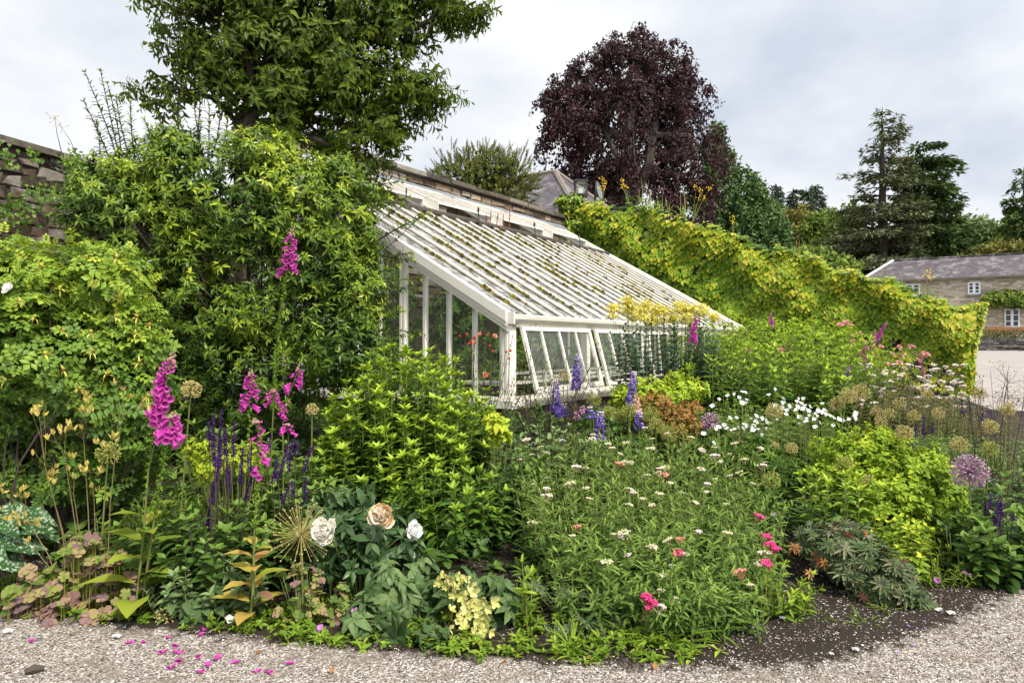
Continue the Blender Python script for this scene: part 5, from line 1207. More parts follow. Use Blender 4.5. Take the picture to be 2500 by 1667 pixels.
# euphorbia / spirea
mound('spirea', 'yellow-green leafy spirea mound behind the rusty spurge', 'shrub', 1600, 8.0, [px_lobe(1590, 965, 8.0, 85, 42), px_lobe(1660, 950, 8.1, 60, 40), px_lobe(1530, 985, 8.0, 40, 40)], M['lf_lime'], 420, .075, OVATE, 6, None, .55)
for i, (px, py, Y, rx, ry, lab) in enumerate([(1600, 985, 7.3, 45, 32, 'rusty orange spurge mound, upper left of the three'), (1680, 1005, 7.2, 42, 28, 'rusty orange spurge mound, right of the other two'), (1660, 1040, 6.9, 55, 38, 'rusty green spurge mound, lowest of the three')]):
    mound('spurge', lab, 'plant', px, Y, [px_lobe(px, py, Y, rx, ry), px_lobe(px + 5, py + 35, Y, rx * .9, ry)], M['lf_rust'], 300, .034, OVATE, 6, 'rusty spurge mounds', .48, .4, .5, vj=.2, vtop=.55, inner=3)

# ================================================================ ROSES
def rose_bush(label, px, Y, rx, ry, n, h, blooms, key, R, rings=FULL, group='rose bushes', smat=None, fol=M['lf_rose'], nodes=9, L=.06, buds=()):
    t, B0, T = stem_clump('rose_bush', label, 'rose', px, Y, rx, ry, n, h * .75, h, fol, L, OVATE, nodes, 3, group, .5, .2, .8, 2, .35, .6, smat=smat or M['stem_dark'], spiral=True, s0=.35)
    P = np.array([at(a, b_, Y + rng.uniform(-.3, .1)) for a, b_ in blooms]); part_blooms(t, P, key, R, rings)
    st = MB(); q = np.array([ground_at(px + (a - px) * .5, Y) for a, _ in blooms]); tubes(st, q, P, rng.normal(0, .06, P.shape), .006, .003, 4, 5); st.build('canes', M['stem_dark'], t)
    if buds:
        Pb = np.array([at(a, b_, Y - .05) for a, b_ in buds]); bm_ = MB(); put(bm_, BLOB5, Pb, UP + rng.normal(0, .3, Pb.shape), np.array([1., 0, 0]), .036, .9, rng.uniform(0, 1, len(Pb))); bm_.build('buds', M['rosered'], t)
        tt_ = MB(); q = Pb * .5 + np.array([ground_at(px + (a - px) * .6, Y) for a, _ in buds]) * .5 + rng.normal(0, .03, Pb.shape); tubes(tt_, q, Pb, rng.normal(0, .03, Pb.shape), .004, .002, 3, 4); tt_.build('twigs', M['stem_dark'], t)
    return t
rose_bush('slender rose bush with coral blooms and red buds at the greenhouse corner', 1170, 8.1, .3, .2, 20, 1.1, [(1172, 818), (1207, 822), (1184, 916), (1158, 838)], 'rosecoral', .040, FULL, 'rose bushes', None, M['lf_rose'], 8, .05,
          [(1124, 824), (1138, 820), (1150, 836), (1146, 842), (1157, 828), (1189, 822), (1196, 848), (1202, 861), (1246, 859), (1243, 878), (1235, 862), (1124, 934), (1160, 830)])
rose_bush('rose bush with scattered pink blooms among the phlox leaves', 1800, 10.2, .8, .3, 34, 1.0, [(1835, 863), (1826, 858), (1752, 881), (1790, 905), (1747, 900), (1757, 912), (1905, 857), (1980, 886), (1700, 855), (1735, 853)], 'rosepink', .055)
rose_bush('rose bush with many pink and salmon blooms before the bare stone wall end', 2160, 12.6, 1.1, .4, 60, 1.15, [(2052, 795), (2066, 790), (2077, 795), (2085, 822), (2100, 817), (2107, 837), (2150, 848), (2195, 848), (2218, 846), (2228, 848), (2176, 865), (2199, 869), (2137, 867), (2083, 836), (2262, 868), (2255, 862), (2195, 886), (2170, 892), (2240, 880), (2143, 898), (2120, 850)], 'rosepink', .060, FULL, 'rose bushes', None, M['lf_rose'], 8, .055)

# ================================================================ REAR FOXGLOVES
def fox_px(label, base, pl, Y, **k):
    pts = [ground_at(base, Y)] + [at(a, b_, Y) for a, b_ in pl]; return foxglove(label, pts[0], pts, **k)
fox_px('foxglove standing against the far eave of the greenhouse, magenta spike on a bare stem', 1672, [(1680, 930), (1690, 850), (1694, 800), (1702, 760)], 8.2, spike=(832, 775), bells=36, size=.056, near=False, pods=20, zone=(1000, 835), leaves=3)
fox_px('small purple foxglove spike in front of the lower edge of the ivy wall', 1862, [(1870, 850), (1882, 790), (1884, 760)], 11.5, spike=(795, 768), bells=18, size=.06, near=False, leaves=0)
fox_px('short purple foxglove spike above the middle of the phlox drift', 1912, [(1916, 900), (1920, 868), (1922, 835)], 10.3, spike=(865, 842), bells=16, size=.055, near=False, leaves=2)
fox_px('single small purple foxglove tip among the phlox leaves', 1948, [(1950, 920), (1950, 900), (1950, 882)], 9.6, spike=(900, 886), bells=8, size=.05, near=False, leaves=2)
fox_px('leaning purple foxglove, topmost of the group before the ivy', 2085, [(2110, 900), (2135, 830), (2152, 805), (2165, 786)], 11.4, spike=(822, 792), bells=22, size=.066, near=False, leaves=2)
fox_px('purple foxglove directly under the topmost leaning one', 2085, [(2105, 900), (2124, 852), (2130, 830), (2136, 805)], 11.2, spike=(850, 812), bells=22, size=.066, near=False, leaves=2)
fox_px('purple foxglove leaning right, third down in the ivy-side group', 2060, [(2070, 900), (2090, 870), (2108, 850), (2112, 838)], 11.0, spike=(872, 842), bells=22, size=.066, near=False, leaves=2)
fox_px('squat purple foxglove at the foot of the ivy-side group', 2100, [(2106, 920), (2110, 885), (2118, 862)], 10.8, spike=(890, 866), bells=15, size=.066, near=False, leaves=2)
fox_px('broad lilac bellflower spike above the golden allium heads', 2058, [(2060, 980), (2066, 935), (2072, 890)], 8.8, spike=(940, 895), bells=34, size=.05, near=False, leaves=3, name='bellflower', key='violetfl', group=None)
fox_px('flopped purple foxglove spike among the pink roses by the wall end', 2262, [(2250, 900), (2245, 866), (2225, 858)], 12.0, spike=(.66, .98), bells=14, size=.06, near=False, leaves=0)
fox_px('peach foxglove leaning on the tallest violet lupin', 1562, [(1560, 1030), (1555, 990), (1552, 955)], 7.0, spike=(1002, 962), bells=22, size=.056, key='fox_pale', near=False, leaves=3)
fox_px('pale pink foxglove bowed over among the lupins', 1400, [(1404, 1030), (1412, 1008), (1425, 990)], 6.9, spike=(1012, 992), bells=12, size=.06, key='fox_mauve', near=False, leaves=2)

# ================================================================ LUPINS, ALLIUMS
lupin('violet lupin tallest of the group, in front of the greenhouse sashes', 1406, 952, 1411, 868, 7.2)
lupin('violet lupin before the greenhouse sill, left of the tallest one', 1358, 1018, 1357, 932, 6.9)
lupin('violet lupin with pale tip behind the peach foxglove', 1538, 992, 1548, 910, 7.3)
lupin('violet lupin low down, just behind the yarrow heads', 1462, 1072, 1466, 1008, 6.6)
lupin('pale lilac lupin right under the peach foxglove', 1560, 1048, 1558, 1006, 6.8)
lupin('short faded lupin right of the sill lupin', 1377, 1015, 1376, 988, 6.95)
lupin('short faded lupin beside the pink foxglove', 1442, 1020, 1440, 996, 7.0)
for px, py, Y, r, lab in [(1449, 978, 7.1, 19, 'green allium seed head under the greenhouse sill'), (1486, 1007, 6.8, 17, 'green allium seed head left of the paired ones'), (1516, 1016, 6.9, 18, 'green allium seed head between two others before the spirea'), (1535, 1003, 6.8, 20, 'green allium seed head left of the pale lupin'), (1589, 1012, 6.6, 21, 'large green allium seed head before the rusty spurge'),
                          (1601, 1040, 6.5, 20, 'green allium seed head lowest beside the spurge'), (1632, 1057, 6.6, 18, 'green allium seed head at the right end of its row')]:
    allium(lab, px, py, Y, r, 'allium_green', n=120)
allium('golden allium seed head on a tall straight stem above the white geraniums', 1890, 1004, 6.3, 20, 'allium', 1912, 150)
allium('golden allium seed head, upper right of the clustered three', 2100, 958, 6.9, 22, 'allium', 2035, 150)
allium('golden allium seed head, middle of the clustered three', 2069, 968, 6.7, 21, 'allium', 2030, 150)
allium('golden allium seed head, lower left of the clustered three', 2042, 988, 6.8, 19, 'allium', 2012, 130)
allium('golden allium seed head leaning out over the lime mound', 2207, 1058, 5.4, 20, 'allium', 2090, 130, base_Y=5.6)
allium('golden allium seed head left of the dark salvia spikes', 2264, 963, 8.2, 13, 'allium', 2235, 90)
allium('greenish allium seed head in front of the lime mound', 2062, 1134, 5.1, 20, 'allium_green', 2055, 130)
allium('dry allium seed head half hidden at the right of the leafy phlox stems', 2118, 1175, 5.2, 17, 'allium', 2080, 90)
allium('greenish allium seed head at the right end of the yarrow', 1882, 1172, 5.4, 21, 'allium_green', 1900, 120)
allium('brownish allium seed head below the white flowers', 1932, 1094, 6.0, 14, 'allium', 1918, 90)
allium('small brownish allium seed head left of its twin below the white flowers', 1890, 1092, 6.2, 12, 'allium', 1885, 80)
allium('faint golden allium seed head among white geranium flowers', 1810, 1090, 6.4, 15, 'allium', 1815, 80)
allium('golden allium seed head nearest to the drive edge', 2391, 960, 7.0, 16, 'allium', 2370, 110)
allium('golden allium seed head over the drive at the far right', 2460, 999, 6.2, 17, 'allium', 2440, 120)
allium('golden allium seed head below and left of the far right pair', 2416, 1042, 6.0, 18, 'allium', 2395, 120)
allium('greenish allium seed head beside the mauve allium', 2416, 1095, 5.6, 19, 'allium_green', 2400, 120)
allium('yellow-brown allium seed head left of the mauve allium', 2340, 1086, 5.8, 20, 'allium', 2352, 120)
for px, py, Y in [(2140, 1005, 7.3), (2170, 1010, 7.2), (2195, 985, 7.6), (2230, 1015, 7.1), (2150, 1030, 6.9), (2290, 1010, 7.2)]:
    allium('small hazy gold allium head among the brown haze of umbels', px, py, Y, 15, 'allium', None, 70, 'hazy allium heads')
allium('round dusky purple allium head left of the white geraniums', 1736, 1032, 6.9, 24, 'allium_pink', 1740, 220, None, .014)
allium('large pale mauve allium head at the right of the bed', 2366, 1152, 4.9, 42, 'allium_pink', 2372, 260, None, .013)
allium('golden allium seed head beside the tallest near foxglove', 467, 951, 4.6, 23, 'allium', 435, 130, base_Y=4.7)
allium('flat-topped greenish allium seed head before the rugosa rose', 265, 1105, 4.2, 29, 'allium_green', 240, 120)
allium('small dry allium head at the dark edge of the evergreen bush', 762, 1000, 5.3, 14, 'allium', 760, 70)
allium('fallen dry allium head lying at the gravel edge', 405, 1502, 4.0, 22, 'allium', 425, 70)
allium('big starburst of dry allium spokes left of the white peony', 735, 1304, 4.05, 84, 'allium', 740, 95, None, .009)
allium('dull gold allium head right of the tallest lupin stem', 1378, 917, 7.6, 14, 'allium', 1372, 80)

# ================================================================ MIDDLE
t, B0, T = stem_clump('geranium', 'drift of white-flowered cranesbill in the middle of the bed', 'flower', 1900, 6.9, .75, .55, 170, .45, .62, M['lf_yarrow'], .055, TINYW, 10, 3, None, .15, .2, .8, 2, .3, .65, spiral=True, stem=(.003, .0015))
fl = [(1830, 965), (1768, 968), (1800, 975), (1745, 980), (1814, 980), (1896, 966), (1905, 980), (1918, 986), (1886, 988), (1935, 978), (1948, 984), (1966, 985), (1975, 992), (1988, 1000), (2000, 998), (1930, 1005), (1950, 1008), (1912, 1010), (1940, 1012), (1960, 1012), (1978, 1015), (1965, 1020), (2005, 1012), (2020, 1015), (1985, 1032), (1995, 1038), (2030, 1000), (2040, 1020), (2055, 1028), (2075, 1018), (2098, 1025), (1782, 1025), (1760, 1052), (1755, 1042), (1770, 1040), (1784, 1040), (1800, 1045), (1808, 1040), (1845, 1035), (1852, 1025), (1858, 1022), (1840, 1030), (1832, 1042), (1862, 1045), (1848, 1055), (1872, 1045), (1720, 1065), (1738, 1072), (1768, 1075), (1832, 1088), (1745, 1095), (1708, 1062), (1925, 1035), (1965, 1055), (1935, 1085), (1826, 1125), (1750, 1112), (1725, 1112), (1920, 1025)]
P = np.array([at(a + rng.normal(0, 13), b_ + rng.normal(0, 9), 6.7 + rng.uniform(-.4, .3)) for a, b_ in fl for _ in (0, 1)][:100])
part_blooms(t, P, 'whitefl', .026, ((1.3, 5, 1.),), 'bloom', .7, (0, -.6, .8))
st = MB(); q = P.copy(); q[:, 2] = gz(q[:, 0], q[:, 1]); tubes(st, q * .6 + P * .4, P, None, .0025, .0015, 3, 2); st.build('flower_stalks', M['stem'], t)
mound('geranium', 'dark cut-leaved cranesbill foliage below the white flowers', 'plant', 1840, 6.2, [px_lobe(1840, 1120, 6.2, 90, 50), px_lobe(1780, 1130, 6.3, 60, 40), px_lobe(1740, 1090, 6.6, 60, 40), px_lobe(1910, 1170, 5.9, 60, 60)], M['lf_mid'], 300, .07, GERAN, 4, None, .45, .5, inner=1)
# umbel haze to the right
t, B0, T = stem_clump('astrantia', 'hazy brown-stemmed plant with flat pale pink-white umbels before the wall end', 'flower', 2195, 9.0, .85, .8, 230, .62, .82, M['lf_haze'], .05, TINY, 13, 3, None, .15, .3, .9, 2, .25, .5, spiral=True, stem=(.003, .0015), smat=M['stem_dark'])
pp = [at(rng.uniform(2080, 2360), 890 + 115 * rng.uniform(0, 1) ** 1.3, 8.9 + rng.uniform(-.6, .6)) for _ in range(96)]
umbel_heads(t, pp, ['umbel_white'] * 96, .038)
stem_clump('sage', 'soft grey-green leafy clump between the umbels and the lime mound', 'plant', 2270, 6.9, .65, .45, 90, .40, .55, M['lf_sage'], .06, FEATHER, 12, 3, None, .2, .2, .8, 2, .3, .6, spiral=True)
stem_clump('sage', 'low blue-green leafy clump at the right beside the mauve allium', 'plant', 2330, 5.9, .4, .3, 60, .32, .45, M['lf_blue'], .06, OVATE, 10, 2, None, .2, .2, .8, 3, .4, .7)

stem_clump('sage', 'hazy grey-green clump in front of the wall end beside the drive', 'plant', 2310, 9.6, .95, .8, 150, .5, .7, M['lf_haze'], .06, FEATHER, 12, 2, None, .2, .3, .9, 2, .3, .6, spiral=True, stem=(.003, .0015))
stem_clump('sage', 'soft green airy clump behind the mauve allium against the drive', 'plant', 2410, 7.4, .62, .6, 120, .38, .52, M['lf_sage'], .06, TINYW, 13, 3, None, .2, .3, .9, 2, .35, .7, spiral=True, stem=(.003, .0015))
stem_clump('sage', 'fresh green airy clump left of the gold allium heads over the drive', 'plant', 2330, 7.0, .5, .45, 90, .40, .55, M['lf_yarrow'], .055, TINYW, 13, 3, None, .2, .3, .9, 2, .4, .75, spiral=True, stem=(.003, .0015))

def salvia_clump(label, px, Y, rx, ry, n, h, spikes, Ls=.09, mat='lf_mid', fw=.012, group='salvias', tpl=LANCE):
    t, B0, T = stem_clump('salvia', label, 'flower', px, Y, rx, ry, n, h * .7, h, M[mat], Ls * 1.1, OVATE, 10, 2, group, .3, .1, .7, 3, .25, .55, smat=M['stem_dark'], W=1.1)
    st = MB()
    for (a0, b0_, a1, b1_) in spikes:
        yy = Y + rng.uniform(-.18, .12); p0 = at(a0, b0_, yy); p1 = at(a1, b1_, yy); mb = MB(); H = np.linalg.norm(p1 - p0)
        spike_mesh(mb, p0, p1, fw, max(6, int(H / .010)), 4, .0125, rng.normal(0, .006, 3), .5, .55); tube(mb, [p0, p1], [.004, .002], 4, .1); mb.build('flower_spike', M['salvia'], t)
        g = ground_at(px + (a0 - px) * .6, yy); tubes(st, g, p0, None, .004, .003, 4, 3)
    st.build('flower_stems', M['stem_dark'], t); return t
salvia_clump('clump of dark violet salvia spikes between the near foxgloves', 530, 4.45, .34, .28, 70, .52, [(512, 1075, 510, 1030), (526, 1140, 523, 1010), (535, 1130, 541, 1000), (530, 1175, 535, 1090), (548, 1110, 549, 1045), (570, 1115, 572, 1032), (507, 1290, 520, 1180), (517, 1230, 536, 1130), (588, 1180, 593, 1095), (600, 1220, 616, 1145), (612, 1150, 616, 1070), (558, 1160, 553, 1100), (560, 1195, 560, 1150), (656, 1090, 662, 1062)], .085)
salvia_clump('clump of dark violet salvia spikes leaning right, behind the dry starburst', 705, 4.7, .25, .2, 34, .45, [(665, 1180, 676, 1120), (680, 1170, 705, 1080), (705, 1150, 720, 1075), (722, 1110, 728, 1075), (742, 1150, 765, 1090), (690, 1230, 710, 1175), (742, 1220, 748, 1165), (716, 1210, 720, 1180), (735, 1235, 755, 1200)], .085)
salvia_clump('dark-leaved salvia clump with a few violet spikes at the right edge', 2430, 4.75, .30, .25, 60, .42, [(2405, 1250, 2406, 1225), (2414, 1270, 2418, 1210), (2425, 1290, 2432, 1225), (2440, 1290, 2444, 1225), (2430, 1310, 2448, 1232), (2470, 1270, 2470, 1250), (2448, 1260, 2440, 1220)], .10, 'lf_mid')
salvia_clump('far salvia clump with dark violet spikes beside the drive', 2395, 8.4, .28, .2, 22, .5, [(2370, 1030, 2368, 975), (2352, 1015, 2350, 985), (2345, 1010, 2348, 980), (2362, 1010, 2364, 970), (2420, 1040, 2418, 1000), (2410, 1020, 2412, 990), (2395, 1050, 2398, 1010), (2400, 1025, 2398, 995)], .07, 'lf_mid', .03)
salvia_clump('faded grey-violet salvia spikes behind the lime mound', 2265, 6.5, .2, .15, 14, .35, [(2235, 1065, 2236, 1040), (2253, 1060, 2256, 1015), (2275, 1055, 2278, 1030)], .06, 'lf_sage', .02)
# dark feathery fennel stems
def fennel(label, px, Y, pl, n=14, hz_=.5, spread=.5):
    t = thing('fennel', label, 'plant', ground_at(px, Y), 'dark fennel plants'); st = MB(); lf = MB()
    for k in range(n):
        a, b_ = pl[k % len(pl)]; e = at(a + rng.normal(0, 12), b_ + rng.normal(0, 12), Y + rng.uniform(-.4, .3)); g = ground_at(px + rng.normal(0, 25), Y); mdl = (g + e) / 2 + rng.normal(0, .05, 3)
        tube(st, [g, mdl, e], [.006, .004, .002], 4)
        m_ = 9; s = rng.uniform(.45, 1, m_)[:, None]; q = g + (e - g) * s; d = rng.normal(0, 1, (m_, 3)) + [0, -.2, .7]; q1 = q + norm(d) * rng.uniform(.08, .22, m_)[:, None]; tubes(st, q, q1, rng.normal(0, .01, (m_, 3)), .0025, .0012, 3, 3)
        qq = np.repeat(q1, 7, 0) + rng.normal(0, .025, (m_ * 7, 3)); put(lf, TINY, qq, rng.normal(0, 1, qq.shape) + UP * .5, UP, .024, 1, np.clip(rng.normal(.4, .25, len(qq)), 0, 1))
    lf.build('leaflets', M['lf_haze'], t); st.build('stems', M['stem_dark'], t); return t
fennel('wiry dark fennel stems sprawling before the greenhouse sashes', 1330, 6.9, [(1260, 880), (1300, 830), (1350, 870), (1395, 850), (1440, 900), (1250, 950), (1290, 990), (1420, 960), (1475, 940), (1330, 930), (1470, 830), (1215, 950)], 26)
fennel('wiry dark fennel stems at the right edge against the drive', 2430, 6.4, [(2400, 930), (2450, 915), (2480, 900), (2500, 960), (2420, 1010), (2490, 1030), (2470, 1100), (2380, 960)], 16)
# mid-green plants around the bare patch
stem_clump('leafy_perennial', 'loose mid-green leafy stems in the gap between phlox mound and lupins', 'plant', 1330, 5.9, .42, .35, 46, .38, .58, M['lf_sage'], .10, OVATE, 9, 2, None, .25, .15, .7, 3, .35, .65)
stem_clump('leafy_perennial', 'dark broad-leaved stems beside the right flank of the phlox mound', 'plant', 1275, 5.4, .22, .25, 26, .35, .5, M['lf_mid'], .12, OVATE, 9, 2, None, .25, .1, .6, 2, .2, .5)

# ================================================================ CENTRE PHLOX MOUND
t, B0, T = stem_clump('phlox', 'dense dome of upright bright green leafy phlox stems in the centre foreground', 'plant', 1000, 6.0, .66, .64, 250, .50, 1.20, M['lf_phlox'], .125, LANCE, 17, 2, None, .16, .05, .95, 8, .16, .76, 0, False, (.006, .004), .34, W=1.15, vj=.09)
stem_clump('phlox', 'shorter green phlox stems at the front right skirt of the big dome', 'plant', 1090, 5.05, .36, .22, 34, .34, .58, M['lf_phlox'], .12, LANCE, 13, 2, None, .15, .0, .8, 6, .15, .55, W=1.15)
stem_clump('phlox', 'leafy phlox stems at the left of the dome against the evergreen bush', 'plant', 835, 5.9, .30, .3, 30, .36, .55, M['lf_phlox'], .12, LANCE, 13, 2, None, .15, .05, .9, 6, .2, .6)
t = mound('euphorbia', 'small yellow-green leaf tuft at the right shoulder of the dome', 'plant', 1210, 5.6, [px_lobe(1210, 1030, 5.6, 22, 20), px_lobe(1215, 1060, 5.6, 24, 22)], M['lf_lime'], 26, .08, OVATE, 6, None, .7, stems=4)

# ================================================================ YARROW
t = thing('yarrow', 'large feathery yarrow mound with cream and a few crimson flower heads', 'flower', ground_at(1560, 5.2))
n = 600; yy = rng.uniform(3.82, 6.1, n); lo_ = np.interp(yy, [3.8, 4.05, 4.5, 5.0, 6.1], [1540, 1440, 1320, 1260, 1290]); hi_ = np.interp(yy, [3.8, 4.05, 4.5, 5.2, 6.1], [1790, 1840, 1880, 1880, 1860])
px_ = lo_ + (hi_ - lo_) * rng.uniform(0, 1, n); xx = gx(px_, yy); B0 = np.stack([xx, yy, gz(xx, yy)], 1)
h = .54 * (1 - .30 * np.abs((px_ - 1560) / 340) ** 3) * np.interp(yy, [3.8, 4.05, 4.5, 5.3, 6.1], [.45, .74, .98, 1.02, 1.0]) + rng.normal(0, .045, n)
T = B0 + np.stack([rng.normal(0, .05, n) + (px_ - 1560) / 340 * .08, rng.normal(-.05, .05, n) - .12 * (yy < 4.4), h], 1)
mb = MB(); st = MB(); leafy(mb, st, B0, T, rng.normal(0, .025, (n, 3)), 15, 1, .095, FEATHER, .55, .95, .08, .93, .28, .62, .15, .15, True, .95, (.0032, .002), 2)
leafy(mb, None, B0, B0 + (T - B0) * .35 + rng.normal(0, .05, (n, 3)), None, 5, 2, .14, FEATHER, .3, .8, .1, 1, .15, .45, .15, .1, True, 1.)
mb.build('foliage', M['lf_yarrow'], t); st.build('stems', M['stem'], t)
hd = rng.choice(n, 85, replace=False); spec = [(1410, 1287, 'umbel_coral'), (1580, 1462, 'umbel_red'), (1583, 1482, 'umbel_red'), (1572, 1458, 'umbel_red'), (1588, 1466, 'umbel_red'), (1578, 1452, 'umbel_red'), (1596, 1472, 'umbel_red'), (1880, 1330, 'umbel_red'), (1890, 1338, 'umbel_red'), (1868, 1374, 'umbel_red'), (1876, 1380, 'umbel_red'), (1660, 1316, 'umbel_coral'), (1654, 1350, 'umbel_red'), (1606, 1158, 'umbel_coral'), (1622, 1160, 'umbel_coral'), (1512, 1133, 'umbel_coral'), (1806, 1398, 'umbel_coral'), (1852, 1262, 'umbel_red'), (1872, 1310, 'umbel_red')]
P = [T[i] for i in hd]; mk = ['umbel' if rng.random() < .7 else 'umbel_white' for _ in hd]; lbs = {}
for a, b_, k in spec:
    Yh = float(np.interp(b_, [1130, 1158, 1260, 1290, 1316, 1340, 1380, 1462], [5.15, 4.95, 4.3, 4.1, 4.0, 3.92, 3.82, 3.66])); lbs[len(P)] = 'crimson flower head' if k == 'umbel_red' else 'coral flower head'; P.append(at(a, b_, Yh)); mk.append(k)
umbel_heads(t, P, mk, .030, 'flower_head', lbs)
st2 = MB(); Ps = np.array(P[len(hd):]); q = Ps.copy(); q[:, 2] = gz(q[:, 0], q[:, 1]); q[:, 1] += .1; tubes(st2, q, Ps, None, .003, .002, 3, 3); st2.build('stems', M['stem'], t)

# ================================================================ RIGHT FRONT
mound('oregano', 'lime-green rounded oregano mound at the right of the bed', 'plant', 2165, 5.6, [px_lobe(2110, 1110, 5.7, 120, 75), px_lobe(2200, 1150, 5.5, 120, 90), px_lobe(2260, 1230, 5.3, 100, 100), px_lobe(2150, 1250, 5.2, 130, 100), px_lobe(2080, 1200, 5.5, 100, 90), px_lobe(2230, 1330, 5.0, 80, 70), px_lobe(2320, 1280, 5.2, 60, 80)], M['lf_lime'], 1700, .055, OVATE, 6, None, .43, .5, .3, .7, 3)
stem_clump('phlox', 'few upright green phlox stems rising before the lime oregano mound', 'plant', 2052, 4.95, .20, .12, 12, .52, .66, M['lf_phlox'], .12, LANCE, 13, 2, None, .15, .1, .9, 6, .38, .85)
mound('geranium', 'grey-green cut-leaved cranesbill mound with a few reddened leaves at the soil edge', 'plant', 2080, 4.55, [px_lobe(2060, 1330, 4.6, 100, 55), px_lobe(2130, 1390, 4.4, 90, 60), px_lobe(2000, 1310, 4.7, 60, 40), px_lobe(2180, 1440, 4.3, 60, 50), px_lobe(2230, 1470, 4.25, 40, 30)], M['lf_geran'], 230, .075, GERAN, 4, None, .5, .5, .25, 1., 1, .16, vtop=.1)
mound('geranium', 'few mauve-grey cut cranesbill leaves under the left front of the yarrow', 'plant', 1420, 4.0, [px_lobe(1300, 1425, 4.1, 30, 20, .1), px_lobe(1390, 1440, 4.05, 50, 25, .1), px_lobe(1500, 1480, 3.95, 50, 40, .1), px_lobe(1350, 1560, 3.8, 40, 20, .06), px_lobe(1480, 1580, 3.78, 40, 20, .06), px_lobe(1420, 1520, 3.85, 50, 30, .08)], M['lf_geran'], 54, .085, GERAN, 2, None, .5, .3, .15, 1.6, 0, .14, vtop=.0)
stem_clump('leafy_perennial', 'low mixed green leaves filling in below the yarrow beside the hellebore', 'plant', 1370, 4.15, .25, .18, 40, .14, .26, M['lf_yarrow'], .075, FEATHER, 7, 2, None, .3, .2, .8, 2, .3, .6)
for a, b_, Y, lab in [(1975, 1392, 4.35, 'withered orange-brown leaf clump drooping at the edge of the bare soil'), (1940, 1330, 4.5, 'withered brown leaf clump by the crimson yarrow heads'), (2010, 1365, 4.4, 'pale withered leaf among the grey cranesbill leaves')]:
    o_ = MB(); rosettes(o_, at(a, b_, Y), UP + rng.normal(0, .2, 3), 4, .055, GERAN, -.5, .5, .2, 0, .6); o = o_.build('dead_leaf', M['dead'], loc=tuple(at(a, b_, Y))); tag(o, lab, 'dead leaves')
t = stem_clump('daisy', 'low grey-leaved plant with small mauve daisies at the right gravel edge', 'flower', 2300, 4.72, .28, .18, 80, .10, .2, M['weed'], .05, FEATHER, 6, 2, None, .4, .2, .8, 2, .4, .7)[0]
part_blooms(t, [at(a, b_, 4.55) for a, b_ in [(2286, 1417), (2327, 1412), (2286, 1442), (2355, 1400), (2365, 1404), (2361, 1438), (2236, 1445), (2240, 1436), (2247, 1477), (2211, 1421), (2372, 1462), (2250, 1455)]], 'pinkdaisy', .020, ((1.4, 8, 1.),), 'bloom', .75, (0, -.4, .9))
stem_clump('chives', 'thin upright grey-green chive leaves behind the mauve daisies', 'plant', 2335, 4.75, .08, .05, 14, .22, .3, M['lf_blue'], .26, STRAP, 2, 1, None, .1, 1.35, 1.45, 0, .4, .6, W=.8, s0=.0)
stem_clump('leafy_perennial', 'bright green leafy shoots between the cranesbill and the daisies', 'plant', 2195, 4.75, .18, .15, 22, .25, .38, M['lf_lime'], .07, OVATE, 8, 2, None, .2, .2, .8, 3, .4, .7)
stem_clump('leafy_perennial', 'big dull green leaves at the right edge behind the salvia', 'plant', 2440, 5.5, .35, .25, 30, .35, .55, M['lf_mid'], .12, OVATE, 8, 2, None, .2, .15, .7, 2, .4, .7)
stem_clump('aster', 'pale green narrow-leaved clump where yarrow meets the bare soil', 'plant', 1895, 4.15, .16, .13, 34, .10, .24, M['weed'], .075, LANCE, 8, 1, None, .4, .3, .9, 3, .4, .7, spiral=True)

# ================================================================ FRONT CENTRE
t = mound('hellebore', 'leathery grey-green hellebore with a spray of greenish-yellow flowers at the gravel edge', 'flower', 1075, 3.95, [px_lobe(1060, 1420, 4.1, 130, 60, .2), px_lobe(960, 1450, 4.0, 90, 70, .2), px_lobe(1200, 1470, 4.0, 80, 70, .2), px_lobe(950, 1570, 3.75, 70, 60, .12), px_lobe(1050, 1600, 3.68, 70, 40, .1), px_lobe(900, 1500, 3.9, 60, 60, .15)], M['lf_helle'], 96, .13, HELLE, 3, None, .5, .4, .15, .9, 0, .12, .35)
pts = [(1080, 1405), (1100, 1412), (1120, 1408), (1140, 1415), (1090, 1430), (1112, 1436), (1136, 1440), (1160, 1446), (1180, 1462), (1205, 1468), (1128, 1455), (1150, 1470), (1165, 1480), (1190, 1485), (1100, 1485), (1120, 1500), (1145, 1500), (1160, 1516), (1185, 1520), (1120, 1515), (1135, 1530), (1155, 1540), (1175, 1536), (1056, 1545), (1075, 1552), (1092, 1560), (1125, 1550), (1105, 1580), (1140, 1565), (1195, 1540), (1060, 1560), (1170, 1500), (1110, 1450), (1140, 1485), (1185, 1500), (1150, 1430), (1070, 1420), (1130, 1570), (1165, 1555), (1095, 1535)]
part_blooms(t, [at(a, b_, np.interp(b_, [1400, 1585], [3.98, 3.66])) for a, b_ in pts], 'hellefl', .042, ((1.05, 5, 1.),), 'bloom', .5, (.1, -.9, .15), tpl=SEPAL)
st = MB(); P = np.array([at(a, b_, 3.86) for a, b_ in pts]); q = np.repeat(ground_at(1120, 3.95)[None], len(P), 0) + rng.normal(0, .03, P.shape); tubes(st, q, P + [0, .05, 0], None, .005, .003, 4, 3); st.build('stems', M['lf_rust'], t)
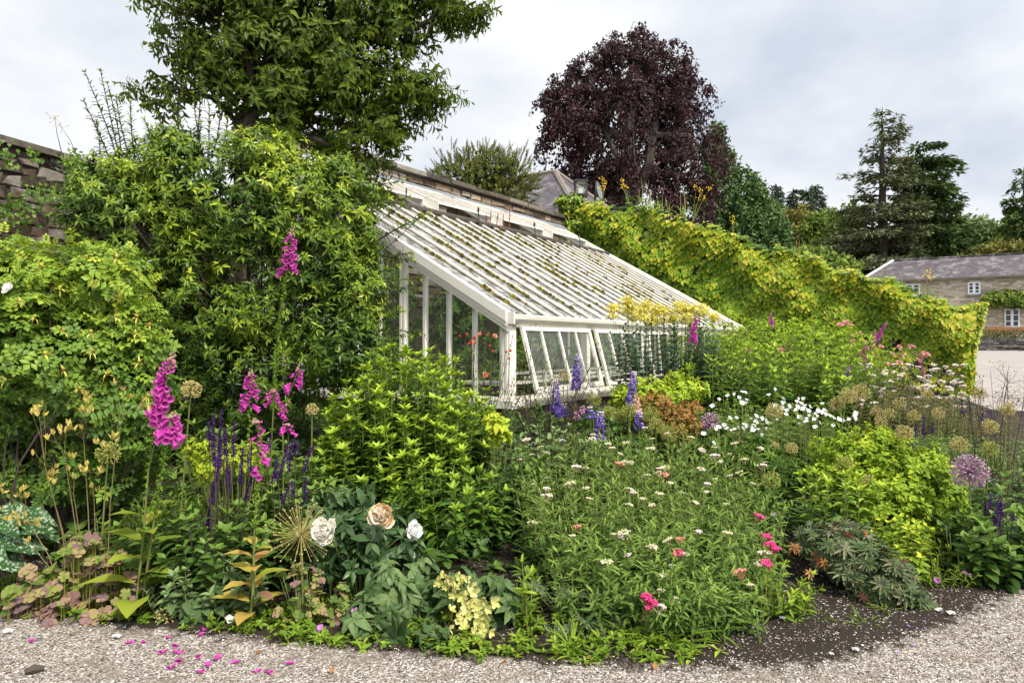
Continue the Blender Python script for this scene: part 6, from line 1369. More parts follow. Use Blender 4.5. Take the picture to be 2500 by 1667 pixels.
# peonies
t = mound('peony', 'peony plant with dark glossy leaves and big white double blooms', 'flower', 880, 4.35, [px_lobe(880, 1300, 4.45, 150, 70, .25), px_lobe(800, 1260, 4.5, 90, 60, .2), px_lobe(950, 1340, 4.35, 100, 60, .2), px_lobe(840, 1380, 4.25, 90, 50, .15), px_lobe(860, 1215, 4.6, 80, 40, .2)], M['lf_dark'], 210, .115, LANCE, 5, None, .5, .4, .3, .7, 1, .2, .25, W=1.3)
PET = leaf_tpl([0, .3, .6, .85, 1], [.10, .34, .46, .42, .2], .6, -.55, .16)
def peony(c, axis, R, key, label=None, v=.75, rings=((1.5, 8, 1.), (1.25, 9, .95), (1.0, 10, .88), (.75, 10, .8), (.5, 9, .7), (.28, 7, .6))):
    mb = MB(); c = np.array(c); bloom_mesh(mb, c, axis, R, rings, v, .2, PET, .22); ax = norm(np.array(axis, float))
    for ph in range(26): put(mb, PET, c + rng.normal(0, R * .18, 3), ax + rng.normal(0, .6, 3), rng.normal(0, 1, 3), R * rng.uniform(.35, .65), rng.uniform(.5, .9), np.clip(v + rng.normal(0, .22), 0, 1))
    o = mb.build('bloom', M[key], t, False)
    if label: o['label'] = label
peony(at(800, 1296, 4.08), (-.25, -.85, .35), .088, 'cream', 'full creamy white bloom beside the dry starburst')
peony(at(932, 1262, 4.2), (.1, -.6, .4), .076, 'brownpetal', 'withering bloom with brown-edged petals', .52)
peony(at(1004, 1296, 4.2), (.8, -.5, .2), .062, 'whitefl', 'white bloom seen from the side')
st = MB(); q = np.array([ground_at(850, 4.4)] * 3); P = np.array([at(806, 1300, 4.16), at(925, 1275, 4.27), at(995, 1300, 4.25)]); tubes(st, q, P, np.array([0, 0, .08]), .006, .004, 5, 5); st.build('stems', M['stem'], t)

# ================================================================ LEFT FRONT
pts = [ground_at(330, 4.1), at(352, 1300, 4.15), at(362, 1150, 4.15), at(395, 1010, 4.15), at(412, 900, 4.15), at(424, 858, 4.15)]
foxglove('tall magenta foxglove with big drooping bells, leftmost in the foreground', pts[0], pts, spike=(1012, 885), bells=34, size=.084, side=(-.3, -1, 0), leaves=13, leafL=.31, lmat='lf_autumn', lv=.24, pods=12, zone=(1200, 1020), stem_r=.009)
pts = [ground_at(345, 4.15), at(375, 1280, 4.1), at(400, 1120, 4.1), at(415, 1050, 4.1), at(424, 1005, 4.1)]
foxglove('stout magenta foxglove head crowded below the leftmost tall one', pts[0], pts, spike=(1066, 1018), bells=24, size=.078, leaves=5, leafL=.22, lmat='lf_mid', lv=.7, pods=30, zone=(1260, 1070), stem_r=.009)
pts = [ground_at(610, 3.98), at(618, 1450, 4.0), at(622, 1300, 4.05), at(628, 1150, 4.1), at(632, 1040, 4.12), at(620, 1022, 4.12)]
foxglove('declining foxglove with yellow and orange leaves and a few magenta bells', pts[0], pts, spike=(1150, 1030), bells=13, size=.066, side=(.8, -.6, 0), leaves=15, leafL=.23, lmat='lf_autumn', lv=.62, pods=40, zone=(1300, 1040), stem_r=.010)
pts = [ground_at(655, 5.2), at(662, 1100, 5.2), at(672, 930, 5.2), at(685, 780, 5.2), at(700, 660, 5.2), at(712, 570, 5.2), at(716, 548, 5.2)]
foxglove('tallest foxglove, thin stem of green pods under a magenta spike against the bush', pts[0], pts, spike=(664, 578), bells=40, size=.068, leaves=6, leafL=.24, lmat='lf_mid', lv=.7, pods=90, zone=(1000, 668), stem_r=.009)
pts = [ground_at(605, 5.0), at(608, 1100, 5.0), at(610, 1000, 5.0), at(612, 940, 5.0), at(612, 900, 5.0)]
foxglove('short dense magenta foxglove spike left of the tallest one', pts[0], pts, spike=(992, 916), bells=32, size=.068, leaves=5, leafL=.2, pods=16, zone=(1100, 1000), lv=.7)
pts = [ground_at(660, 5.1), at(664, 1050, 5.1), at(668, 985, 5.1), at(667, 950, 5.1)]
foxglove('tiny magenta foxglove tip at the stem of the tallest one', pts[0], pts, spike=(978, 955), bells=9, size=.062, leaves=0)
pts = [ground_at(690, 5.1), at(692, 1000, 5.1), at(712, 945, 5.1), at(735, 885, 5.1)]
foxglove('small magenta foxglove leaning right against the dark bush', pts[0], pts, spike=(945, 905), bells=14, size=.058, side=(.5, -1, 0), leaves=3, leafL=.16)
pts = [ground_at(695, 5.0), at(690, 1060, 5.0), at(692, 1010, 5.0), at(708, 975, 5.0)]
foxglove('small drooping magenta foxglove under the right-leaning one', pts[0], pts, spike=(1010, 988), bells=8, size=.052, leaves=4, leafL=.2)
pts = [ground_at(705, 4.9), at(704, 1100, 4.9), at(704, 1050, 4.9), at(702, 1035, 4.9)]
foxglove('lone cluster of four magenta bells above the leaning salvia', pts[0], pts, spike=(1052, 1036), bells=7, size=.056, leaves=0)

# rugosa rose at the left
M['lf_rugosa'] = leaf_mat('rugosa_leaf', [(0, (.035, .075, .014)), (.4, (.095, .18, .03)), (.75, (.22, .33, .035)), (1, (.42, .48, .05))], .42, .25, .4)
rl = [px_lobe(60, 720, 5.0, 190, 130), px_lobe(230, 690, 5.0, 130, 90), px_lobe(300, 830, 5.0, 110, 100), px_lobe(120, 860, 4.9, 200, 130), px_lobe(310, 960, 5.0, 105, 100), px_lobe(-60, 900, 5.0, 160, 200), px_lobe(190, 960, 4.95, 120, 80), px_lobe(20, 980, 4.9, 80, 70), px_lobe(-60, 720, 5.1, 160, 140), px_lobe(350, 1040, 5.0, 75, 60), px_lobe(180, 1130, 5.25, 200, 80), px_lobe(-40, 1120, 5.2, 120, 90)]
n = 1600; P, nn, r, li = lobes_pts(rl, n, .4, .45, .14, 1)
t = thing('rugosa_rose', 'big rugosa rose bush with rounded bright green leaflets at the left edge', 'bush', ground_at(110, 5.1))
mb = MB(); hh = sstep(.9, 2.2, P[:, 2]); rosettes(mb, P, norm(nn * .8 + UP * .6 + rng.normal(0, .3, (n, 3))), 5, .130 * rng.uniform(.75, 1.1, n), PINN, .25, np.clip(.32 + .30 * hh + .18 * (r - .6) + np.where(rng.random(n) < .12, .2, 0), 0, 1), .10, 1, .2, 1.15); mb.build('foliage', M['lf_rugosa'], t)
st = MB(); sel = rng.choice(n, 46, replace=False); q = P[sel].copy(); q[:, :2] = q[:, :2] * .3 + np.array([gx(120, 5.2), 5.25]) * .7 + rng.normal(0, .15, (len(sel), 2)); q[:, 2] = gz(q[:, 0], q[:, 1]); tubes(st, q, P[sel], rng.normal(0, .22, q.shape), .009, .004, 4, 7); st.build('canes', M['stem_dark'], t)
part_blooms(t, [at(22, 705, 4.35)], 'whitefl', .036, FULL, 'bloom', .8, (.2, -.9, .3))
hp = [(235, 690), (146, 705), (290, 728), (100, 650), (210, 630), (285, 630), (155, 810), (85, 775), (335, 775), (330, 815), (365, 795), (283, 775), (110, 865), (155, 905), (340, 885), (260, 915), (12, 930), (195, 950), (222, 812), (360, 968), (225, 860), (50, 740)]
for a, b_ in hp:
    mb = MB(); c = at(a, b_, 4.35 + rng.uniform(-.1, .15)); put(mb, BLOB5, c, UP, np.array([1., 0, 0]), .022, 1, rng.uniform(0, .5)); dd = norm(rng.normal(0, 1, (6, 3)) + [0, -.6, .1]); put(mb, TINY, np.repeat(c[None], 6, 0), dd, UP, .055, .5, np.clip(rng.normal(.7, .2, 6), 0, 1)); mb.build('withered_flower', M['hip'], t)

# aquilegia stems with pods, mauve leaves
t = thing('columbine', 'columbine with thin stems of straw-yellow seed pods above mauve lobed leaves', 'plant', ground_at(215, 4.15))
st = MB(); pd = MB()
tips = [(80, 1010), (95, 1005), (108, 1015), (155, 1050), (165, 1045), (185, 1060), (212, 970), (222, 985), (205, 1005), (215, 1000), (135, 1075), (85, 1100), (125, 1165), (140, 1155), (180, 1165), (198, 1150), (222, 1150), (235, 1160), (12, 1200), (15, 1255), (38, 1265), (60, 1265), (62, 1205), (48, 1210), (72, 1320), (170, 1110), (290, 1070), (305, 940), (300, 960), (355, 990), (230, 1195), (248, 1080), (145, 1190), (90, 1270)]
mains = [(60, 1240), (110, 1120), (160, 1110), (205, 1060), (230, 1200), (90, 1330), (290, 1010), (180, 1190), (140, 1230)]; forks = []
for a, b_ in mains:
    e = at(a, b_ + 15, 4.12 + rng.uniform(-.12, .12)); g = ground_at(215 + (a - 180) * .4, 4.15); tube(st, [g, g + (e - g) * .55 + np.array([(e[0] - g[0]) * -.1, 0, .02]), e], [.0038, .0028, .0018], 4); forks.append(e)
forks = np.array(forks)
for a, b_ in tips:
    e = at(a, b_, 4.12 + rng.uniform(-.12, .12)); g = forks[np.argmin(np.linalg.norm((forks - e) * [1, .2, .6] + [0, 0, .05], axis=1))]; md = (g + e) / 2 + np.array([rng.normal(0, .012), 0, .012]); tube(st, [g, md, e], [.0016, .0012, .0009], 3)
    for k in range(rng.integers(1, 4)):
        p = e + rng.normal(0, .02, 3); tubes(st, e * .9 + md * .1, p, None, .0012, .001, 3, 1); dd = norm(UP + rng.normal(0, .35, (4, 3))); put(pd, TINY, np.repeat(p[None], 4, 0), dd, rng.normal(0, 1, (4, 3)), .042, 1.1, np.clip(rng.normal(.5, .25, 4), 0, 1))
pd.build('seed_pods', M['pod'], t); st.build('stems', M['stem_olive'], t)
lv = MB(); lb = [px_lobe(180, 1330, 4.15, 60, 40, .15), px_lobe(120, 1420, 4.1, 110, 50, .15), px_lobe(230, 1370, 4.15, 80, 60, .15), px_lobe(180, 1490, 4.0, 110, 40, .1), px_lobe(70, 1480, 4.05, 70, 40, .1), px_lobe(280, 1450, 4.1, 50, 50, .12), px_lobe(300, 1360, 4.2, 60, 50, .1)]
P, nn, r, li = lobes_pts(lb, 150, .2, .7); P[:, 2] = np.maximum(P[:, 2], gz(P[:, 0], P[:, 1]) + .03)
low = np.clip((.45 - P[:, 2]) / .5, 0, 1); rosettes(lv, P, norm(nn * .4 + UP + np.array([0, -.5, 0]) + rng.normal(0, .25, P.shape)), 3, rng.uniform(.040, .068, len(P)), ROUND3, .1, np.clip(.26 + .5 * low + rng.normal(0, .2, len(P)), 0, 1), .18, 0, .2, 1.1)
lv.build('leaves', M['lf_purple'], t); st = MB(); q = P.copy(); q[:, 2] = gz(q[:, 0], q[:, 1]); tubes(st, q, P, None, .002, .0015, 3, 2); st.build('leaf_stalks', M['lf_rust'], t)
# lungwort
t = thing('lungwort', 'lungwort with big silver-spotted dark leaves at the left edge', 'plant', ground_at(40, 4.35))
mb = MB(); n = 22; k = np.arange(n); c = np.stack([gx(-70 + 110 * rng.uniform(0, 1, n), 4.4), 4.32 + .2 * (k / n) + rng.normal(0, .03, n), zz(1345 - 105 * k / n, 4.4)], 1); put(mb, BIGLEAF, c, np.stack([.9 + 0 * k, rng.normal(-.25, .35, n), rng.normal(-.02, .12, n)], 1), UP + np.array([0, -.55, 0]) + rng.normal(0, .15, (n, 3)), rng.uniform(.22, .32, n), .85, rng.uniform(0, 1, n)); mb.build('leaves', M['lf_spot'], t)
st = MB(); q = c.copy(); q[:, 2] = gz(q[:, 0], q[:, 1]); tubes(st, q, c, None, .004, .003, 4, 2); st.build('leaf_stalks', M['stem'], t)
# fern-leaved yarrow and yellow alchemilla behind the salvia
stem_clump('tansy', 'ferny green foliage between the near foxgloves and the salvia', 'plant', 440, 4.8, .42, .3, 80, .28, .48, M['lf_mid'], .10, FEATHER, 10, 2, None, .2, .3, .9, 2, .4, .75, spiral=True)
mound('ladys_mantle', 'frothy yellow-green lady\'s mantle flowers behind the salvia spikes', 'flower', 575, 4.95, [px_lobe(480, 1095, 5.0, 35, 35), px_lobe(570, 1120, 4.9, 60, 40), px_lobe(510, 1140, 4.9, 50, 40), px_lobe(610, 1110, 5.0, 40, 40)], M['lf_lime'], 320, .028, OVATE, 6, None, .66, .3, .5)
stem_clump('leafy_perennial', 'mid-green broad leaves below the dark bush behind the salvia', 'plant', 640, 5.3, .55, .35, 70, .35, .6, M['lf_mid'], .13, LANCE, 9, 2, None, .2, .2, .8, 4, .4, .75, W=1.3)
stem_clump('leafy_perennial', 'whorled green shoots in front of the dark bush left of the short foxglove', 'plant', 530, 5.5, .35, .3, 26, .5, .78, M['lf_mid'], .14, LANCE, 9, 2, None, .15, .2, .8, 5, .4, .7)
stem_clump('leafy_perennial', 'green leafy filler at the foot of the rugosa rose', 'plant', 330, 4.75, .4, .25, 50, .2, .38, M['lf_mid'], .09, OVATE, 8, 2, None, .2, .2, .8, 3, .3, .7)
stem_clump('leafy_perennial', 'green leaves between peony and salvia, behind the dry starburst', 'plant', 760, 4.9, .38, .28, 55, .3, .5, M['lf_mid'], .10, OVATE, 9, 2, None, .2, .15, .8, 3, .35, .7)
stem_clump('leafy_perennial', 'small grey-green leaves at the foot of the salvia', 'plant', 510, 4.15, .32, .15, 50, .12, .28, M['lf_sage'], .085, OVATE, 7, 2, None, .25, .1, .7, 2, .3, .6)
mound('hellebore', 'low dark hellebore foliage behind the fallen petals', 'plant', 470, 4.05, [px_lobe(470, 1470, 4.1, 90, 40, .15), px_lobe(560, 1430, 4.15, 60, 40, .12)], M['lf_helle'], 34, .085, HELLE, 3, None, .4, .4, .2, 1.2, 0)
mound('columbine', 'small patch of yellow-green and mauve lobed leaves under the peony', 'plant', 740, 4.0, [px_lobe(740, 1410, 4.1, 60, 40, .12), px_lobe(720, 1490, 3.95, 60, 40, .1), px_lobe(800, 1460, 4.0, 60, 50, .1)], M['lf_purple'], 60, .045, ROUND3, 3, None, .25, .3, .2, 1.3, 0, .25)

# ================================================================ ground cover, weeds, small things
def low_cover(name, label, n, x0, x1, off0, off1, L, tpl, mat, k=5, e=.3, v=.5, h=.05, seedf=None):
    x = rng.uniform(x0, x1, n); y = path_edge(x) + rng.uniform(off0, off1, n)
    if seedf is not None: kk = seedf(x, y); x, y = x[kk], y[kk]
    P = np.stack([x, y, gz(x, y) + rng.uniform(.005, h, len(x))], 1); mb = MB()
    rosettes(mb, P, UP + rng.normal(0, .3, P.shape), k, L * rng.uniform(.6, 1.3, len(P)), tpl, e, v + rng.normal(0, .12, len(P)), .12, 1, 0)
    o = mb.build(name, mat); o['kind'] = 'stuff'; o['label'] = label; return o
clump = lambda f, th: (lambda x, y: (np.sin(x * f + 1) * np.sin(y * f * 1.3 + x) + .5 * np.sin(x * f * 2.3)) > th)
left_ = lambda x, y: ((x < .95) | (rng.random(len(x)) < .10)) & clump(6, -.6)(x, y)
low_cover('weeds', 'fresh green seedlings and weeds along the gravel edge', 1150, -3.4, 1.1, -.04, .60, .042, OVATE, M['weed'], 5, .3, .5, .06, left_)
low_cover('weeds', 'narrow-leaved green weeds along the gravel edge', 520, -1.7, 1.3, -.06, .45, .06, LANCE, M['weed'], 4, .5, .45, .05, lambda x, y: left_(x, y) & clump(9, -.1)(x, y))
low_cover('weeds', 'scattered seedlings on the dark soil strip', 70, 1.2, 3.9, .1, .8, .03, TINY, M['weed'], 4, .4, .5, .02)
low_cover('undergrowth', 'shaded green undergrowth filling the bed between the plants', 4600, -4.2, 9.5, .7, 5.6, .10, OVATE, M['lf_mid'], 6, .4, .38, .26, lambda x, y: ((x < 1.1) | (y > path_edge(x) + 1.1)) & (y < 15.5) & (x < .68 * y - .4))
def tuft(label, px, Y, n, L, W=1., spread=.06, mat='weed', group='grass tufts'):
    g = ground_at(px, Y); a = rng.uniform(0, 2 * PI, n); mb = MB(); el = rng.uniform(.5, 1.3, n)
    P = g + np.stack([np.cos(a) * rng.uniform(0, spread, n), np.sin(a) * rng.uniform(0, spread, n), 0 * a], 1)
    put(mb, STRAP, P, np.stack([np.cos(a) * np.cos(el), np.sin(a) * np.cos(el), np.sin(el)], 1), UP - .0 * P, L * rng.uniform(.6, 1.2, n), W, np.clip(rng.normal(.55, .18, n), 0, 1))
    o = mb.build('grass_tuft', M[mat], loc=tuple(g)); tag(o, label, 'grass tuft', group)
tuft('arching grass tuft at the gravel edge under the cut cranesbill leaves', 1395, 3.68, 26, .15, 1.2)
tuft('grass tuft at the front of the yarrow, nearest the gravel', 1640, 3.72, 30, .19, 1.2, .10)
tuft('grass tuft at the front right of the yarrow', 1730, 3.85, 24, .18, 1.2, .08)
tuft('grass tuft left of the crimson yarrow heads', 1560, 3.75, 26, .16, 1.2, .1)
tuft('thin grass tuft on the bare soil by the cranesbill', 2165, 4.18, 22, .10, 1., .06)
tuft('low grass tuft on the pale gritty soil', 2115, 3.98, 26, .08, 1., .1)
tuft('small grass tuft on the dark soil near the yarrow', 2000, 4.08, 16, .08, 1., .07)
tuft('bright grass patch at the far right gravel edge', 2470, 4.85, 60, .12, 1., .22)
tuft('dry yellow grass wisp beside the hellebore', 1250, 3.70, 14, .09, .8, .05)
tuft('small weedy tuft standing alone in the gravel', 1368, 3.47, 12, .05, 1., .03)
t = stem_clump('sow_thistle', 'single upright weed with toothed leaves right of the hellebore', 'weed', 1290, 3.9, .03, .03, 3, .26, .34, M['weed'], .11, FEATHER, 8, 1, None, .2, .4, .9, 3, .4, .6, W=1.6, spiral=True)
# lone small violet flowers at the edge of the gravel
for px, py, lab in [(867, 1490, 'small violet daisy in the weeds left of the hellebore'), (782, 1532, 'small violet daisy in the weeds near the gravel'), (1888, 1258, 'blue-violet cranesbill flower at the right end of the yarrow')]:
    Y = 3.85 if py > 1400 else 5.0; p = at(px, py, Y); tt = thing('small_flower', lab, 'flower', (p[0], p[1], float(gz(p[0], p[1]))), 'little violet flowers')
    mb = MB(); bloom_mesh(mb, p, (0, -.7, .7), .021, ((1.3, 8, 1.),), .8, .1); mb.build('bloom', M['pinkdaisy'] if py > 1400 else M['violetfl'], tt); mb = MB(); tubes(mb, [p[0], p[1] + .01, float(gz(p[0], p[1]))], p, None, .002, .0015, 3, 2); mb.build('stem', M['stem'], tt)
# fallen petals
FALL = rev_tpl([(0, .10), (.3, .2), (.7, .24), (1, .38)], 8)
fp = [(78, 1575), (305, 1578), (350, 1570), (495, 1540), (490, 1560), (410, 1594), (425, 1598), (480, 1608), (430, 1632), (525, 1620), (510, 1637), (477, 1648), (590, 1622), (648, 1646), (697, 1628), (428, 1580), (640, 1640), (445, 1615), (408, 1566)]
mb = MB(); V, Fc = FALL; mb.add(V * [1, 1, .55], Fc, np.clip(V[:, 1] * .5 + .3, 0, 1)); o0 = mb.build('fallen_petal', M['fox'], smooth=True)
for i, (a, b_) in enumerate(fp):
    o = o0 if i == 0 else o0.copy()
    if i: C.objects.link(o)
    Y = CAMH * F_PX / (b_ - HY); x = gx(a, Y); s = rng.uniform(.034, .05); o.location = (x, Y, float(gz(x, Y)) + .022); o.scale = (s, s, s); o.rotation_euler = (rng.normal(0, .12), rng.normal(0, .2), rng.uniform(0, 6.3))
    tag(o, 'fallen magenta foxglove bell lying on the gravel edge at the left', 'petal', 'fallen foxglove petals')
fp = [(2245, 1522), (2258, 1525), (2220, 1536), (2240, 1540), (2285, 1568), (2232, 1583), (2185, 1602), (2378, 1484), (2392, 1486), (2402, 1487)]
mb = MB(); put(mb, ROUNDLF, np.zeros(3), np.array([0, 1., 0]), UP, 1., 1, .6); o0 = mb.build('fallen_petal', M['violetfl'])
for i, (a, b_) in enumerate(fp):
    o = o0 if i == 0 else o0.copy()
    if i: C.objects.link(o)
    Y = CAMH * F_PX / (b_ - HY); x = gx(a, Y); s = rng.uniform(.018, .028); o.location = (x, Y, float(gz(x, Y)) + .022); o.scale = (s, s, s); o.rotation_euler = (rng.normal(0, .2), rng.normal(0, .2), rng.uniform(0, 6.3))
    tag(o, 'tiny violet petal dropped on the pale gritty soil at the right', 'petal', 'fallen violet petals')
# bark piece, bigger stones, dead leaves
mb = MB(); tube(mb, [at(62, 1650, 3.34) * [1, 1, 0] + [0, 0, .03], at(85, 1643, 3.36) * [1, 1, 0] + [0, 0, .036], at(110, 1640, 3.38) * [1, 1, 0] + [0, 0, .03]], [.012, .022, .010], 6); o = mb.build('bark_piece', M['bark']); tag(o, 'dark brown flake of bark on the gravel at the lower left', 'bark')
M['pebble'] = plain('pale_stone', (.55, .53, .50), .8, .2, 20, (40, .5, .004), (.36, .35, .34))
for a, b_, s, lab in [(287, 1562, .05, 'pale stone among the weeds at the left gravel edge'), (1628 + 400, 1603, .03, 'cream stone on the soil strip near the yarrow'), (2088, 1594, .045, 'grey stone on the soil strip beside the low grass'), (2290, 1497, .05, 'pale stone at the edge of the mauve daisies'), (2320, 1505, .055, 'flat pale stone right of the daisy stone'), (1910, 1517, .04, 'grey stone at the foot of the yarrow'), (565, 1525, .09, 'grey stone behind the turning foxglove leaves'), (20, 1550, .06, 'blue-grey stone at the left picture edge'), (1030, 1642, .03, 'small grey stone under the hellebore'), (2422, 1493, .03, 'small white stone near the fallen petals at the right')]:
    Y = CAMH * F_PX / (b_ - HY); x = gx(a, Y); g = (x, Y, float(gz(x, Y)) + .015 + s * .12); mb = MB(); put(mb, OCT, np.array(g), np.array([rng.normal(), rng.normal(), .1]), UP, s, rng.uniform(.7, 1), .5)
    o = mb.build('stone', M['pebble'], loc=g); tag(o, lab, 'stone', 'loose stones')
mb = MB(); put(mb, BIGLEAF, np.zeros(3), np.array([0, 1., 0]), UP, 1., 1, .5); o0 = mb.build('fallen_leaf', M['dead'])
for i, (a, b_) in enumerate([(180, 1552), (640, 1600), (1240, 1625), (1430, 1620), (1548, 1640), (1595, 1630), (2055, 1540), (2420, 1540), (1395, 1630), (1230, 1520), (810, 1642)]):
    o = o0 if i == 0 else o0.copy()
    if i: C.objects.link(o)
    Y = CAMH * F_PX / (b_ - HY); x = gx(a, Y); s = rng.uniform(.035, .06); o.location = (x, Y, float(gz(x, Y)) + .03); o.scale = (s, s, s); o.rotation_euler = (rng.normal(0, .3), rng.normal(0, .3), rng.uniform(0, 6.3)); tag(o, 'curled brown dead leaf lying on the gravel or soil edge', 'leaf', 'dead leaves on the ground')

# ================================================================ on the walls
M['rag_st'] = M['stem']
def ragwort(label, u, px, h, heads, dx=0.):
    g = np.array([IO[0] + IE[0] * u + IN_[0] * .0, IO[1] + IE[1] * u, izt(u) - .15]); t = thing('ragwort', label, 'flower', g, 'weeds flowering on the ivy wall'); st = MB(); fl_ = MB()
    for k in range(heads):
        e = g + np.array([rng.normal(dx, .18 * h), rng.normal(0, .05), h * rng.uniform(.6, 1.05) + .15]); tube(st, [g, g * .5 + e * .5 + [0, 0, .08], e], [.010, .007, .004], 3); d = rng.normal(0, .05, (9, 3)); put(fl_, TINYW, e + d * .8, UP + rng.normal(0, .6, d.shape), np.array([0, -1., 0]), .045, 1, rng.uniform(0, 1, 9))
    fl_.build('flowers', M['yellow'], t); lf = MB(); m_ = 14; q = g + np.stack([rng.normal(dx * .4, .1, m_), rng.normal(0, .05, m_), rng.uniform(.1, h * .6, m_)], 1); put(lf, FEATHER, q, rng.normal(0, 1, (m_, 3)) + UP, UP, .12, 1, .5); lf.build('leaves', M['weed'], t); st.build('stems', M['stem'], t)
def iu(px): k = (px - CX) / F_PX; return (k * IO[1] - IO[0]) / (IE[0] - k * IE[1])
ragwort('ragwort with orange-yellow heads next to the dark dish on the wall', iu(1470), 0, .6, 4)
ragwort('ragwort on the wall top left of the bare stalks', iu(1535), 0, .6, 3)
ragwort('tall leafy ragwort leaning right over the ivy wall', iu(1690), 0, .9, 5, .35)
ragwort('small ragwort halfway down the ivy wall', iu(1790), 0, .45, 2)
ragwort('thin ragwort on the ivy wall in front of the house roof', iu(2265), 0, .55, 3)
def stalks(label, pxs, h):
    u = iu(np.mean(pxs)); g = np.array([*(IO + IE * u), izt(u) - .1]); t = thing('wall_grass', label, 'grass', g, 'dry grasses on the ivy wall'); st = MB()
    for p in pxs:
        uu = iu(p); b = np.array([*(IO + IE * uu), izt(uu) - .1]); tube(st, [b, b + [rng.normal(0, .03), 0, h * .6], b + [rng.normal(0, .12), 0, h * rng.uniform(.7, 1.1)]], [.007, .005, .002], 3); 
        q = b + np.array([0, 0, h * .8]); put(st, STRAP, np.repeat(b[None], 4, 0) + [0, 0, .08], rng.normal(0, 1, (4, 3)) * [1, .3, 0] + UP * 1.2, np.array([0, -1., 0]), h * .4, .5, .6, 1)
    st.build('stalks', [M['stem_straw'], M['weed']], t)
stalks('bare upright stalks on the wall in front of the copper beech', [1560, 1567, 1578, 1590, 1605, 1618, 1632], .75)
stalks('two tall dry stalks on the ivy wall near the leafy ragwort', [1662, 1668, 1675], 1.0)
stalks('thin grasses on the ivy wall in front of the olive tree', [1940, 1952, 1965, 1985], .6)
stalks('thin grasses on the lower ivy wall before the house', [2150, 2165, 2240, 2255, 2200, 2290], .5)
t = mound('climbing_shrub', 'dark climbing shrub trained over the lower house window', 'shrub', 2460, 55.3, [px_lobe(2425, 730, 55.0, 28, 18, .5), px_lobe(2470, 728, 54.6, 45, 20, .5), px_lobe(2520, 730, 54, 40, 22, .5)], M['lf_dec'], 500, .35, OVATE, 5, None, .35, .4)
# lantern and dish on the wall corner
c = at(1418, 462, 21.2); t = thing('wall_lantern', 'black-framed glass lantern standing on the corner of the ivy wall', 'lantern', c - [0, 0, .3]); w, h = .17, .38
mb = MB()
for sx in (-1, 1):
    for sy in (-1, 1): box(mb, (c[0] + sx * w - .02, c[1] + sy * w - .02, c[2] - .16), (c[0] + sx * w + .02, c[1] + sy * w + .02, c[2] + .2))
box(mb, (c[0] - w - .04, c[1] - w - .04, c[2] + .201), (c[0] + w + .04, c[1] + w + .04, c[2] + .26)); box(mb, (c[0] - w - .04, c[1] - w - .04, c[2] - .22), (c[0] + w + .04, c[1] + w + .04, c[2] - .161)); box(mb, (c[0] - .06, c[1] - .06, c[2] - .7), (c[0] + .06, c[1] + .06, c[2] - .221))
mb.build('frame', M['iron'], t)
mb = MB(); box(mb, (c[0] - w + .02, c[1] - w + .03, c[2] - .159), (c[0] + w - .02, c[1] + w - .03, c[2] + .199)); mb.build('glass', M['glass'], t)
mb = MB(); box(mb, (c[0] - .08, c[1] - .08, c[2] - .155), (c[0] + .08, c[1] + .08, c[2] + .06)); mb.build('lamp_holder', M['white_old'], t)
c = at(1453, 468, 21.6); mb = MB(); V, Fc = rev_tpl([(0, .01), (.06, .18), (.14, .30)], 16); d = Vector((.85, -.35, .2)).to_track_quat('Y', 'Z'); V = np.array([tuple(d @ Vector(v)) for v in V]) + c; mb.add(V, Fc); t = thing('satellite_dish', 'dark grey dish beside the lantern on the wall corner', 'dish', c - [0, 0, .6]); mb.build('dish', M['lead'], t, True); mb = MB(); tube(mb, [c, c - [0, 0, .7]], .03, 6); mb.build('pole', M['iron'], t)
# clump of greenery on the corner, red sprouts on the roof
mb = MB(); t = thing('corner_shrub', 'green and yellow leafy clump under the lantern at the wall corner', 'shrub', at(1395, 540, 21.)); P, nn, r, li = lobes_pts([px_lobe(1395, 500, 21.2, 38, 30), px_lobe(1400, 545, 21.2, 35, 35), px_lobe(1375, 490, 21.2, 18, 14)], 330, .5); rosettes(mb, P, nn + UP * .4, 4, .13, OVATE, .2, np.clip(rng.normal(.55, .2, len(P)), 0, 1), .12, 1); mb.build('foliage', M['lf_rose'], t)
M['sprout'] = plain('red_sprout', (.22, .085, .06), .8, .2)
for px, py, hpx, lab in [(1278, 505, 22, 'tallest reddish dry flower spike sprouting near the wall coping'), (1244, 552, 50, 'reddish spike on the weathered roof board, rightmost of the row'), (1229, 555, 32, 'reddish spike left of the rightmost on the roof board'), (1212, 545, 26, 'reddish spike in the middle of the roof board row'), (1196, 545, 30, 'reddish spike second from the left on the roof board'), (1186, 548, 26, 'reddish spike at the left of the roof board row'), (1133, 540, 22, 'lone reddish spike beside the second stay arm'), (1432, 682, 20, 'small red weed growing on the lower roof glass')]:
    Y = {1278: 17.6, 1432: 14.4}.get(px, 14.8); p0 = at(px, py, Y); p1 = at(px + rng.normal(2, 1), py - hpx, Y); tt = MB(); tube(tt, [p0 - [0, 0, .05], p1], [.010, .006], 4); spike_mesh(tt, p0 + (p1 - p0) * .3, p1, .018, 12, 3, .018); o = tt.build('dry_spike', M['sprout'], loc=tuple(p0)); tag(o, lab, 'weed', 'red sprouts on the greenhouse roof')
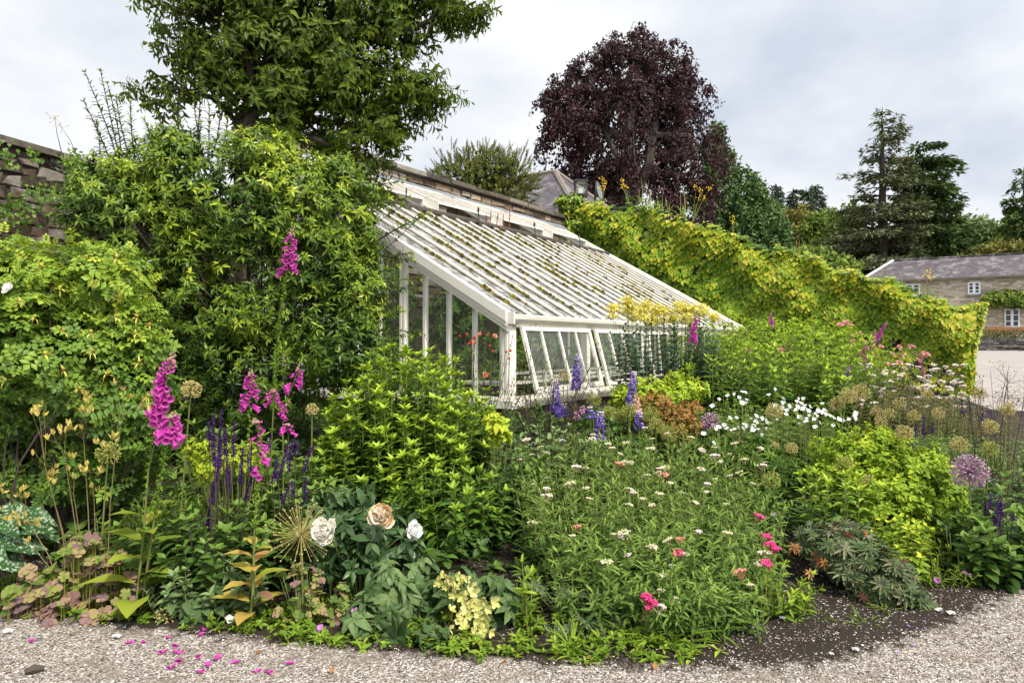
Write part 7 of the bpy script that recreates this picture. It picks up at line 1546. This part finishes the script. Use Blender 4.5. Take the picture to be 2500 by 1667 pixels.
# ivy trails and ferns on the old left wall
mb = MB()
for a, b_, r_, n in [(20, 380, 26, 40), (75, 375, 18, 26), (175, 390, 26, 60), (185, 420, 26, 50), (60, 500, 40, 90), (10, 520, 30, 60), (110, 470, 28, 40), (200, 450, 24, 40)]:
    Y = 9.15 if a > 100 else 8.75; P = np.array([at(a, b_, Y)]) + rng.normal(0, 1, (n, 3)) * np.array([r_ * Y / F_PX * .6, .02, r_ * Y / F_PX * .6]); put(mb, IVY3, P, np.array([[0, 0, -1.]]) + rng.normal(0, .5, P.shape), np.array([[.7, -.6, .4]]) + rng.normal(0, .3, P.shape), rng.uniform(.035, .06, n), 1, np.clip(rng.normal(.35, .15, n), 0, 1))
o = mb.build('ivy', M['lf_rose']); tag(o, 'small ivy and fern tufts clinging to the old wall at the left edge', 'ivy')
t = thing('hawkweed', 'two thin stems with tiny yellow flowers on the old wall at the left', 'flower', at(150, 380, 9.4)); st = MB(); fl_ = MB()
for pl in ([(150, 375), (138, 325), (133, 290)], [(187, 385), (172, 345), (150, 312)]):
    q = [at(a, b_, 9.4) for a, b_ in pl]; tube(st, q, [.006, .004, .002], 4)
    for k in range(5): e = q[-1] + rng.normal(0, .05, 3); tube(st, [q[-1], e], .0015, 3); put(fl_, BLOB5, e, UP, np.array([1., 0, 0]), .022, 1, rng.random())
fl_.build('flowers', M['yellow'], t); st.build('stems', M['stem_dark'], t)
# plants inside the greenhouse
for lab, (tt, ww), hh, rr, n, mt in [('leafy green plant inside the greenhouse behind the gable panes near the corner', (1.2, 1.0), 1.9, .5, 260, 'lf_phlox'), ('tall green climber inside the greenhouse behind the middle gable panes', (1.6, 2.2), 2.6, .6, 320, 'lf_mid'), ('dark leafy plant inside the greenhouse near the back wall', (1.5, 3.8), 3.2, .8, 380, 'lf_mid'), ('green plants growing inside behind the front sashes', (4.0, 2.4), 2.0, .8, 380, 'lf_mid'), ('yellowish potted shrub inside the middle of the greenhouse', (6.5, 2.2), 2.0, .9, 320, 'lf_phlox')]:
    g = G(tt, ww, .5); t = thing('greenhouse_plant', lab, 'plant', g, 'plants inside the greenhouse'); P, nn, r, li = lobes_pts([(g[0], g[1], hh * .72, rr, rr, hh * .32), (g[0], g[1], hh * .45, rr * .9, rr * .9, hh * .25)], n, .4); mb = MB(); rosettes(mb, P, nn + UP * .6, 6, .14, LANCE, .3, .5, .15, 2, .2); mb.build('foliage', M[mt], t); st = MB(); q = P[:40] * .2 + g * .8; q[:, 2] = .5; tubes(st, q, P[:40], None, .01, .004, 4, 2); st.build('stems', M['stem'], t)

for o in bpy.data.objects:
    if '_o' in o: del o['_o']
